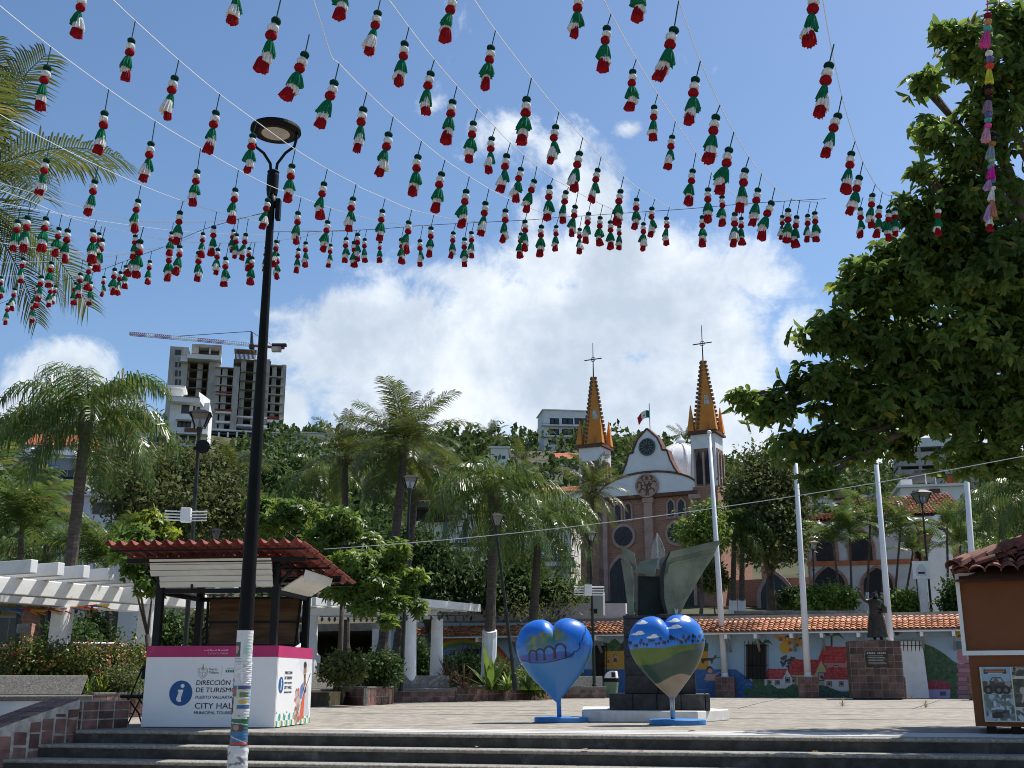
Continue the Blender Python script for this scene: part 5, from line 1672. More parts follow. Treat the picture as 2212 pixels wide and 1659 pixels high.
ring('emblem_rim', ue, zee, er * .97, .08, .44, CPINK, em)
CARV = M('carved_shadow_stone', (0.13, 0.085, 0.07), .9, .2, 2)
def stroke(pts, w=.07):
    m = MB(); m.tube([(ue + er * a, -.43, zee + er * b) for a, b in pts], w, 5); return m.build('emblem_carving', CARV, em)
arc = lambda cx, cz, r, a0, a1, n=8: [(cx + r * math.cos(a), cz + r * math.sin(a)) for a in np.linspace(rad(a0), rad(a1), n)]
for pts in (arc(-.3, .62, .16, 90, 270), arc(.33, .62, .16, 90, -90), [(-.02, .8), (-.02, .52)], arc(-.1, .62, .1, -90, 90), arc(.15, .62, .1, 90, 270), arc(-.62, .05, .28, 60, 220), arc(.62, .05, .28, -40, 120), [(-.5, .2), (-.5, -.18)], [(-.5, .02), (-.36, .02)], [(.3, .2), (.3, -.18)], [(.3, 0), (.46, .16)],
            arc(-.4, -.5, .25, 20, 200), arc(.4, -.5, .25, -20, 160), [(-.08, -.85), (-.03, -.1), (-.25, .35)], [(.12, -.85), (.05, -.1), (.25, .35)], [(-.25, .0), (0, .1), (.22, .0)]):
    stroke(pts, .055)
# pilasters, windows and doors
for (xp, w_) in ((832, .75), (1230, .7), (1640, .8)):
    u = FU(xp, 1300)[0]
    m = MB(); m.box(u - w_ / 2, u + w_ / 2, -.3, 0, -.6, zc - .15); m.build('pilaster', CPINK, ch)
    m = MB(); m.box(u - w_ / 2 - .1, u + w_ / 2 + .1, -.36, 0, zc - .5, zc - .145); m.build('capital', CPINK, ch)
def lancet(u0, u1, z0, z1, fw, name='window', gl=CGLASS, deep=.0):
    """pointed opening: stone frame, dark pane proud of the wall"""
    w = (u1 - u0) / 2
    uc = (u0 + u1) / 2
    def out(e):
        p = [(uc - w - e, z0 - e), (uc + w + e, z0 - e)]
        sz = z1 - w * 1.5
        k = [(w + e) * (1 - (i / 6) ** 1.7) for i in range(7)]
        p += [(uc + k[i], sz + (z1 + e - sz) * (i / 6) ** .85) for i in range(7)]
        p += [(uc - k[i], sz + (z1 + e - sz) * (i / 6) ** .85) for i in range(5, -1, -1)]
        return p
    fr = fpoly(name, out(fw), 0, .12, CPINK, raw=True)
    fpoly('pane', out(0), .1, .15, gl, fr, raw=True)
    for k in range(1, 3):
        m = MB(); m.box(uc - w + 2 * w * k / 3 - .02, uc - w + 2 * w * k / 3 + .02, -.17, -.14, z0, z1 - w); m.build('bar', CTRIM, fr)
    return fr
zw0, zw1 = FU(1470, 1400)[1], FU(1470, 1255)[1]
for (xa, xb) in ((1397, 1447), (1487, 1540), (938, 985), (1027, 1072)):
    lancet(FU(xa, 1330)[0], FU(xb, 1330)[0], zw0, zw1, .16)
for (xa, ya, r_) in ((1010, 1575, .78), (1477, 1545, .78)):
    u, z = FU(xa, ya)
    fr = disc('round_window', u, z, r_ * 1.3, 0, .12, CPINK)
    disc('pane', u, z, r_, .1, .16, CGLASS, par=fr)
    for a in (0, rad(60), rad(120)):
        m = MB(); m.beam((u - r_ * math.cos(a), -.17, z - r_ * math.sin(a)), (u + r_ * math.cos(a), -.17, z + r_ * math.sin(a)), .03, .05, up=(0, 1, 0)); m.build('bar', CTRIM, fr)
def mon3(x, y):
    return ((x / 2.0233) * 2.212, ((2080 - 1400) + y / 2.0233) * 2.212)
du0, du1 = FU(*mon3(820, 450))[0], FU(*mon3(985, 450))[0]
lancet(du0, du1, -.3, FU(*mon3(900, 235))[1], .3, 'door')
du2 = FU(*mon3(1390, 600))[0]
lancet(du2, du2 + (du1 - du0), -.3, FU(*mon3(900, 235))[1], .3, 'door')
lancet(du2 + 6.2, du2 + 8.4, 0, 5, .3, 'door')
m = MB(); m.box(uR, uR + 9, 1.5, 9, -1, FU(1612, 1900)[1] - .5); m.build('side_aisle', BRICK, ch)
m = MB(); m.box(uR + 4.4, uR + 5.4, .8, 1.5, -1, FU(1612, 1850)[1]); m.build('buttress', BRICK, ch)
m = MB(); m.box(uR + .6, uR + 3.6, -2.2, -1.8, -1, 2.6); m.build('porch_wall', BRICK, ch)
# towers
def tower(uc, w, yb, zbase, zring, zapex, zcross, cz_arm, side):
    t0, t1 = uc - w / 2, uc + w / 2
    y0, y1 = yb, yb + w
    yc = (y0 + y1) / 2
    m = MB(); m.box(t0, t1, y0, y1, -1, zbase); m.build('tower_base', BRICK, ch)
    m = MB(); m.box(t0 + .003, t1 - .003, y0 + .003, y1 - .003, zbase, zring); tb_ = m.build('tower', CWHITE, ch)
    hn = zring - 1.15
    for s in (0, 1, 2, 3):
        R = Matrix.Translation((uc, yc, 0)) @ Matrix.Rotation(s * math.pi / 2, 4, 'Z')
        def rb(name, mat, m_):
            m_.v = [tuple(R @ Vector(v)) for v in m_.v]
            return m_.build(name, mat, tb_)
        m = MB(); m.box(-w * .39, w * .39, -w / 2 - .03, -w / 2 + .02, zbase + .03, hn); rb('belfry_panel', CPINK if False else M('belfry_brown', (0.2, 0.115, 0.085), .9, .2, 2.0), m)
        for q in (-1, 1):
            xa, xb = (-w * .3, -w * .06) if q < 0 else (w * .06, w * .3)
            xm = (xa + xb) / 2
            m = MB(); m.extr([(xa, -w / 2 - .02, zbase + .2), (xb, -w / 2 - .02, zbase + .2), (xb, -w / 2 - .02, hn - 1.0), (xm, -w / 2 - .02, hn - .15), (xa, -w / 2 - .02, hn - 1.0)], (0, -.03, 0)); rb('belfry_opening', DARK, m)
        for xx in (-w * .35, 0, w * .35):
            m = MB(); m.box(xx - .07, xx + .07, -w / 2 - .12, -w / 2 - .02, zbase + .03, hn - .3); rb('belfry_column', CPINK, m)
    m = MB(); m.box(t0 - .22, t1 + .22, y0 - .22, y1 + .22, zring, zring + .16); m.build('tower_cornice', CTRIM, ch)
    m = MB(); m.box(t0 - .12, t1 + .12, y0 - .12, y1 + .12, zring + .16, zring + .3); m.build('tower_cornice', CTRIM, ch)
    zs0 = zring + .3
    n = 4
    r0, r1 = w * .60, .15
    m = MB(); m.lathe([(r0, zs0), (r1, zapex)], n, (uc, yc, 0)); m.v = [((v[0] - uc) * math.cos(-.25) - (v[1] - yc) * math.sin(-.25) + uc, (v[0] - uc) * math.sin(-.25) + (v[1] - yc) * math.cos(-.25) + yc, v[2]) for v in m.v]
    spn = m.build('spire', CORNG, ch)
    for k in range(4):
        a = k * math.pi / 2 - .25
        for i in range(17):
            f = (i + .3) / 17
            r = r0 + (r1 - r0) * f
            z = zs0 + (zapex - zs0) * f
            m = MB(); m.cbox((uc + (r + .03) * math.cos(a), yc + (r + .03) * math.sin(a), z + .12), (.17, .17, .2), Matrix.Rotation(a, 3, 'Z')); m.build('crocket', CROCK, spn)
    for sx in (-1, 1):
        for sy in (-1, 1):
            x, y = uc + sx * w * .46, yc + sy * w * .46
            m = MB(); m.hexa([(x - .26, y - .26, zs0), (x + .26, y - .26, zs0), (x + .26, y + .26, zs0), (x - .26, y + .26, zs0), (x - .03, y - .03, zs0 + (zapex - zs0) * .36), (x + .03, y - .03, zs0 + (zapex - zs0) * .36), (x + .03, y + .03, zs0 + (zapex - zs0) * .36), (x - .03, y + .03, zs0 + (zapex - zs0) * .36)])
            m.build('pinnacle', CORNG, ch)
    rp = r0 + (r1 - r0) * .42
    for s in (0, 1):
        R = Matrix.Translation((uc, yc, 0)) @ Matrix.Rotation(s * math.pi / 2 - .25 - math.pi / 4, 4, 'Z')
        zz = zs0 + (zapex - zs0) * .37
        hh = (zapex - zs0) * .13
        rr0 = (r0 + (r1 - r0) * .37) * .707 + .02
        rr1 = (r0 + (r1 - r0) * .5) * .707 + .02
        m = MB(); m.extr([(-rr0 * .36, -rr0, zz), (rr0 * .36, -rr0, zz), (rr1 * .36, -rr1, zz + hh), (-rr1 * .36, -rr1, zz + hh)], (0, .06, 0)); m.v = [tuple(R @ Vector(v)) for v in m.v]
        m.build('tile_picture', M('tile_picture', (0.4, 0.46, 0.5), .4, .5, 5.0, col2=(0.5, 0.36, 0.2), stain=(0.08, 0.1, 0.14)), spn)
    cr = MB(); cr.tube([(uc, yc, zapex - .1), (uc, yc, zcross)], [.06, .025], 6); cr.build('cross_shaft', BLACK, ch)
    m = MB(); m.tube([(uc - .95 * w * .42, yc, cz_arm), (uc + .95 * w * .42, yc, cz_arm)], .045, 6); m.build('cross_arm', BLACK, ch)
    m = MB(); m.tube([(uc + .2 * math.cos(a), yc, cz_arm + .2 * math.sin(a)) for a in np.linspace(0, 2 * math.pi, 9)], .03, 5); m.build('cross_scroll', BLACK, ch)
def cx2(x, y):                       # crop of the spires to c3
    return ((250 + x * 700 / 1659) * 2.212, (-150 + y * 700 / 1659) * 2.212)
ur0, ur1 = FU(1608, 900)[0], FU(1822, 900)[0]
wt = ur1 - ur0
ucr = (ur0 + ur1) / 2
tower(ucr, wt, -.3, zc + .4, FU(1710, 690)[1], FU(1740, 20)[1], FU(*cx2(1258, 40))[1], FU(*cx2(1262, 212))[1], 1)
ul1 = FU(826, 900)[0]
ucl = ul1 - wt / 2
tower(ucl, wt, -.3, zc + .4, FU(790, 800)[1], FU(795, 160)[1], FU(*cx2(256, 205))[1], FU(*cx2(256, 360))[1], -1)
# ribbed dome behind the gable and the flag on top
dz = FU(1320, 960)[1] - .5
dR = 3.0
du = FU(1355, 900)[0] - .6
m = MB(); m.lathe([(dR, dz - 3), (dR, dz)] + [(dR * math.cos(a), dz + dR * 1.12 * math.sin(a)) for a in np.linspace(.1, 1.45, 9)], 24, (du, 6.0, 0)); dm = m.build('dome', CWHITE, ch, smooth=True)
for k in range(12):
    a0 = k * math.pi / 6
    m = MB(); m.tube([(du + (dR * math.cos(b) + .03) * math.cos(a0), 6 + (dR * math.cos(b) + .03) * math.sin(a0), dz + dR * 1.12 * math.sin(b)) for b in np.linspace(0, 1.45, 8)], .09, 5); m.build('dome_rib', CWHITE, dm)
m = MB(); m.lathe([(.4, dz + dR * 1.08), (.34, dz + dR * 1.08 + .4), (.42, dz + dR * 1.08 + .45), (.2, dz + dR * 1.08 + .7), (.04, dz + dR * 1.08 + 1.0)], 12, (du, 6, 0)); m.build('lantern', CWHITE, ch)
fpz = FU(1222, 408)[1]
fl = thing('mexican_flag', 'red white and green national flag flying over the clock gable', 'flag', tuple(Vector((CH.x, CH.y, CZ + apex[1])) + cux * (uC + .12) + cuy * .4), CA)
hgt = fpz - apex[1]
m = MB(); m.tube([(0, 0, -.3), (0, 0, hgt)], .04, 6); m.build('pole', STEEL, fl)
FW, FH = 1.15, .62
for k, (a, b, mt) in enumerate(((0, .3, M('flag_green', (0.01, 0.13, 0.06), .8, .1)), (.3, .62, M('flag_white', (0.75, 0.75, 0.75), .8, .05)), (.62, 1, M('flag_red', (0.45, 0.01, 0.03), .8, .1)))):
    m = MB()
    vs, fs = [], []
    nn = 5
    for th in (0, .015):
        for i in range(nn + 1):
            f = a + (b - a) * i / nn
            x = -FW * f * (.78 if f < .3 else 1)
            y = .16 * math.sin(f * 8) * f + th
            dzz = .12 * math.sin(f * 5) - .3 * f * f
            vs += [(x, y, hgt * .72 + dzz), (x + .1 * f, y + .05, hgt * .72 - FH + dzz)]
    q = 2 * (nn + 1)
    for i in range(nn):
        fs += [(2 * i, 2 * i + 2, 2 * i + 3, 2 * i + 1), (q + 2 * i, q + 2 * i + 1, q + 2 * i + 3, q + 2 * i + 2)]
    m.add(vs, fs); m.build('flag_band', mt, fl, smooth=True)
m = MB(); m.ball((-FW * .46, .0, hgt * .72 - .33), .1, 8, 5, 1, .3, 1); m.build('flag_emblem', M('flag_emblem', (0.12, 0.08, 0.03), .8, .2), fl)
# ================================================================ houses on the slope
SHADEG = M('dark_window_glass', (0.02, 0.025, 0.03), .25, .3, 2.0, spec=.5)
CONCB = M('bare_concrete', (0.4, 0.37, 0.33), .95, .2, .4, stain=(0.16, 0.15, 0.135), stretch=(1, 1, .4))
CONCD = M('bare_concrete_shaded', (0.1, 0.093, 0.085), .95, .3, .5)  # darker copy of the concrete, shade inside the open floors painted in
HWHITE = M('house_white', (0.72, 0.72, 0.71), .85, .06, .5, stain=(0.52, 0.51, 0.49))
HGREY = M('house_grey', (0.3, 0.3, 0.31), .9, .1, .5, stain=(0.22, 0.22, 0.22))
BROWNR = M('brown_balcony', (0.16, 0.07, 0.05), .8, .2, 1.0)
TERRA = M('far_terracotta', (0.4, 0.13, 0.06), .9, .25, 1.5, stain=(0.2, 0.08, 0.05))
REDMESH = M('red_safety_net', (0.25, 0.045, 0.03), .9, .2, 2.0)
ORANGEW = M('shaded_orange_paint', (0.17, 0.062, 0.026), .8, .08, 2.0, stain=(0.13, 0.047, 0.021))  # kiosk wall colour lowered to hold the shade of the big tree

class Face:
    """a building front: pixel to local (u, z) on a plane turned by rot"""
    def __init__(s, name, label, cat, xc, yb, Z, rot=0.0, group=None):
        s.p = W(xc, yb, Z)
        s.rot = rot
        s.ux = Vector((math.cos(rot), math.sin(rot), 0))
        s.n = Vector((-math.sin(rot), math.cos(rot), 0))
        s.t = thing(name, label, cat, tuple(s.p), rot, group)
    def uz(s, x, y, off=0.0):
        P = PL(x, y, s.p + s.n * off, s.n) - s.p
        return P.dot(s.ux), P.z
    def box(s, name, x0, x1, yt, yb, mat, d0=0.0, d1=8.0, par=None, zb=None, bevel=0):
        """pixel rectangle on the plane at depth d0, pushed back to d1"""
        u0, z1 = s.uz(x0, yt, d0)
        u1, z0 = s.uz(x1, yb, d0)
        if zb is not None: z0 = zb
        m = MB(); m.box(u0, u1, d0, d1, z0, z1)
        return m.build(name, mat, par or s.t, bevel=bevel)
    def win(s, x0, x1, yt, yb, d0=0.0, mat=None, frame=None, nb=1, par=None, out=.02):
        f = s.box('window', x0, x1, yt, yb, frame or SHADEG, d0 - out, d0 + .15, par)
        if frame:
            e = (x1 - x0) * .07
            for k in range(nb):
                a, b = x0 + (x1 - x0) * k / nb + e, x0 + (x1 - x0) * (k + 1) / nb - e
                s.box('pane', a, b, yt + (yb - yt) * .07, yb - (yb - yt) * .05, mat or SHADEG, d0 - out - .02, d0 + .02, f)
        return f
def q6(x, y):       # tower crop
    return ((600 + x / 3.318) / 1.8228, (1250 + y / 3.318) / 1.8228)

# ---- tower under construction and its crane
tw = Face('unfinished_tower', 'unfinished concrete apartment tower with open floors under the crane', 'building', 490, 965, 360, rad(13))
def qb(f, name, x0, x1, yt, yb, mat, d0=0.0, d1=8.0, par=None):
    a, b = q6(x0, yt), q6(x1, yb)
    return f.box(name, a[0], b[0], a[1], b[1], mat, d0, d1, par)
def bay(x0, x1, ys, xcols, recess=5.0, d0=0.0, thick=14, slabmat=CONCB, white_from=99):
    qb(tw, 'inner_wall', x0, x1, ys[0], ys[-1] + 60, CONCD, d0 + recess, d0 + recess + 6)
    for k, y in enumerate(ys):
        qb(tw, 'floor_slab', x0, x1, y, y + (thick if k < white_from else 40), slabmat if k < white_from else HWHITE, d0, d0 + recess)
    for x in xcols:
        qb(tw, 'partition_wall', x, x + 12, ys[0] + 4, ys[-1] + 8, CONCB, d0 + 1.2, d0 + recess - .1)
bay(405, 830, [575, 665, 785, 905, 1020, 1130, 1240, 1350], [420, 595, 735], 6, 2.0, 26)
qb(tw, 'side_wall', 235, 400, 375, 1400, CONCB, .8, 14)
for (y0, y1) in ((420, 490), (580, 650), (690, 770), (805, 880)):
    qb(tw, 'slot_window', 300, 325, y0, y1, SHADEG, .7, .9)
    qb(tw, 'slot_window', 350, 368, y0 + 5, y1, SHADEG, .7, .9) if y0 > 500 else qb(tw, 'slot_window', 305, 372, y0, y1, SHADEG, .68, .9)
qb(tw, 'white_balcony', 455, 895, 470, 555, HWHITE, -2.5, 4)
qb(tw, 'white_balcony', 372, 457, 500, 575, HWHITE, -1.5, 4)
qb(tw, 'penthouse_wall', 520, 600, 345, 470, CONCB, .5, 8)
qb(tw, 'penthouse_slab', 590, 905, 345, 395, CONCB, .2, 8)
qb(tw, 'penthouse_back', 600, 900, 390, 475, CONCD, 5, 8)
for x in (745, 880):
    qb(tw, 'penthouse_post', x, x + 14, 390, 475, CONCB, .4, 4.8)
qb(tw, 'shear_wall', 745, 820, 575, 1500, CONCB, -.2, 9)
bay(825, 1090, [640, 750, 870, 990, 1105, 1220, 1345, 1450], [828, 920, 1060], 5, -1.5, 24, white_from=5)
qb(tw, 'corner_post', 1068, 1090, 640, 1480, CONCB, -1.6, -.9)
bay(1065, 1500, [540, 700, 815, 930, 1045, 1165, 1280, 1390], [1165, 1330, 1480], 6, 0, 24, white_from=6)
qb(tw, 'formwork_floor', 1070, 1370, 405, 430, CONCB, .2, 6)
for k in range(16):
    qb(tw, 'prop', 1085 + k * 17, 1090 + k * 17, 430, 545, M('scaffold_wood', (0.12, 0.07, 0.045), .9, .3, 2), .4 + (k % 3), .7 + (k % 3))
bay(1480, 1705, [610, 760, 878, 990, 1105, 1220, 1330, 1445], [1570, 1690], 5, 1.5, 26, white_from=6)
for (x0, x1, y0, y1) in ((825, 1040, 958, 990), (815, 1040, 1190, 1225), (1465, 1655, 1285, 1325)):
    qb(tw, 'safety_net', x0, x1, y0, y1, REDMESH, -1.7 if x0 < 1100 else 1.3, -1.6 if x0 < 1100 else 1.4)
qb(tw, 'podium', 715, 1720, 1470, 1500, HWHITE, -3, 10)
qb(tw, 'podium', 720, 1720, 1560, 1780, HWHITE, -3, 10)
qb(tw, 'podium_glass', 740, 1700, 1500, 1562, SHADEG, -2, 4)
for k in range(9):
    qb(tw, 'podium_post', 740 + 118 * k, 760 + 118 * k, 1498, 1564, HWHITE, -2.8, -2.2)
crn = thing('tower_crane', 'red and white tower crane with long lattice jib above the unfinished tower', 'crane', tuple(W(*q6(1295, 470), 372)))
cb = Vector(crn.location)
def cr(x, y):
    return W(*q6(x, y), 372) - cb
REDC, WHC, DKC = M('crane_red', (0.28, 0.04, 0.045), .6, .1), M('crane_white', (0.6, 0.62, 0.64), .6, .1), M('crane_dark', (0.03, 0.035, 0.05), .6, .1)
def lattice(name, pts_top, pts_bot, mat, n, r=.09):
    m = MB()
    a0, a1, b0_, b1 = cr(*pts_top[0]), cr(*pts_top[1]), cr(*pts_bot[0]), cr(*pts_bot[1])
    m.tube([a0, a1], r, 4); m.tube([b0_, b1], r * 1.2, 4); m.tube([b0_ + Vector((0, 1.4, 0)), b1 + Vector((0, 1.4, 0))], r * 1.2, 4)
    for k in range(n):
        f0, f1, f2 = k / n, (k + .5) / n, (k + 1) / n
        for off in (Vector((0, 0, 0)), Vector((0, 1.4, 0))):
            m.tube([b0_.lerp(b1, f0) + off, a0.lerp(a1, f1)], r * .7, 4); m.tube([a0.lerp(a1, f1), b0_.lerp(b1, f2) + off], r * .7, 4)
    return m.build(name, mat, crn)
lattice('jib', ((-305, 190), (-90, 207)), ((-305, 222), (-90, 241)), REDC, 8)
lattice('jib', ((-90, 207), (22, 215)), ((-90, 241), (22, 250)), WHC, 4)
lattice('jib', ((22, 215), (240, 237)), ((22, 250), (240, 270)), REDC, 8)
lattice('jib', ((240, 237), (585, 268)), ((240, 270), (585, 300)), WHC, 12)
lattice('jib', ((585, 268), (940, 300)), ((585, 300), (940, 333)), REDC, 12)
lattice('jib', ((940, 300), (1270, 335)), ((940, 333), (1270, 365)), WHC, 11)
lattice('mast', ((1290, 182), (1278, 470)), ((1292, 182), (1312, 470)), DKC, 7, .2)
m = MB(); m.tube([cr(1270, 365), cr(1725, 400)], .5, 6); m.build('counter_jib', REDC, crn)
m = MB(); m.cbox(cr(1623, 418), (3.2, 2, 1.6)); m.build('counterweight', CONCB, crn)
m = MB(); m.cbox(cr(1660, 362), (5, 2, .8)); m.build('winch_platform', DKC, crn)
m = MB(); m.cbox(cr(1300, 385), (1.6, 1.6, 1.5)); m.build('cab', DKC, crn)
for a, b in (((1290, 182), (330, 245)), ((1290, 182), (1575, 370))):
    m = MB(); m.tube([cr(*a), cr(*b)], .12, 4); m.build('pendant_cable', DKC, crn)

# ---- white modern house below the tower
wh = Face('modern_house', 'white modern apartment house with wedge balcony below the unfinished tower', 'building', 420, 985, 230, rad(12))
def wb(name, x0, x1, yt, yb, mat, d0=0.0, d1=8.0):
    return qb(wh, name, x0, x1, yt, yb, mat, d0, d1)
wb('body', 240, 700, 1090, 1800, HWHITE, 0, 12)
wb('body', -250, 240, 1500, 1850, HWHITE, 1, 12)
wb('roof_slab', 225, 620, 1030, 1110, HWHITE, -2.5, 12)
m = MB(); a = wh.uz(*q6(618, 1010)); b = wh.uz(*q6(742, 1255)); c_ = wh.uz(*q6(618, 1110)); d_ = wh.uz(*q6(745, 1070))
m.extr([(a[0], -2.6, a[1]), (c_[0], -2.6, c_[1]), (b[0], 2.5, b[1]), (d_[0], 2.5, d_[1] + .5)], (0, .3, 0)); m.build('wedge_balcony', HWHITE, wh.t)
wb('roof_hut', 210, 385, 900, 1030, HWHITE, 2, 6); wb('roof_hut_slab', 190, 430, 880, 915, HWHITE, .5, 7)
wb('terrace_rail', 225, 620, 1020, 1045, BROWNR, -2.7, -2.5)
for (x0, x1, y0, y1) in ((375, 485, 1130, 1265), (530, 560, 1150, 1250), (575, 625, 1160, 1250)):
    w_ = wh.win(*q6(x0, y0)[:1], q6(x1, y0)[0], q6(0, y0)[1], q6(0, y1)[1], 0, None, HWHITE, 1)
wb('balcony', 300, 740, 1310, 1345, HWHITE, -2, .5); wb('balcony_rail', 420, 620, 1440, 1500, BROWNR, -1.6, -1.4); wb('balcony', 300, 720, 1500, 1530, HWHITE, -2, .5)
for (x0, x1, y0, y1) in ((330, 500, 1350, 1440), (540, 700, 1370, 1450), (360, 450, 1540, 1640), (480, 560, 1540, 1640), (-200, -20, 1560, 1640), (20, 180, 1560, 1640), (-200, 190, 1690, 1720)):
    wh.win(q6(x0, 0)[0], q6(x1, 0)[0], q6(0, y0)[1], q6(0, y1)[1], 0 if x0 > 230 else 1, None, BLACK, 3)
wb('balcony_rail', -250, 240, 1650, 1690, BROWNR, -.4, -.2); wb('balcony', -250, 240, 1690, 1720, HWHITE, -.6, 1.2)

def simple_house(name, label, x0, x1, yt, yb, Z, rot=0.0, mat=None, wins=(), roof=None, depth=9.0, slabs=(), extra=(), group=None, cat='house', frame=None):
    f = Face(name, label, cat, (x0 + x1) / 2, yb, Z, rot, group)
    zb = -max(2.0, Z * .06)
    u0, z1 = f.uz(x0, yt); u1, z0 = f.uz(x1, yb)
    m = MB(); m.box(u0, u1, 0, depth, zb, z1); m.build('wall', mat or HWHITE, f.t)
    for w_ in wins:
        f.win(*w_[:4], 0.0, None, frame or HGREY, w_[4] if len(w_) > 4 else 2)
    for (a, b, y0, y1) in slabs:
        f.box('balcony', a, b, y0, y1, mat or HWHITE, -1.4, .1)
        f.box('balcony_rail', a, b, y0 - (y1 - y0) * 1.3, y0 - .5, SHADEG if len(wins) % 2 else BLACK, -1.38, -1.34)
    if roof == 'flat':
        m = MB(); m.box(u0 - .35, u1 + .35, -.35, depth + .2, z1 + .003, z1 + .25); m.build('roof', mat or HWHITE, f.t)
    elif roof:
        m = MB(); m.hexa([(u0 - .4, -.6, z1 + .003), (u1 + .4, -.6, z1 + .003), (u1 + .4, depth + .4, z1 + .003), (u0 - .4, depth + .4, z1 + .003),
                          (u0 - .4, depth * .3, z1 + roof), (u1 + .4, depth * .3, z1 + roof), (u1 + .4, depth * .7, z1 + roof), (u0 - .4, depth * .7, z1 + roof)]); m.build('roof', TERRA, f.t)
    for (nm, a, b, y0, y1, mt, d0, d1) in extra:
        f.box(nm, a, b, y0, y1, mt, d0, d1)
    return f
simple_house('hill_apartment', 'three storey white hill apartment block with dark balcony glass beside the spire', 1174, 1280, 886, 962, 270, rad(8), HWHITE, [(1188, 1208, 903, 917), (1214, 1238, 903, 917), (1241, 1266, 903, 917), (1188, 1208, 926, 940), (1214, 1238, 926, 940), (1241, 1266, 926, 940), (1186, 1202, 950, 960), (1222, 1252, 948, 958)], 'flat', slabs=[(1170, 1282, 918.5, 922), (1170, 1282, 942, 946)], frame=BLACK)
simple_house('white_house', 'small white flat house at the tower foot with a row of square windows', 608, 720, 934, 962, 225, rad(10), HWHITE, [(617, 638, 940, 950, 3), (642, 664, 940, 950, 3)], 'flat')
simple_house('white_house', 'white house with blue awning and long balconies behind the first palm', 0, 165, 985, 1060, 120, rad(9), HGREY, [(18, 40, 1016, 1032), (62, 76, 1018, 1034), (96, 120, 1018, 1034), (130, 160, 1014, 1034)], 'flat', slabs=[(-10, 170, 1036, 1044)], extra=[('awning', 78, 118, 1004, 1014, M('blue_awning', (0.01, 0.13, 0.42), .8, .1), -2.2, .2), ('upper_floor', -5, 66, 962, 986, HWHITE, 3, 9), ('upper_floor', 62, 160, 970, 986, HWHITE, 2, 9), ('dark_opening', 6, 30, 968, 978, SHADEG, 2.9, 3.1), ('dark_opening', 70, 100, 974, 984, SHADEG, 1.9, 2.1), ('parapet', -5, 170, 983, 990, HWHITE, -.4, .3)])
simple_house('tile_roof_house', 'house with red tiled roof half hidden by the first palm crown', 62, 178, 962, 1000, 150, rad(6), HWHITE, [(80, 100, 974, 988), (120, 150, 974, 988)], 2.2)
simple_house('white_house', 'three storey white house with glass balconies behind the drooping palm', 95, 175, 905, 968, 190, rad(5), HWHITE, [(100, 120, 912, 922), (100, 125, 938, 950), (128, 170, 912, 926), (128, 170, 938, 952)], 'flat', slabs=[(92, 178, 926, 930), (84, 178, 952, 956)])
simple_house('white_house', 'blue white house wall showing between the palm trunk and olive tree', 135, 320, 1070, 1200, 62, rad(14), M('pale_blue_plaster', (0.6, 0.63, 0.7), .9, .06, 1.0, stain=(0.5, 0.52, 0.56)), [(152, 168, 1010 + 52, 1074), (250, 268, 1082, 1110), (200, 236, 1084, 1112)], 'flat', extra=[('brick_pier', 138, 158, 1040, 1120, BRICK, -.3, .4)])
simple_house('garden_house', 'white garden house with dark doorway behind the first white pergola', 150, 345, 1288, 1430, 44, rad(10), WHITEW, [(228, 256, 1302, 1420, 1)], 'flat', extra=[('timber_panel', 186, 210, 1312, 1335, M('orange_timber', (0.4, 0.2, 0.08), .7, .3, 3.0), -.08, .02), ('door_frame', 258, 272, 1300, 1420, HWHITE, -.06, .04)])
simple_house('garden_house', 'shaded brick cottage under the palms beside the street end of the pergola', -120, 60, 1310, 1430, 42, rad(10), BRICK, [(-30, 40, 1330, 1396, 3)], 'flat', extra=[('ledge', -60, 52, 1397, 1402, HGREY, -.4, .1), ('orange_post', -4, 12, 1406, 1440, M('orange_chair', (0.5, 0.2, 0.09), .6, .1), -1.5, -1.2)])
simple_house('canopy_house', 'white house with dark slatted roof canopy behind the street lantern', 905, 1235, 1122, 1300, 92, rad(-10), HWHITE, [(1000, 1008, 1128, 1172, 1), (1086, 1112, 1250, 1275), (1140, 1180, 1212, 1232), (1070, 1130, 1140, 1165, 3), (1190, 1225, 1180, 1200)], 'flat', slabs=[(930, 1060, 1183, 1190), (1085, 1240, 1215, 1222)],
             extra=[('dark_recess', 895, 960, 1092, 1122, DARK, -1.5, 4), ('canopy', 890, 975, 1086, 1094, M('grey_canopy', (0.1, 0.1, 0.105), .8, .2, 1), -3, 3), ('canopy_beam', 890, 975, 1074, 1077, BROWNR, -3, -2.7), ('grey_post', 958, 964, 1124, 1184, M('blue_grey_post', (0.14, 0.17, 0.24), .7, .1), -.3, .1)])
simple_house('gabled_house', 'pale house with tiled verge between the queen palm and the church', 1105, 1250, 1068, 1130, 112, rad(-16), HWHITE, [(1120, 1150, 1084, 1100), (1172, 1196, 1086, 1100)], 1.0)
simple_house('white_house', 'tiny white house among the trees below the hill apartment block', 1060, 1098, 968, 1010, 190, 0, HWHITE, [(1066, 1074, 984, 992, 1), (1084, 1092, 984, 992, 1)], 'flat')
simple_house('tile_roof_house', 'small house with terracotta eaves just below the hill apartment block', 1206, 1272, 992, 1016, 180, rad(4), HWHITE, [(1214, 1248, 1002, 1014, 3)], 1.6)
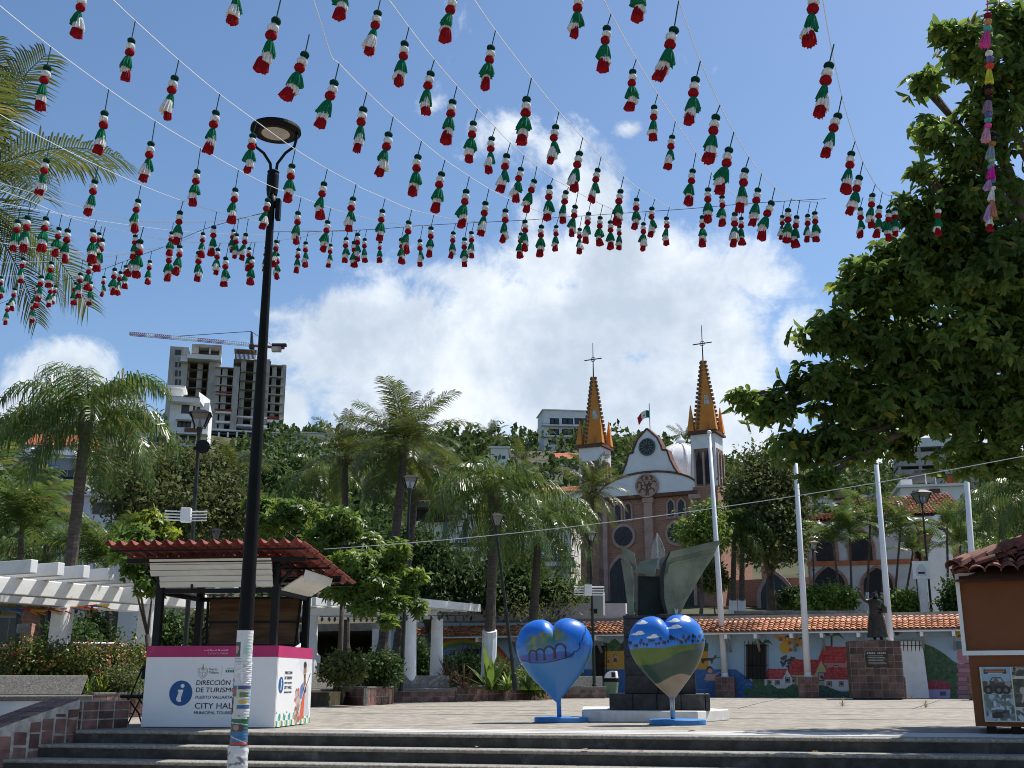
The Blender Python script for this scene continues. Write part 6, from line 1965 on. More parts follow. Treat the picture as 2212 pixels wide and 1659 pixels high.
simple_house('roof_terrace_house', 'house with thatched sun shades above the arcade roof', 1745, 1890, 1078, 1120, 130, rad(-12), HWHITE, [(1762, 1785, 1086, 1096), (1805, 1830, 1086, 1096)], 'flat',
             extra=[('thatch_shade', 1760, 1815, 1052, 1064, M('thatch', (0.2, 0.14, 0.1), .95, .3, 2), -1, 4), ('thatch_shade', 1800, 1855, 1060, 1074, M('thatch', (0.2, 0.14, 0.1), .95, .3, 2), -2, 3), ('shade_post', 1768, 1770, 1062, 1080, HWHITE, 0, .2), ('shade_post', 1832, 1834, 1072, 1082, HWHITE, -1.6, -1.4)])
simple_house('roof_terrace_house', 'white roof terrace with slim posts and a slanted canopy behind the lantern', 1945, 2090, 1054, 1090, 110, rad(-12), HWHITE, [(1970, 1984, 1060, 1072, 1)], 'flat',
             extra=[('terrace_post', 1998, 2003, 1022, 1056, HWHITE, 1, 1.3), ('terrace_post', 2018, 2024, 1010, 1056, HWHITE, 2, 2.3), ('terrace_post', 2062, 2067, 1010, 1056, HWHITE, 2, 2.3), ('rust_panel', 2008, 2032, 1056, 1072, BROWNR, -.2, -.02), ('slant_canopy', 1975, 2030, 1016, 1021, M('grey_canopy', (0.1, 0.1, 0.105), .8, .2, 1), 2, 8), ('red_back', 2044, 2070, 1026, 1054, REDMESH, 4, 4.3), ('stair_wall', 1946, 1972, 1036, 1056, HWHITE, 1, 4)])
# unfinished frame on the right
fr = Face('unfinished_building', 'unfinished grey concrete frame building seen below the big tree', 'building', 1990, 1065, 200, rad(-12))
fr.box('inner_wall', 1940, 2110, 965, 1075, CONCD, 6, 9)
for (y0, y1, mt) in ((948, 960, HWHITE), (978, 984, CONCB), (996, 1001, CONCB), (1015, 1021, CONCB), (1036, 1041, CONCB), (1056, 1061, CONCB)):
    fr.box('floor_slab', 1938, 2115, y0, y1, mt, 0, 6)
for x in (1942, 1987, 2040, 2095):
    fr.box('column', x, x + 6, 958, 1090, CONCB, .2, .9)

# ---- arcade house with the long tiled roof
ar = Face('arcade_house', 'white arcade house with pointed arches under a long tiled roof', 'building', 1850, 1320, 74, rad(-15))
ar.box('wall', 1742, 1985, 1128, 1322, M('arcade_plaster', (0.5, 0.48, 0.47), .9, .08, 1.0, stain=(0.36, 0.34, 0.33)), 0, 8)
ar.box('brick_wing', 1985, 2090, 1150, 1322, BRICK, .5, 8)
ar.box('brick_pier', 1742, 1752, 1128, 1322, BRICK, -.15, .05)
def arch(x0, x1, yt, yb):
    u0, zb = ar.uz(x0, yb); u1, zt = ar.uz(x1, yt)
    w, uc = (u1 - u0) / 2, (u0 + u1) / 2
    def out(e):
        zs = zb + (zt - zb) * .45
        k = [(w + e) * (1 - (i / 6) ** 1.8) for i in range(7)]
        zz = [zs + (zt + e - zs) * (i / 6) ** .9 for i in range(7)]
        return [(uc - w - e, zb), (uc + w + e, zb)] + [(uc + k[i], zz[i]) for i in range(7)] + [(uc - k[i], zz[i]) for i in range(5, -1, -1)]
    m = MB(); m.extr([(u, .02, z) for u, z in out(.22)], (0, -.12, 0)); fr_ = m.build('arch', BRICK, ar.t)
    m = MB(); m.extr([(u, -.09, z) for u, z in out(0)], (0, -.06, 0)); m.build('arch_opening', DARK, fr_)
arch(1764, 1800, 1138, 1212); arch(1762, 1822, 1224, 1292); arch(1840, 1880, 1145, 1212); arch(1868, 1925, 1226, 1292)
ar.box('string_course', 1742, 1985, 1213, 1217, TERRA, -.12, .02)
for (x0, x1, y0, y1) in ((1996, 2020, 1192, 1212), (1992, 2012, 1262, 1320), (2030, 2060, 1200, 1215)):
    ar.win(x0, x1, y0, y1, .5, None, WFR, 1)
def tile_slope(face, x0, y0, x1, y1, d0, d1, rise, name='roof_tiles', spacing=.24, rowl=.42):
    u0, z0 = face.uz(x0, y0, d0); u1, z1 = face.uz(x1, y1, d0)
    run = math.hypot(d1 - d0, rise)
    a = math.atan2(rise, d1 - d0)
    nc, nr = int((u1 - u0) / spacing), int(run / rowl)
    b = barrel(name, spacing, rowl * 1.15, ROOFTS, 5)
    bv, bf = np.array(b.v), np.array(b.f)
    V, Fa = [], []
    for i in range(nc):
        for k in range(nr):
            f = (i + .5) / nc
            mt = Matrix.Translation((u0 + (u1 - u0) * f, d0 + (d1 - d0) * k / nr, z0 + (z1 - z0) * f + rise * k / nr + random.uniform(-.02, .02))) @ Matrix.Rotation(a, 4, 'X') @ Matrix.Rotation(random.uniform(-.04, .04), 4, 'Z')
            A4 = np.array(mt)
            Fa.append(bf + len(V) * len(bv)); V.append(bv @ A4[:3, :3].T + A4[:3, 3])
    np_mesh(name, np.concatenate(V), np.concatenate(Fa), ROOFTS, face.t, kind='stuff')
    m = MB(); m.hexa([(u0, d0, z0 - .14), (u1, d0, z1 - .14), (u1, d1, z1 + rise - .14), (u0, d1, z0 + rise - .14), (u0, d0, z0 - .04), (u1, d0, z1 - .04), (u1, d1, z1 + rise - .04), (u0, d1, z0 + rise - .04)]); m.build('roof_deck', WOODD, face.t)
tile_slope(ar, 1738, 1128, 1860, 1116, -.9, 3.6, 1.0)
tile_slope(ar, 1850, 1120, 2085, 1106, -.7, 7.0, 2.4)
tile_slope(ar, 1985, 1150, 2068, 1134, -2.2, .4, 1.0)
# curved white buttress wall next to it
m = MB()
bw_ = Face('curved_wall', 'tall white wall with a rounded scrolled top between the thin palms', 'wall', 2035, 1320, 66, rad(-15))
pts = [(1996, 1320), (2060, 1320), (2062, 1230), (2056, 1180), (2040, 1150), (2022, 1140), (2030, 1125), (2052, 1122), (2040, 1108), (2020, 1112), (2000, 1128), (1992, 1142), (2008, 1140), (2018, 1150), (2012, 1165), (2006, 1200), (2002, 1260)]
m.extr([(bw_.uz(x, y)[0], 0, bw_.uz(x, y)[1]) for x, y in pts], (0, .5, 0)); m.build('wall', WHITEW, bw_.t)
m = MB(); m.extr([(bw_.uz(x, y)[0], -.6, bw_.uz(x, y)[1]) for x, y in ((2062, 1235), (2100, 1240), (2100, 1250), (2066, 1255))], (0, 1.4, 0)); m.build('tiled_hood', TERRA, bw_.t)

# ---- market tents and parked van behind the kiosk
for k, (x0, x1, yt, Zt, lab) in enumerate(((440, 520, 1374, 40, 'white market tent roof seen through the kiosk, left of its plywood board'), (612, 694, 1386, 37, 'white market tent roof beside the kiosk cord'), (205, 300, 1392, 36, 'white market tent roof behind the flowering hedge'))):
    f = Face('market_tent', lab, 'tent', (x0 + x1) / 2, 1430, Zt, rad(10), 'white market tents behind the planters')
    u0, z1 = f.uz(x0, yt); u1, _ = f.uz(x1, yt)
    ze_ = z1 - .45
    m = MB(); m.hexa([(u0, 0, ze_), (u1, 0, ze_), (u1, 2.2, ze_), (u0, 2.2, ze_), ((u0 + u1) / 2 - .05, 1, z1), ((u0 + u1) / 2 + .05, 1, z1), ((u0 + u1) / 2 + .05, 1.1, z1), ((u0 + u1) / 2 - .05, 1.1, z1)]); m.build('tent_roof', WHITEG, f.t)
    m = MB(); m.box(u0, u1, 0, .02, ze_ - .22, ze_ - .003); m.build('valance', WHITEG, f.t)
    for (x, y) in ((u0 + .05, .05), (u1 - .05, .05), (u0 + .05, 2.1), (u1 - .05, 2.1)):
        m = MB(); m.cyl((x, y, -.9), (x, y, ze_), .025); m.build('tent_pole', STEEL, f.t)

# ---- parked car half hidden by the hedge
cp_ = W(205, 1387, 30.5)
car = thing('parked_car', 'parked white car whose roof and dark windscreen show over the flowering hedge', 'car', (cp_.x, 30.5, .36), rad(16))
hz = cp_.z - .36
CARW, TYRE = M('white_car_paint', (0.75, 0.75, 0.75), .25, .03, 2, coat=.5), M('tyre_rubber', (0.02, 0.02, 0.02), .9)
for (nm_, x, prof, mt) in (('body', .86, [(-1.9, .25), (1.9, .25), (1.95, .6), (1.8, hz - .55), (-.9, hz - .5), (-1.85, hz - .62), (-1.98, .6)], CARW), ('cabin', .74, [(-.95, hz - .5), (1.75, hz - .55), (1.45, hz), (-.1, hz)], CARW)):
    m = MB(); m.extr([(-x, y, z) for y, z in prof], (2 * x, 0, 0)); m.build(nm_, mt, car, bevel=.05)
m = MB(); m.extr([(-.66, -.93, hz - .46), (.66, -.93, hz - .46), (.58, -.17, hz - .05), (-.58, -.17, hz - .05)], (0, -.03, .01)); m.build('windscreen', SHADEG, car)
for sx in (-1, 1):
    m = MB(); m.extr([(sx * .75, -.75, hz - .46), (sx * .75, 1.5, hz - .5), (sx * .75, 1.3, hz - .08), (sx * .75, -.1, hz - .08)], (sx * .015, 0, 0)); m.build('side_window', SHADEG, car)
    m = MB(); m.cbox((sx * .62, -1.93, .62), (.3, .1, .14)); m.build('headlight', LGT if False else WHITEG, car, bevel=.02)
    for y in (-1.25, 1.25):
        m = MB(); m.cyl((sx * .68, y, .31), (sx * .88, y, .31), .31, n=18); m.build('wheel', TYRE, car)
# ================================================================ white pergolas
def pergola(label, org, ang, Lb, sep, zb, cols, nj, over=.75, jd=90, hb=.34, hj=.26, back_cols=None, ground=.3, joist0=0.3, wb_=.32, joff=0.0):
    """two beams along local x, sep apart in y (positive is behind), joists across at jd degrees"""
    t = thing('white_pergola', label, 'pergola', tuple(org), ang, 'white garden pergolas')
    for y in (0, sep):
        m = MB(); m.box(0, Lb, y - wb_ / 2, y + wb_ / 2, zb, zb + hb); m.build('beam', WHITEW, t, bevel=.02)
    sx = 1 / math.tan(rad(jd)) if jd != 90 else 0
    for i in range(nj):
        x = joist0 + (Lb - 2 * joist0) * i / (nj - 1)
        m = MB(); m.beam((x - over * sx, -over, zb + hb + hj / 2 + .003), (x + (sep + over) * sx, sep + over, zb + hb + hj / 2 + .003), .17, hj); m.build('joist', WHITEW, t, bevel=.012)
    for (x, y, r) in cols:
        m = MB(); m.lathe([(r * 1.12, ground - .35), (r * 1.05, ground + .5), (r * .92, zb - .2), (r * .92, zb - .003)], 20, (x, y, 0)); m.build('column', WHITEW, t, smooth=False)
    return t
a1, b1 = W(-60, 1283, 22.3), W(392, 1303, 27.3)
pz = (W(300, 1298, 26.6).z)
d = Vector((b1.x - a1.x, b1.y - a1.y, 0))
pg1 = pergola('white pergola with round columns behind the flowering hedge', Vector((a1.x, a1.y, 0)), math.atan2(d.y, d.x), d.length + .7, 2.3, pz - .12, [(d.length - 1.05, 0, .23), (d.length - 1.6, 2.3, .23), (.3, 2.3, .23)], 10, over=1.35)
o2 = W(640, 1333, 37.0)
pergola('white pergola with string of lights behind the central benches', Vector((o2.x, o2.y, 0)), rad(-4), W(925, 1333, 37).x - o2.x, 2.2, W(800, 1331, 37).z, [(W(886, 1400, 37).x - o2.x, .0, .24), (W(946, 1400, 38.4).x - o2.x - .2, 2.1, .22), (.5, 0, .24)], 9, over=.8, jd=62, hb=.28, joist0=.2)
o3 = W(955, 1300, 63)
pergola('small far white pergola up on the terrace beside the stone urn', Vector((o3.x, o3.y, 0)), rad(-8), W(1118, 1300, 63).x - o3.x, 3.0, W(1000, 1283, 63).z, [(.3, 0, .2), (2.4, 0, .2), (3.9, 0, .2), (.3, 3, .2), (2.4, 3, .2), (3.9, 3, .2)], 9, over=.8, ground=TERR, jd=60)
u_ = WL(987, 1303, -.75)
urn = thing('stone_urn', 'carved stone urn on the lilac wall before the far pergola', 'urn', (u_.x, u_.y, u_.z - .02))
m = MB(); m.lathe([(.2, 0), (.24, .1), (.15, .16), (.2, .26), (.36, .5), (.5, .64), (.55, .72), (.52, .76)], 18); m.build('bowl', M('urn_stone', (0.2, 0.18, 0.15), .9, .25, 4.0), urn)
for k in range(14):
    a = k * math.pi / 7
    m = MB(); m.tube([(.22 * math.cos(a), .22 * math.sin(a), .28), (.38 * math.cos(a), .38 * math.sin(a), .5), (.48 * math.cos(a), .48 * math.sin(a), .62)], .03, 5); m.build('flute', M('urn_stone', (0.2, 0.18, 0.15), .9), urn)
# strings of bulbs and ribbons on the pergolas
def light_string(label, pts, n, cols, rib=0):
    t = thing('string_lights', label, 'string lights', tuple(pts[0]))
    o = Vector(pts[0])
    m = MB(); m.tube([Vector(p) - o for p in pts], .012, 5); m.build('cord', BLACK, t)
    bm = MB(); bm.lathe([(.012, .02), (.02, 0), (.045, -.06), (.035, -.12), (.01, -.15)], 8)
    me = bm.mesh('bulb', M('dark_bulb', (0.03, 0.04, 0.03), .25, .3, 3))
    P = [Vector(p) - o for p in pts]
    L = len(P) - 1
    for i in range(n):
        f = (i + .5) / n * L
        k = min(L - 1, int(f))
        place('bulb', me, t, P[k].lerp(P[k + 1], f - k) - Vector((0, 0, .01)), (random.uniform(-.2, .2), random.uniform(-.2, .2), 0))
    for i in range(rib):
        f = random.random() * L
        k = min(L - 1, int(f))
        q = P[k].lerp(P[k + 1], f - k)
        a = random.uniform(-.5, .5)
        m = MB(); m.beam(q, q + Vector((.35 * math.cos(a), 0, .2 * math.sin(a) - .06)), .02, .03); m.build('ribbon', cols[i % len(cols)], t)
RIBC = [M('ribbon_' + n_, c_, .7, .1) for n_, c_ in (('red', (0.5, 0.03, 0.03)), ('yellow', (0.6, 0.4, 0.05)), ('blue', (0.02, 0.15, 0.4)), ('orange', (0.6, 0.2, 0.03)))]
light_string('bulbs and coloured ribbons strung under the hedge pergola', [W(-20, 1312, 26), W(60, 1318, 26.5), W(150, 1313, 27), W(215, 1306, 27.5)], 6, RIBC, 26)
light_string('dark bulbs strung along the central pergola beam', [W(690, 1332, 36.5), W(790, 1333, 36.6), W(880, 1330, 36.5), W(1010, 1330, 38)], 22, RIBC, 0)
# floodlight on the first column
fl_ = W(50, 1358, 27.2)
ft = thing('floodlight', 'small grey floodlight strapped to the first pergola column', 'floodlight', tuple(fl_), rad(30))
m = MB(); m.cbox((0, 0, 0), (.28, .14, .2), Matrix.Rotation(.4, 3, 'X')); m.build('housing', HGREY, ft, bevel=.02)
m = MB(); m.box(-.03, .03, .02, .3, -.03, .03); m.build('bracket', BLACK, ft)

# ================================================================ old style street lanterns
LG = M('lantern_glass', (0.5, 0.5, 0.46), .15, .1, 2, trans=.7)
GREENP = M('dark_green_iron', (0.02, 0.026, 0.024), .5, .3, 3)
def lantern(label, xh, yh, wpx, xb, yb, Z, zbase):
    s = wpx / FPX * Z / .95
    top = W(xh, yh, Z)
    bot = W(xb, yb, Z)
    f = (zbase - bot.z) / (top.z - bot.z)
    base = bot + (top - bot) * f
    t = thing('street_lantern', label, 'street lamp', (base.x, Z, zbase), rad(12), 'old iron street lanterns')
    d = Matrix.Rotation(-rad(12), 3, 'Z') @ Vector((top.x - base.x, 0, top.z - zbase))
    k = d / d.z
    h = d.z - .55 * s
    r = max(.05, .055 * s)
    m = MB(); m.tube([(0, 0, 0), k * .5, k * .55, k * (h * .6), k * (h - .25), k * h], [r * 1.9, r * 1.8, r * 1.25, r, r * .85, r * 1.5], 10); m.build('pole', GREENP, t)
    for z in (.9, h * .45, h * .75):
        m = MB(); m.cyl(k * z, k * (z + .08), r * 1.7, n=10); m.build('pole_ring', GREENP, t)
    c = k * h
    a, b, hh = .2 * s, .42 * s, .62 * s
    m = MB(); m.hexa([(c.x - a, -a, h), (c.x + a, -a, h), (c.x + a, a, h), (c.x - a, a, h), (c.x - b, -b, h + hh), (c.x + b, -b, h + hh), (c.x + b, b, h + hh), (c.x - b, b, h + hh)]); m.v = [(v[0] * .97 + c.x * .03, v[1] * .97, v[2]) for v in m.v]; m.build('lantern_glass', LG, t)
    for sx in (-1, 1):
        for sy in (-1, 1):
            m = MB(); m.beam((c.x + sx * a, sy * a, h), (c.x + sx * b, sy * b, h + hh), .05 * s, .05 * s); m.build('lantern_bar', BLACK, t)
    m = MB(); m.hexa([(c.x - b * 1.2, -b * 1.2, h + hh), (c.x + b * 1.2, -b * 1.2, h + hh), (c.x + b * 1.2, b * 1.2, h + hh), (c.x - b * 1.2, b * 1.2, h + hh), (c.x - a * .9, -a * .9, h + hh + .2 * s), (c.x + a * .9, -a * .9, h + hh + .2 * s), (c.x + a * .9, a * .9, h + hh + .2 * s), (c.x - a * .9, a * .9, h + hh + .2 * s)]); m.build('lantern_roof', BLACK, t)
    m = MB(); m.lathe([(.08 * s, 0), (.1 * s, .05 * s), (.05 * s, .3 * s), (.06 * s, .45 * s)], 8, (c.x, 0, h + .02)); m.build('lamp_holder', BLACK, t)
    return t
lantern('iron street lantern with loudspeaker rising behind the kiosk roof', 433, 899, 46, 400, 1400, 26.5, .3)
lantern('iron street lantern before the leaning coconut palms', 886, 1036, 34, 868, 1455, 33.5, .36)
lantern('leaning iron street lantern beside the queen palm trunk', 1069, 1119, 29, 1113, 1483, 36, .36)
lantern('iron street lantern rising behind the blue arch heart', 1275, 1154, 24, 1284, 1490, 44, 0)
lantern('iron street lantern in front of the long arcade roof', 1990, 1068, 34, 2012, 1318, 58, TERR)
lantern('iron street lantern before the lower pointed arch of the arcade', 1755, 1174, 22, 1761, 1318, 68, TERR)
lantern('small iron street lantern peeking over the kiosk roof', 467, 1150, 27, 458, 1400, 44, .36)
p = W(402, 1113, 26.3)
ant = thing('panel_antenna', 'white antenna box with rows of horizontal tubes on the lantern pole', 'antenna', tuple(p), rad(8))
m = MB(); m.box(-.12, .12, -.12, .1, -.17, .17); m.build('housing', WHITEG, ant, bevel=.02)
for k in range(4):
    for s in (-1, 1):
        m = MB(); m.cyl((s * .12, -.05, -.13 + .07 * k), (s * .49, -.05, -.12 + .07 * k), .016); m.build('tube', WHITEG, ant)
p = W(1272, 1276, 43.8)
ant = thing('panel_antenna', 'white antenna bars on the lantern pole behind the arch heart', 'antenna', tuple(p), rad(8))
m = MB(); m.box(-.2, .1, -.14, .1, -.2, .22); m.build('housing', WHITEG, ant, bevel=.02)
for k in range(4):
    for s in (-1, 1):
        m = MB(); m.cyl((s * .1, -.05, -.16 + .1 * k), (s * .6, -.05, -.16 + .1 * k), .025); m.build('tube', WHITEG, ant)
p = W(437, 967, 26.2)
spk = thing('loudspeaker', 'round black loudspeaker horn clamped to the lantern pole above the kiosk', 'loudspeaker', tuple(p), rad(20))
m = MB(); m.lathe([(.05, -.18), (.07, 0), (.15, .12), (.17, .14)], 16); m.v = [(v[0], -v[2], v[1]) for v in m.v]; m.build('horn', BLACK, spk)
m = MB(); m.box(-.2, 0, .1, .16, -.04, .04); m.build('clamp', BLACK, spk)
p = W(860, 1306, 33)
cl = thing('hanging_cloth', 'small lilac cloth tied to the lantern pole before the pergola', 'cloth', tuple(p))
m = MB(); m.extr([(-.1, -.02, .25), (.06, -.02, .22), (.16, .0, -.15), (.1, .03, -.3), (.02, .0, -.18), (-.12, -.03, -.28), (-.18, 0, -.05)], (.01, .03, 0)); m.build('cloth', M('lilac_cloth', (0.4, 0.36, 0.55), .8, .2, 6), cl)
m = MB(); m.tube([(-.1, 0, .25), (0, -.01, .3), (.08, 0, .22)], .015, 5); m.build('tie', WHITEG, cl)
p = WL(1908, 1500, 0)
# paper notice on the terrace post
p = W(1990, 1231, 57)
nt_ = thing('notice_board', 'white notice board with a house outline on the terrace lantern post', 'sign', tuple(p), rad(-12))
m = MB(); m.box(-.42, .42, 0, .04, -.45, .45); m.build('board', WHITEG, nt_)
m = MB(); m.extr([(-.25, -.004, -.3), (.25, -.004, -.3), (.25, -.004, .05), (.1, -.004, .28), (-.1, -.004, .28), (-.25, -.004, .05)], (0, .003, 0)); m.build('outline', M('notice_grey', (0.6, 0.6, 0.63), .7, .05), nt_)
m = MB(); m.box(-.16, .16, -.006, -.003, -.2, -.1); m.build('text_block', NAVY, nt_)
m = MB(); m.box(-.2, .2, .045, .4, -2.8, -.3); m.build('post', WHITEW, nt_)
# iron fence on the terrace
f0, f1 = W(1668, 1318, 66), W(1758, 1318, 64)
fe = thing('iron_fence', 'black iron fence on the terrace before the church side', 'fence', (f0.x, f0.y, TERR), math.atan2(f1.y - f0.y, f1.x - f0.x))
L = Vector((f1.x - f0.x, f1.y - f0.y)).length
for z in (.15, 1.2):
    m = MB(); m.box(0, L, -.02, .02, z, z + .05); m.build('rail', BLACK, fe)
for k in range(20):
    m = MB(); m.cyl((L * k / 19, 0, 0), (L * k / 19, 0, 1.35), .02, n=5); m.build('bar', BLACK, fe)

# ================================================================ brown kiosk under the big tree
rb0 = G(2106, 1586)
RA = rad(-23)
rk = thing('souvenir_kiosk', 'brown orange kiosk with dark tiled roof and tour posters under the big tree', 'kiosk', tuple(rb0), RA)
RW_, RD = 2.4, 2.2
tz_ = W(2091, 1411, rb0.y).z
tp_ = W(2073, 1240, rb0.y).z
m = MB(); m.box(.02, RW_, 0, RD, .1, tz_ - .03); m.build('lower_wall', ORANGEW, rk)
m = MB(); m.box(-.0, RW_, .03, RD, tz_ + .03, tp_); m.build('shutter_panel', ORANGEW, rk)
m = MB(); m.box(-.05, RW_, -.05, .06, tz_ - .03, tz_ + .03); m.build('white_trim', HWHITE, rk)
m = MB(); m.box(-.05, .0, -.01, .06, tz_ + .03, tp_); m.build('white_trim', HWHITE, rk)
m = MB(); m.box(-.02, RW_, -.012, .02, tp_ - .03, tp_ + .01); m.build('white_trim', HWHITE, rk)
for x in (.15, .45, 1.6):
    m = MB(); m.box(x, x + .12, .1, .3, 0, .1); m.build('foot', BLACK, rk)
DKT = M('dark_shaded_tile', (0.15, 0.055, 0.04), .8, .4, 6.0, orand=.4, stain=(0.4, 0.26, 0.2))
hv = .42
er, rr = (-.06, -.28), (1.6, 1.6)
zE, zR = tp_ - .05, tp_ + .74
for (ox, oy, dx, dy, ax, ay, ncl, nr) in ((er[0], er[1], 1, 0, 0, 1, 16, 8), (er[0], RD + .4, 0, -1, 1, 0, 14, 8)):
    b = barrel('roof_tile', .2, .34, DKT, 6)
    me = b.mesh('roof_tile', DKT)
    for i in range(ncl):
        for k in range(nr):
            s = .2 * (i + .5)
            up = 2.05 * k / nr
            if dx and up > s + .1: continue
            if dy and up > (RD + .4 - er[1] - s) + .1: continue
            x = ox + dx * s + ax * up
            y = oy + dy * s + ay * up
            z = zE + (zR - zE) * up / 2.05
            R = Matrix.Rotation(0 if dx else -math.pi / 2, 4, 'Z') @ Matrix.Rotation(math.atan2(zR - zE, 2.05), 4, 'X') @ Matrix.Rotation(random.uniform(-.08, .08), 4, 'Z')
            place('roof_tile', me, rk, (0, 0, 0), mat4=Matrix.Translation((x, y, z + random.uniform(0, .03))) @ R)
m = MB(); m.hexa([(er[0], er[1], zE - .06), (RW_ + .5, er[1], zE - .06), (RW_ + .5, RD + .4, zE - .06), (er[0], RD + .4, zE - .06), (er[0] + 2, er[1] + 1.4, zR - .06), (RW_ - .2, er[1] + 1.4, zR - .06), (RW_ - .2, er[1] + 1.5, zR - .06), (er[0] + 2, er[1] + 1.5, zR - .06)]); m.build('roof_deck', WOODD, rk)
for k in range(9):
    a = Vector((er[0] + .02, er[1] + .02, zE + .09)).lerp(Vector((er[0] + 1.5, er[1] + 1.5, zR - .1)), k / 8)
    m = MB(); m.v, m.f, m.m = [], [], []
    bb = barrel('ridge_tile', .26, .3, DKT, 6)
    place('ridge_tile', bb.mesh('ridge_tile', DKT), rk, (0, 0, 0), mat4=Matrix.Translation(a) @ Matrix.Rotation(-math.pi / 4, 4, 'Z') @ Matrix.Rotation(.5, 4, 'X'))
# tour posters: flat prints
def poster(label, x0, z0, w, h, paint, y=-.02):
    t = thing('tour_poster', label, 'poster', tuple(rb0 + Vector((math.cos(RA) * x0 - math.sin(RA) * y, math.sin(RA) * x0 + math.cos(RA) * y, z0))), RA, 'tour posters on the brown kiosk')
    m = MB(); m.box(0, w, -.02, 0, 0, h); m.build('backing', WHITEG, t)
    c = Canvas(0, w, 0, h, int(w / .007), int(h / .007), (0.3, 0.35, 0.38))
    paint(c, w, h)
    c.build('print', lambda X, Y: np.stack([X, 0 * X - .023, Y], 1), PRINT, t)
    return t
def blot(c, x0, x1, y0, y1, base, cols, n, s=.03):
    c.rect(x0, x1, y0, y1, base)
    for k in range(n):
        a, b = x0 + (x1 - x0) * random.random(), y0 + (y1 - y0) * random.random()
        r1, r2 = s * (.4 + random.random()), s * (.4 + random.random())
        cc = random.choice(cols)
        m_ = (((c.X - a) / r1) ** 2 + ((c.Y - b) / r2) ** 2 < 1) & (c.X > x0) & (c.X < x1) & (c.Y > y0) & (c.Y < y1)
        c.put(m_, cc)
def pa(c, w, h):
    c.rect(0, w, 0, h, (0.55, 0.53, 0.4))
    blot(c, .02, w * .6, h * .52, h * .99, (0.22, 0.36, 0.46), [(0.3, 0.42, 0.5), (0.25, 0.38, 0.48)], 20, .05)
    blot(c, .02, w * .6, h * .52, h * .74, (0.2, 0.19, 0.16), [(0.08, 0.09, 0.06), (0.3, 0.28, 0.24), (0.05, 0.05, 0.05)], 50, .04)
    c.rect(w * .07, w * .52, h * .87, h * .95, (0.05, 0.02, 0.015)); c.rect(w * .1, w * .49, h * .9, h * .93, (0.4, 0.12, 0.03)); c.rect(w * .16, w * .44, h * .875, h * .89, (0.5, 0.5, 0.48))
    c.pol([(w * .08, h * .6), (w * .2, h * .72), (w * .42, h * .72), (w * .54, h * .62), (w * .5, h * .56), (w * .1, h * .56)], (0.04, 0.04, 0.035))
    for x in (.13, .34, .48): c.ell(w * x, h * .575, .055, .06, (0.012, 0.012, 0.012)); c.ell(w * x, h * .575, .022, .026, (0.15, 0.14, 0.13))
    c.ell(w * .3, h * .74, .03, .035, (0.14, 0.1, 0.08)); c.line([(w * .18, h * .73), (w * .24, h * .8), (w * .4, h * .8), (w * .46, h * .7)], .012, (0.03, 0.03, 0.03))
    blot(c, .02, w * .6, .02, h * .5, (0.2, 0.26, 0.3), [(0.5, 0.55, 0.58), (0.07, 0.09, 0.08), (0.12, 0.16, 0.15), (0.35, 0.42, 0.46)], 90, .03)
    blot(c, w * .15, w * .5, h * .07, h * .22, (0.06, 0.06, 0.06), [(0.02, 0.02, 0.02), (0.1, 0.1, 0.1)], 16, .04)
    blot(c, w * .63, w * .98, h * .8, h * .99, (0.14, 0.14, 0.12), [(0.3, 0.3, 0.26), (0.04, 0.04, 0.03)], 26, .03); c.rect(w * .66, w * .95, h * .8, h * .83, (0.55, 0.54, 0.45))
    blot(c, w * .63, w * .98, h * .27, h * .78, (0.05, 0.05, 0.035), [(0.08, 0.08, 0.05), (0.03, 0.03, 0.02)], 40, .04)
    c.ell(w * .8, h * .57, .035, .045, (0.4, 0.36, 0.3)); c.line([(w * .8, h * .55), (w * .8, h * .45), (w * .77, h * .36)], .022, (0.42, 0.38, 0.32)); c.line([(w * .8, h * .46), (w * .84, h * .36)], .018, (0.42, 0.38, 0.32)); c.line([(w * .66, h * .53), (w * .96, h * .47)], .006, (0.25, 0.24, 0.2))
    blot(c, w * .63, w * .98, .02, h * .25, (0.24, 0.28, 0.28), [(0.5, 0.52, 0.5), (0.1, 0.12, 0.1)], 36, .025)
    c.line([(w * .68, h * .2), (w * .78, h * .12), (w * .9, h * .22)], .03, (0.08, 0.08, 0.07))
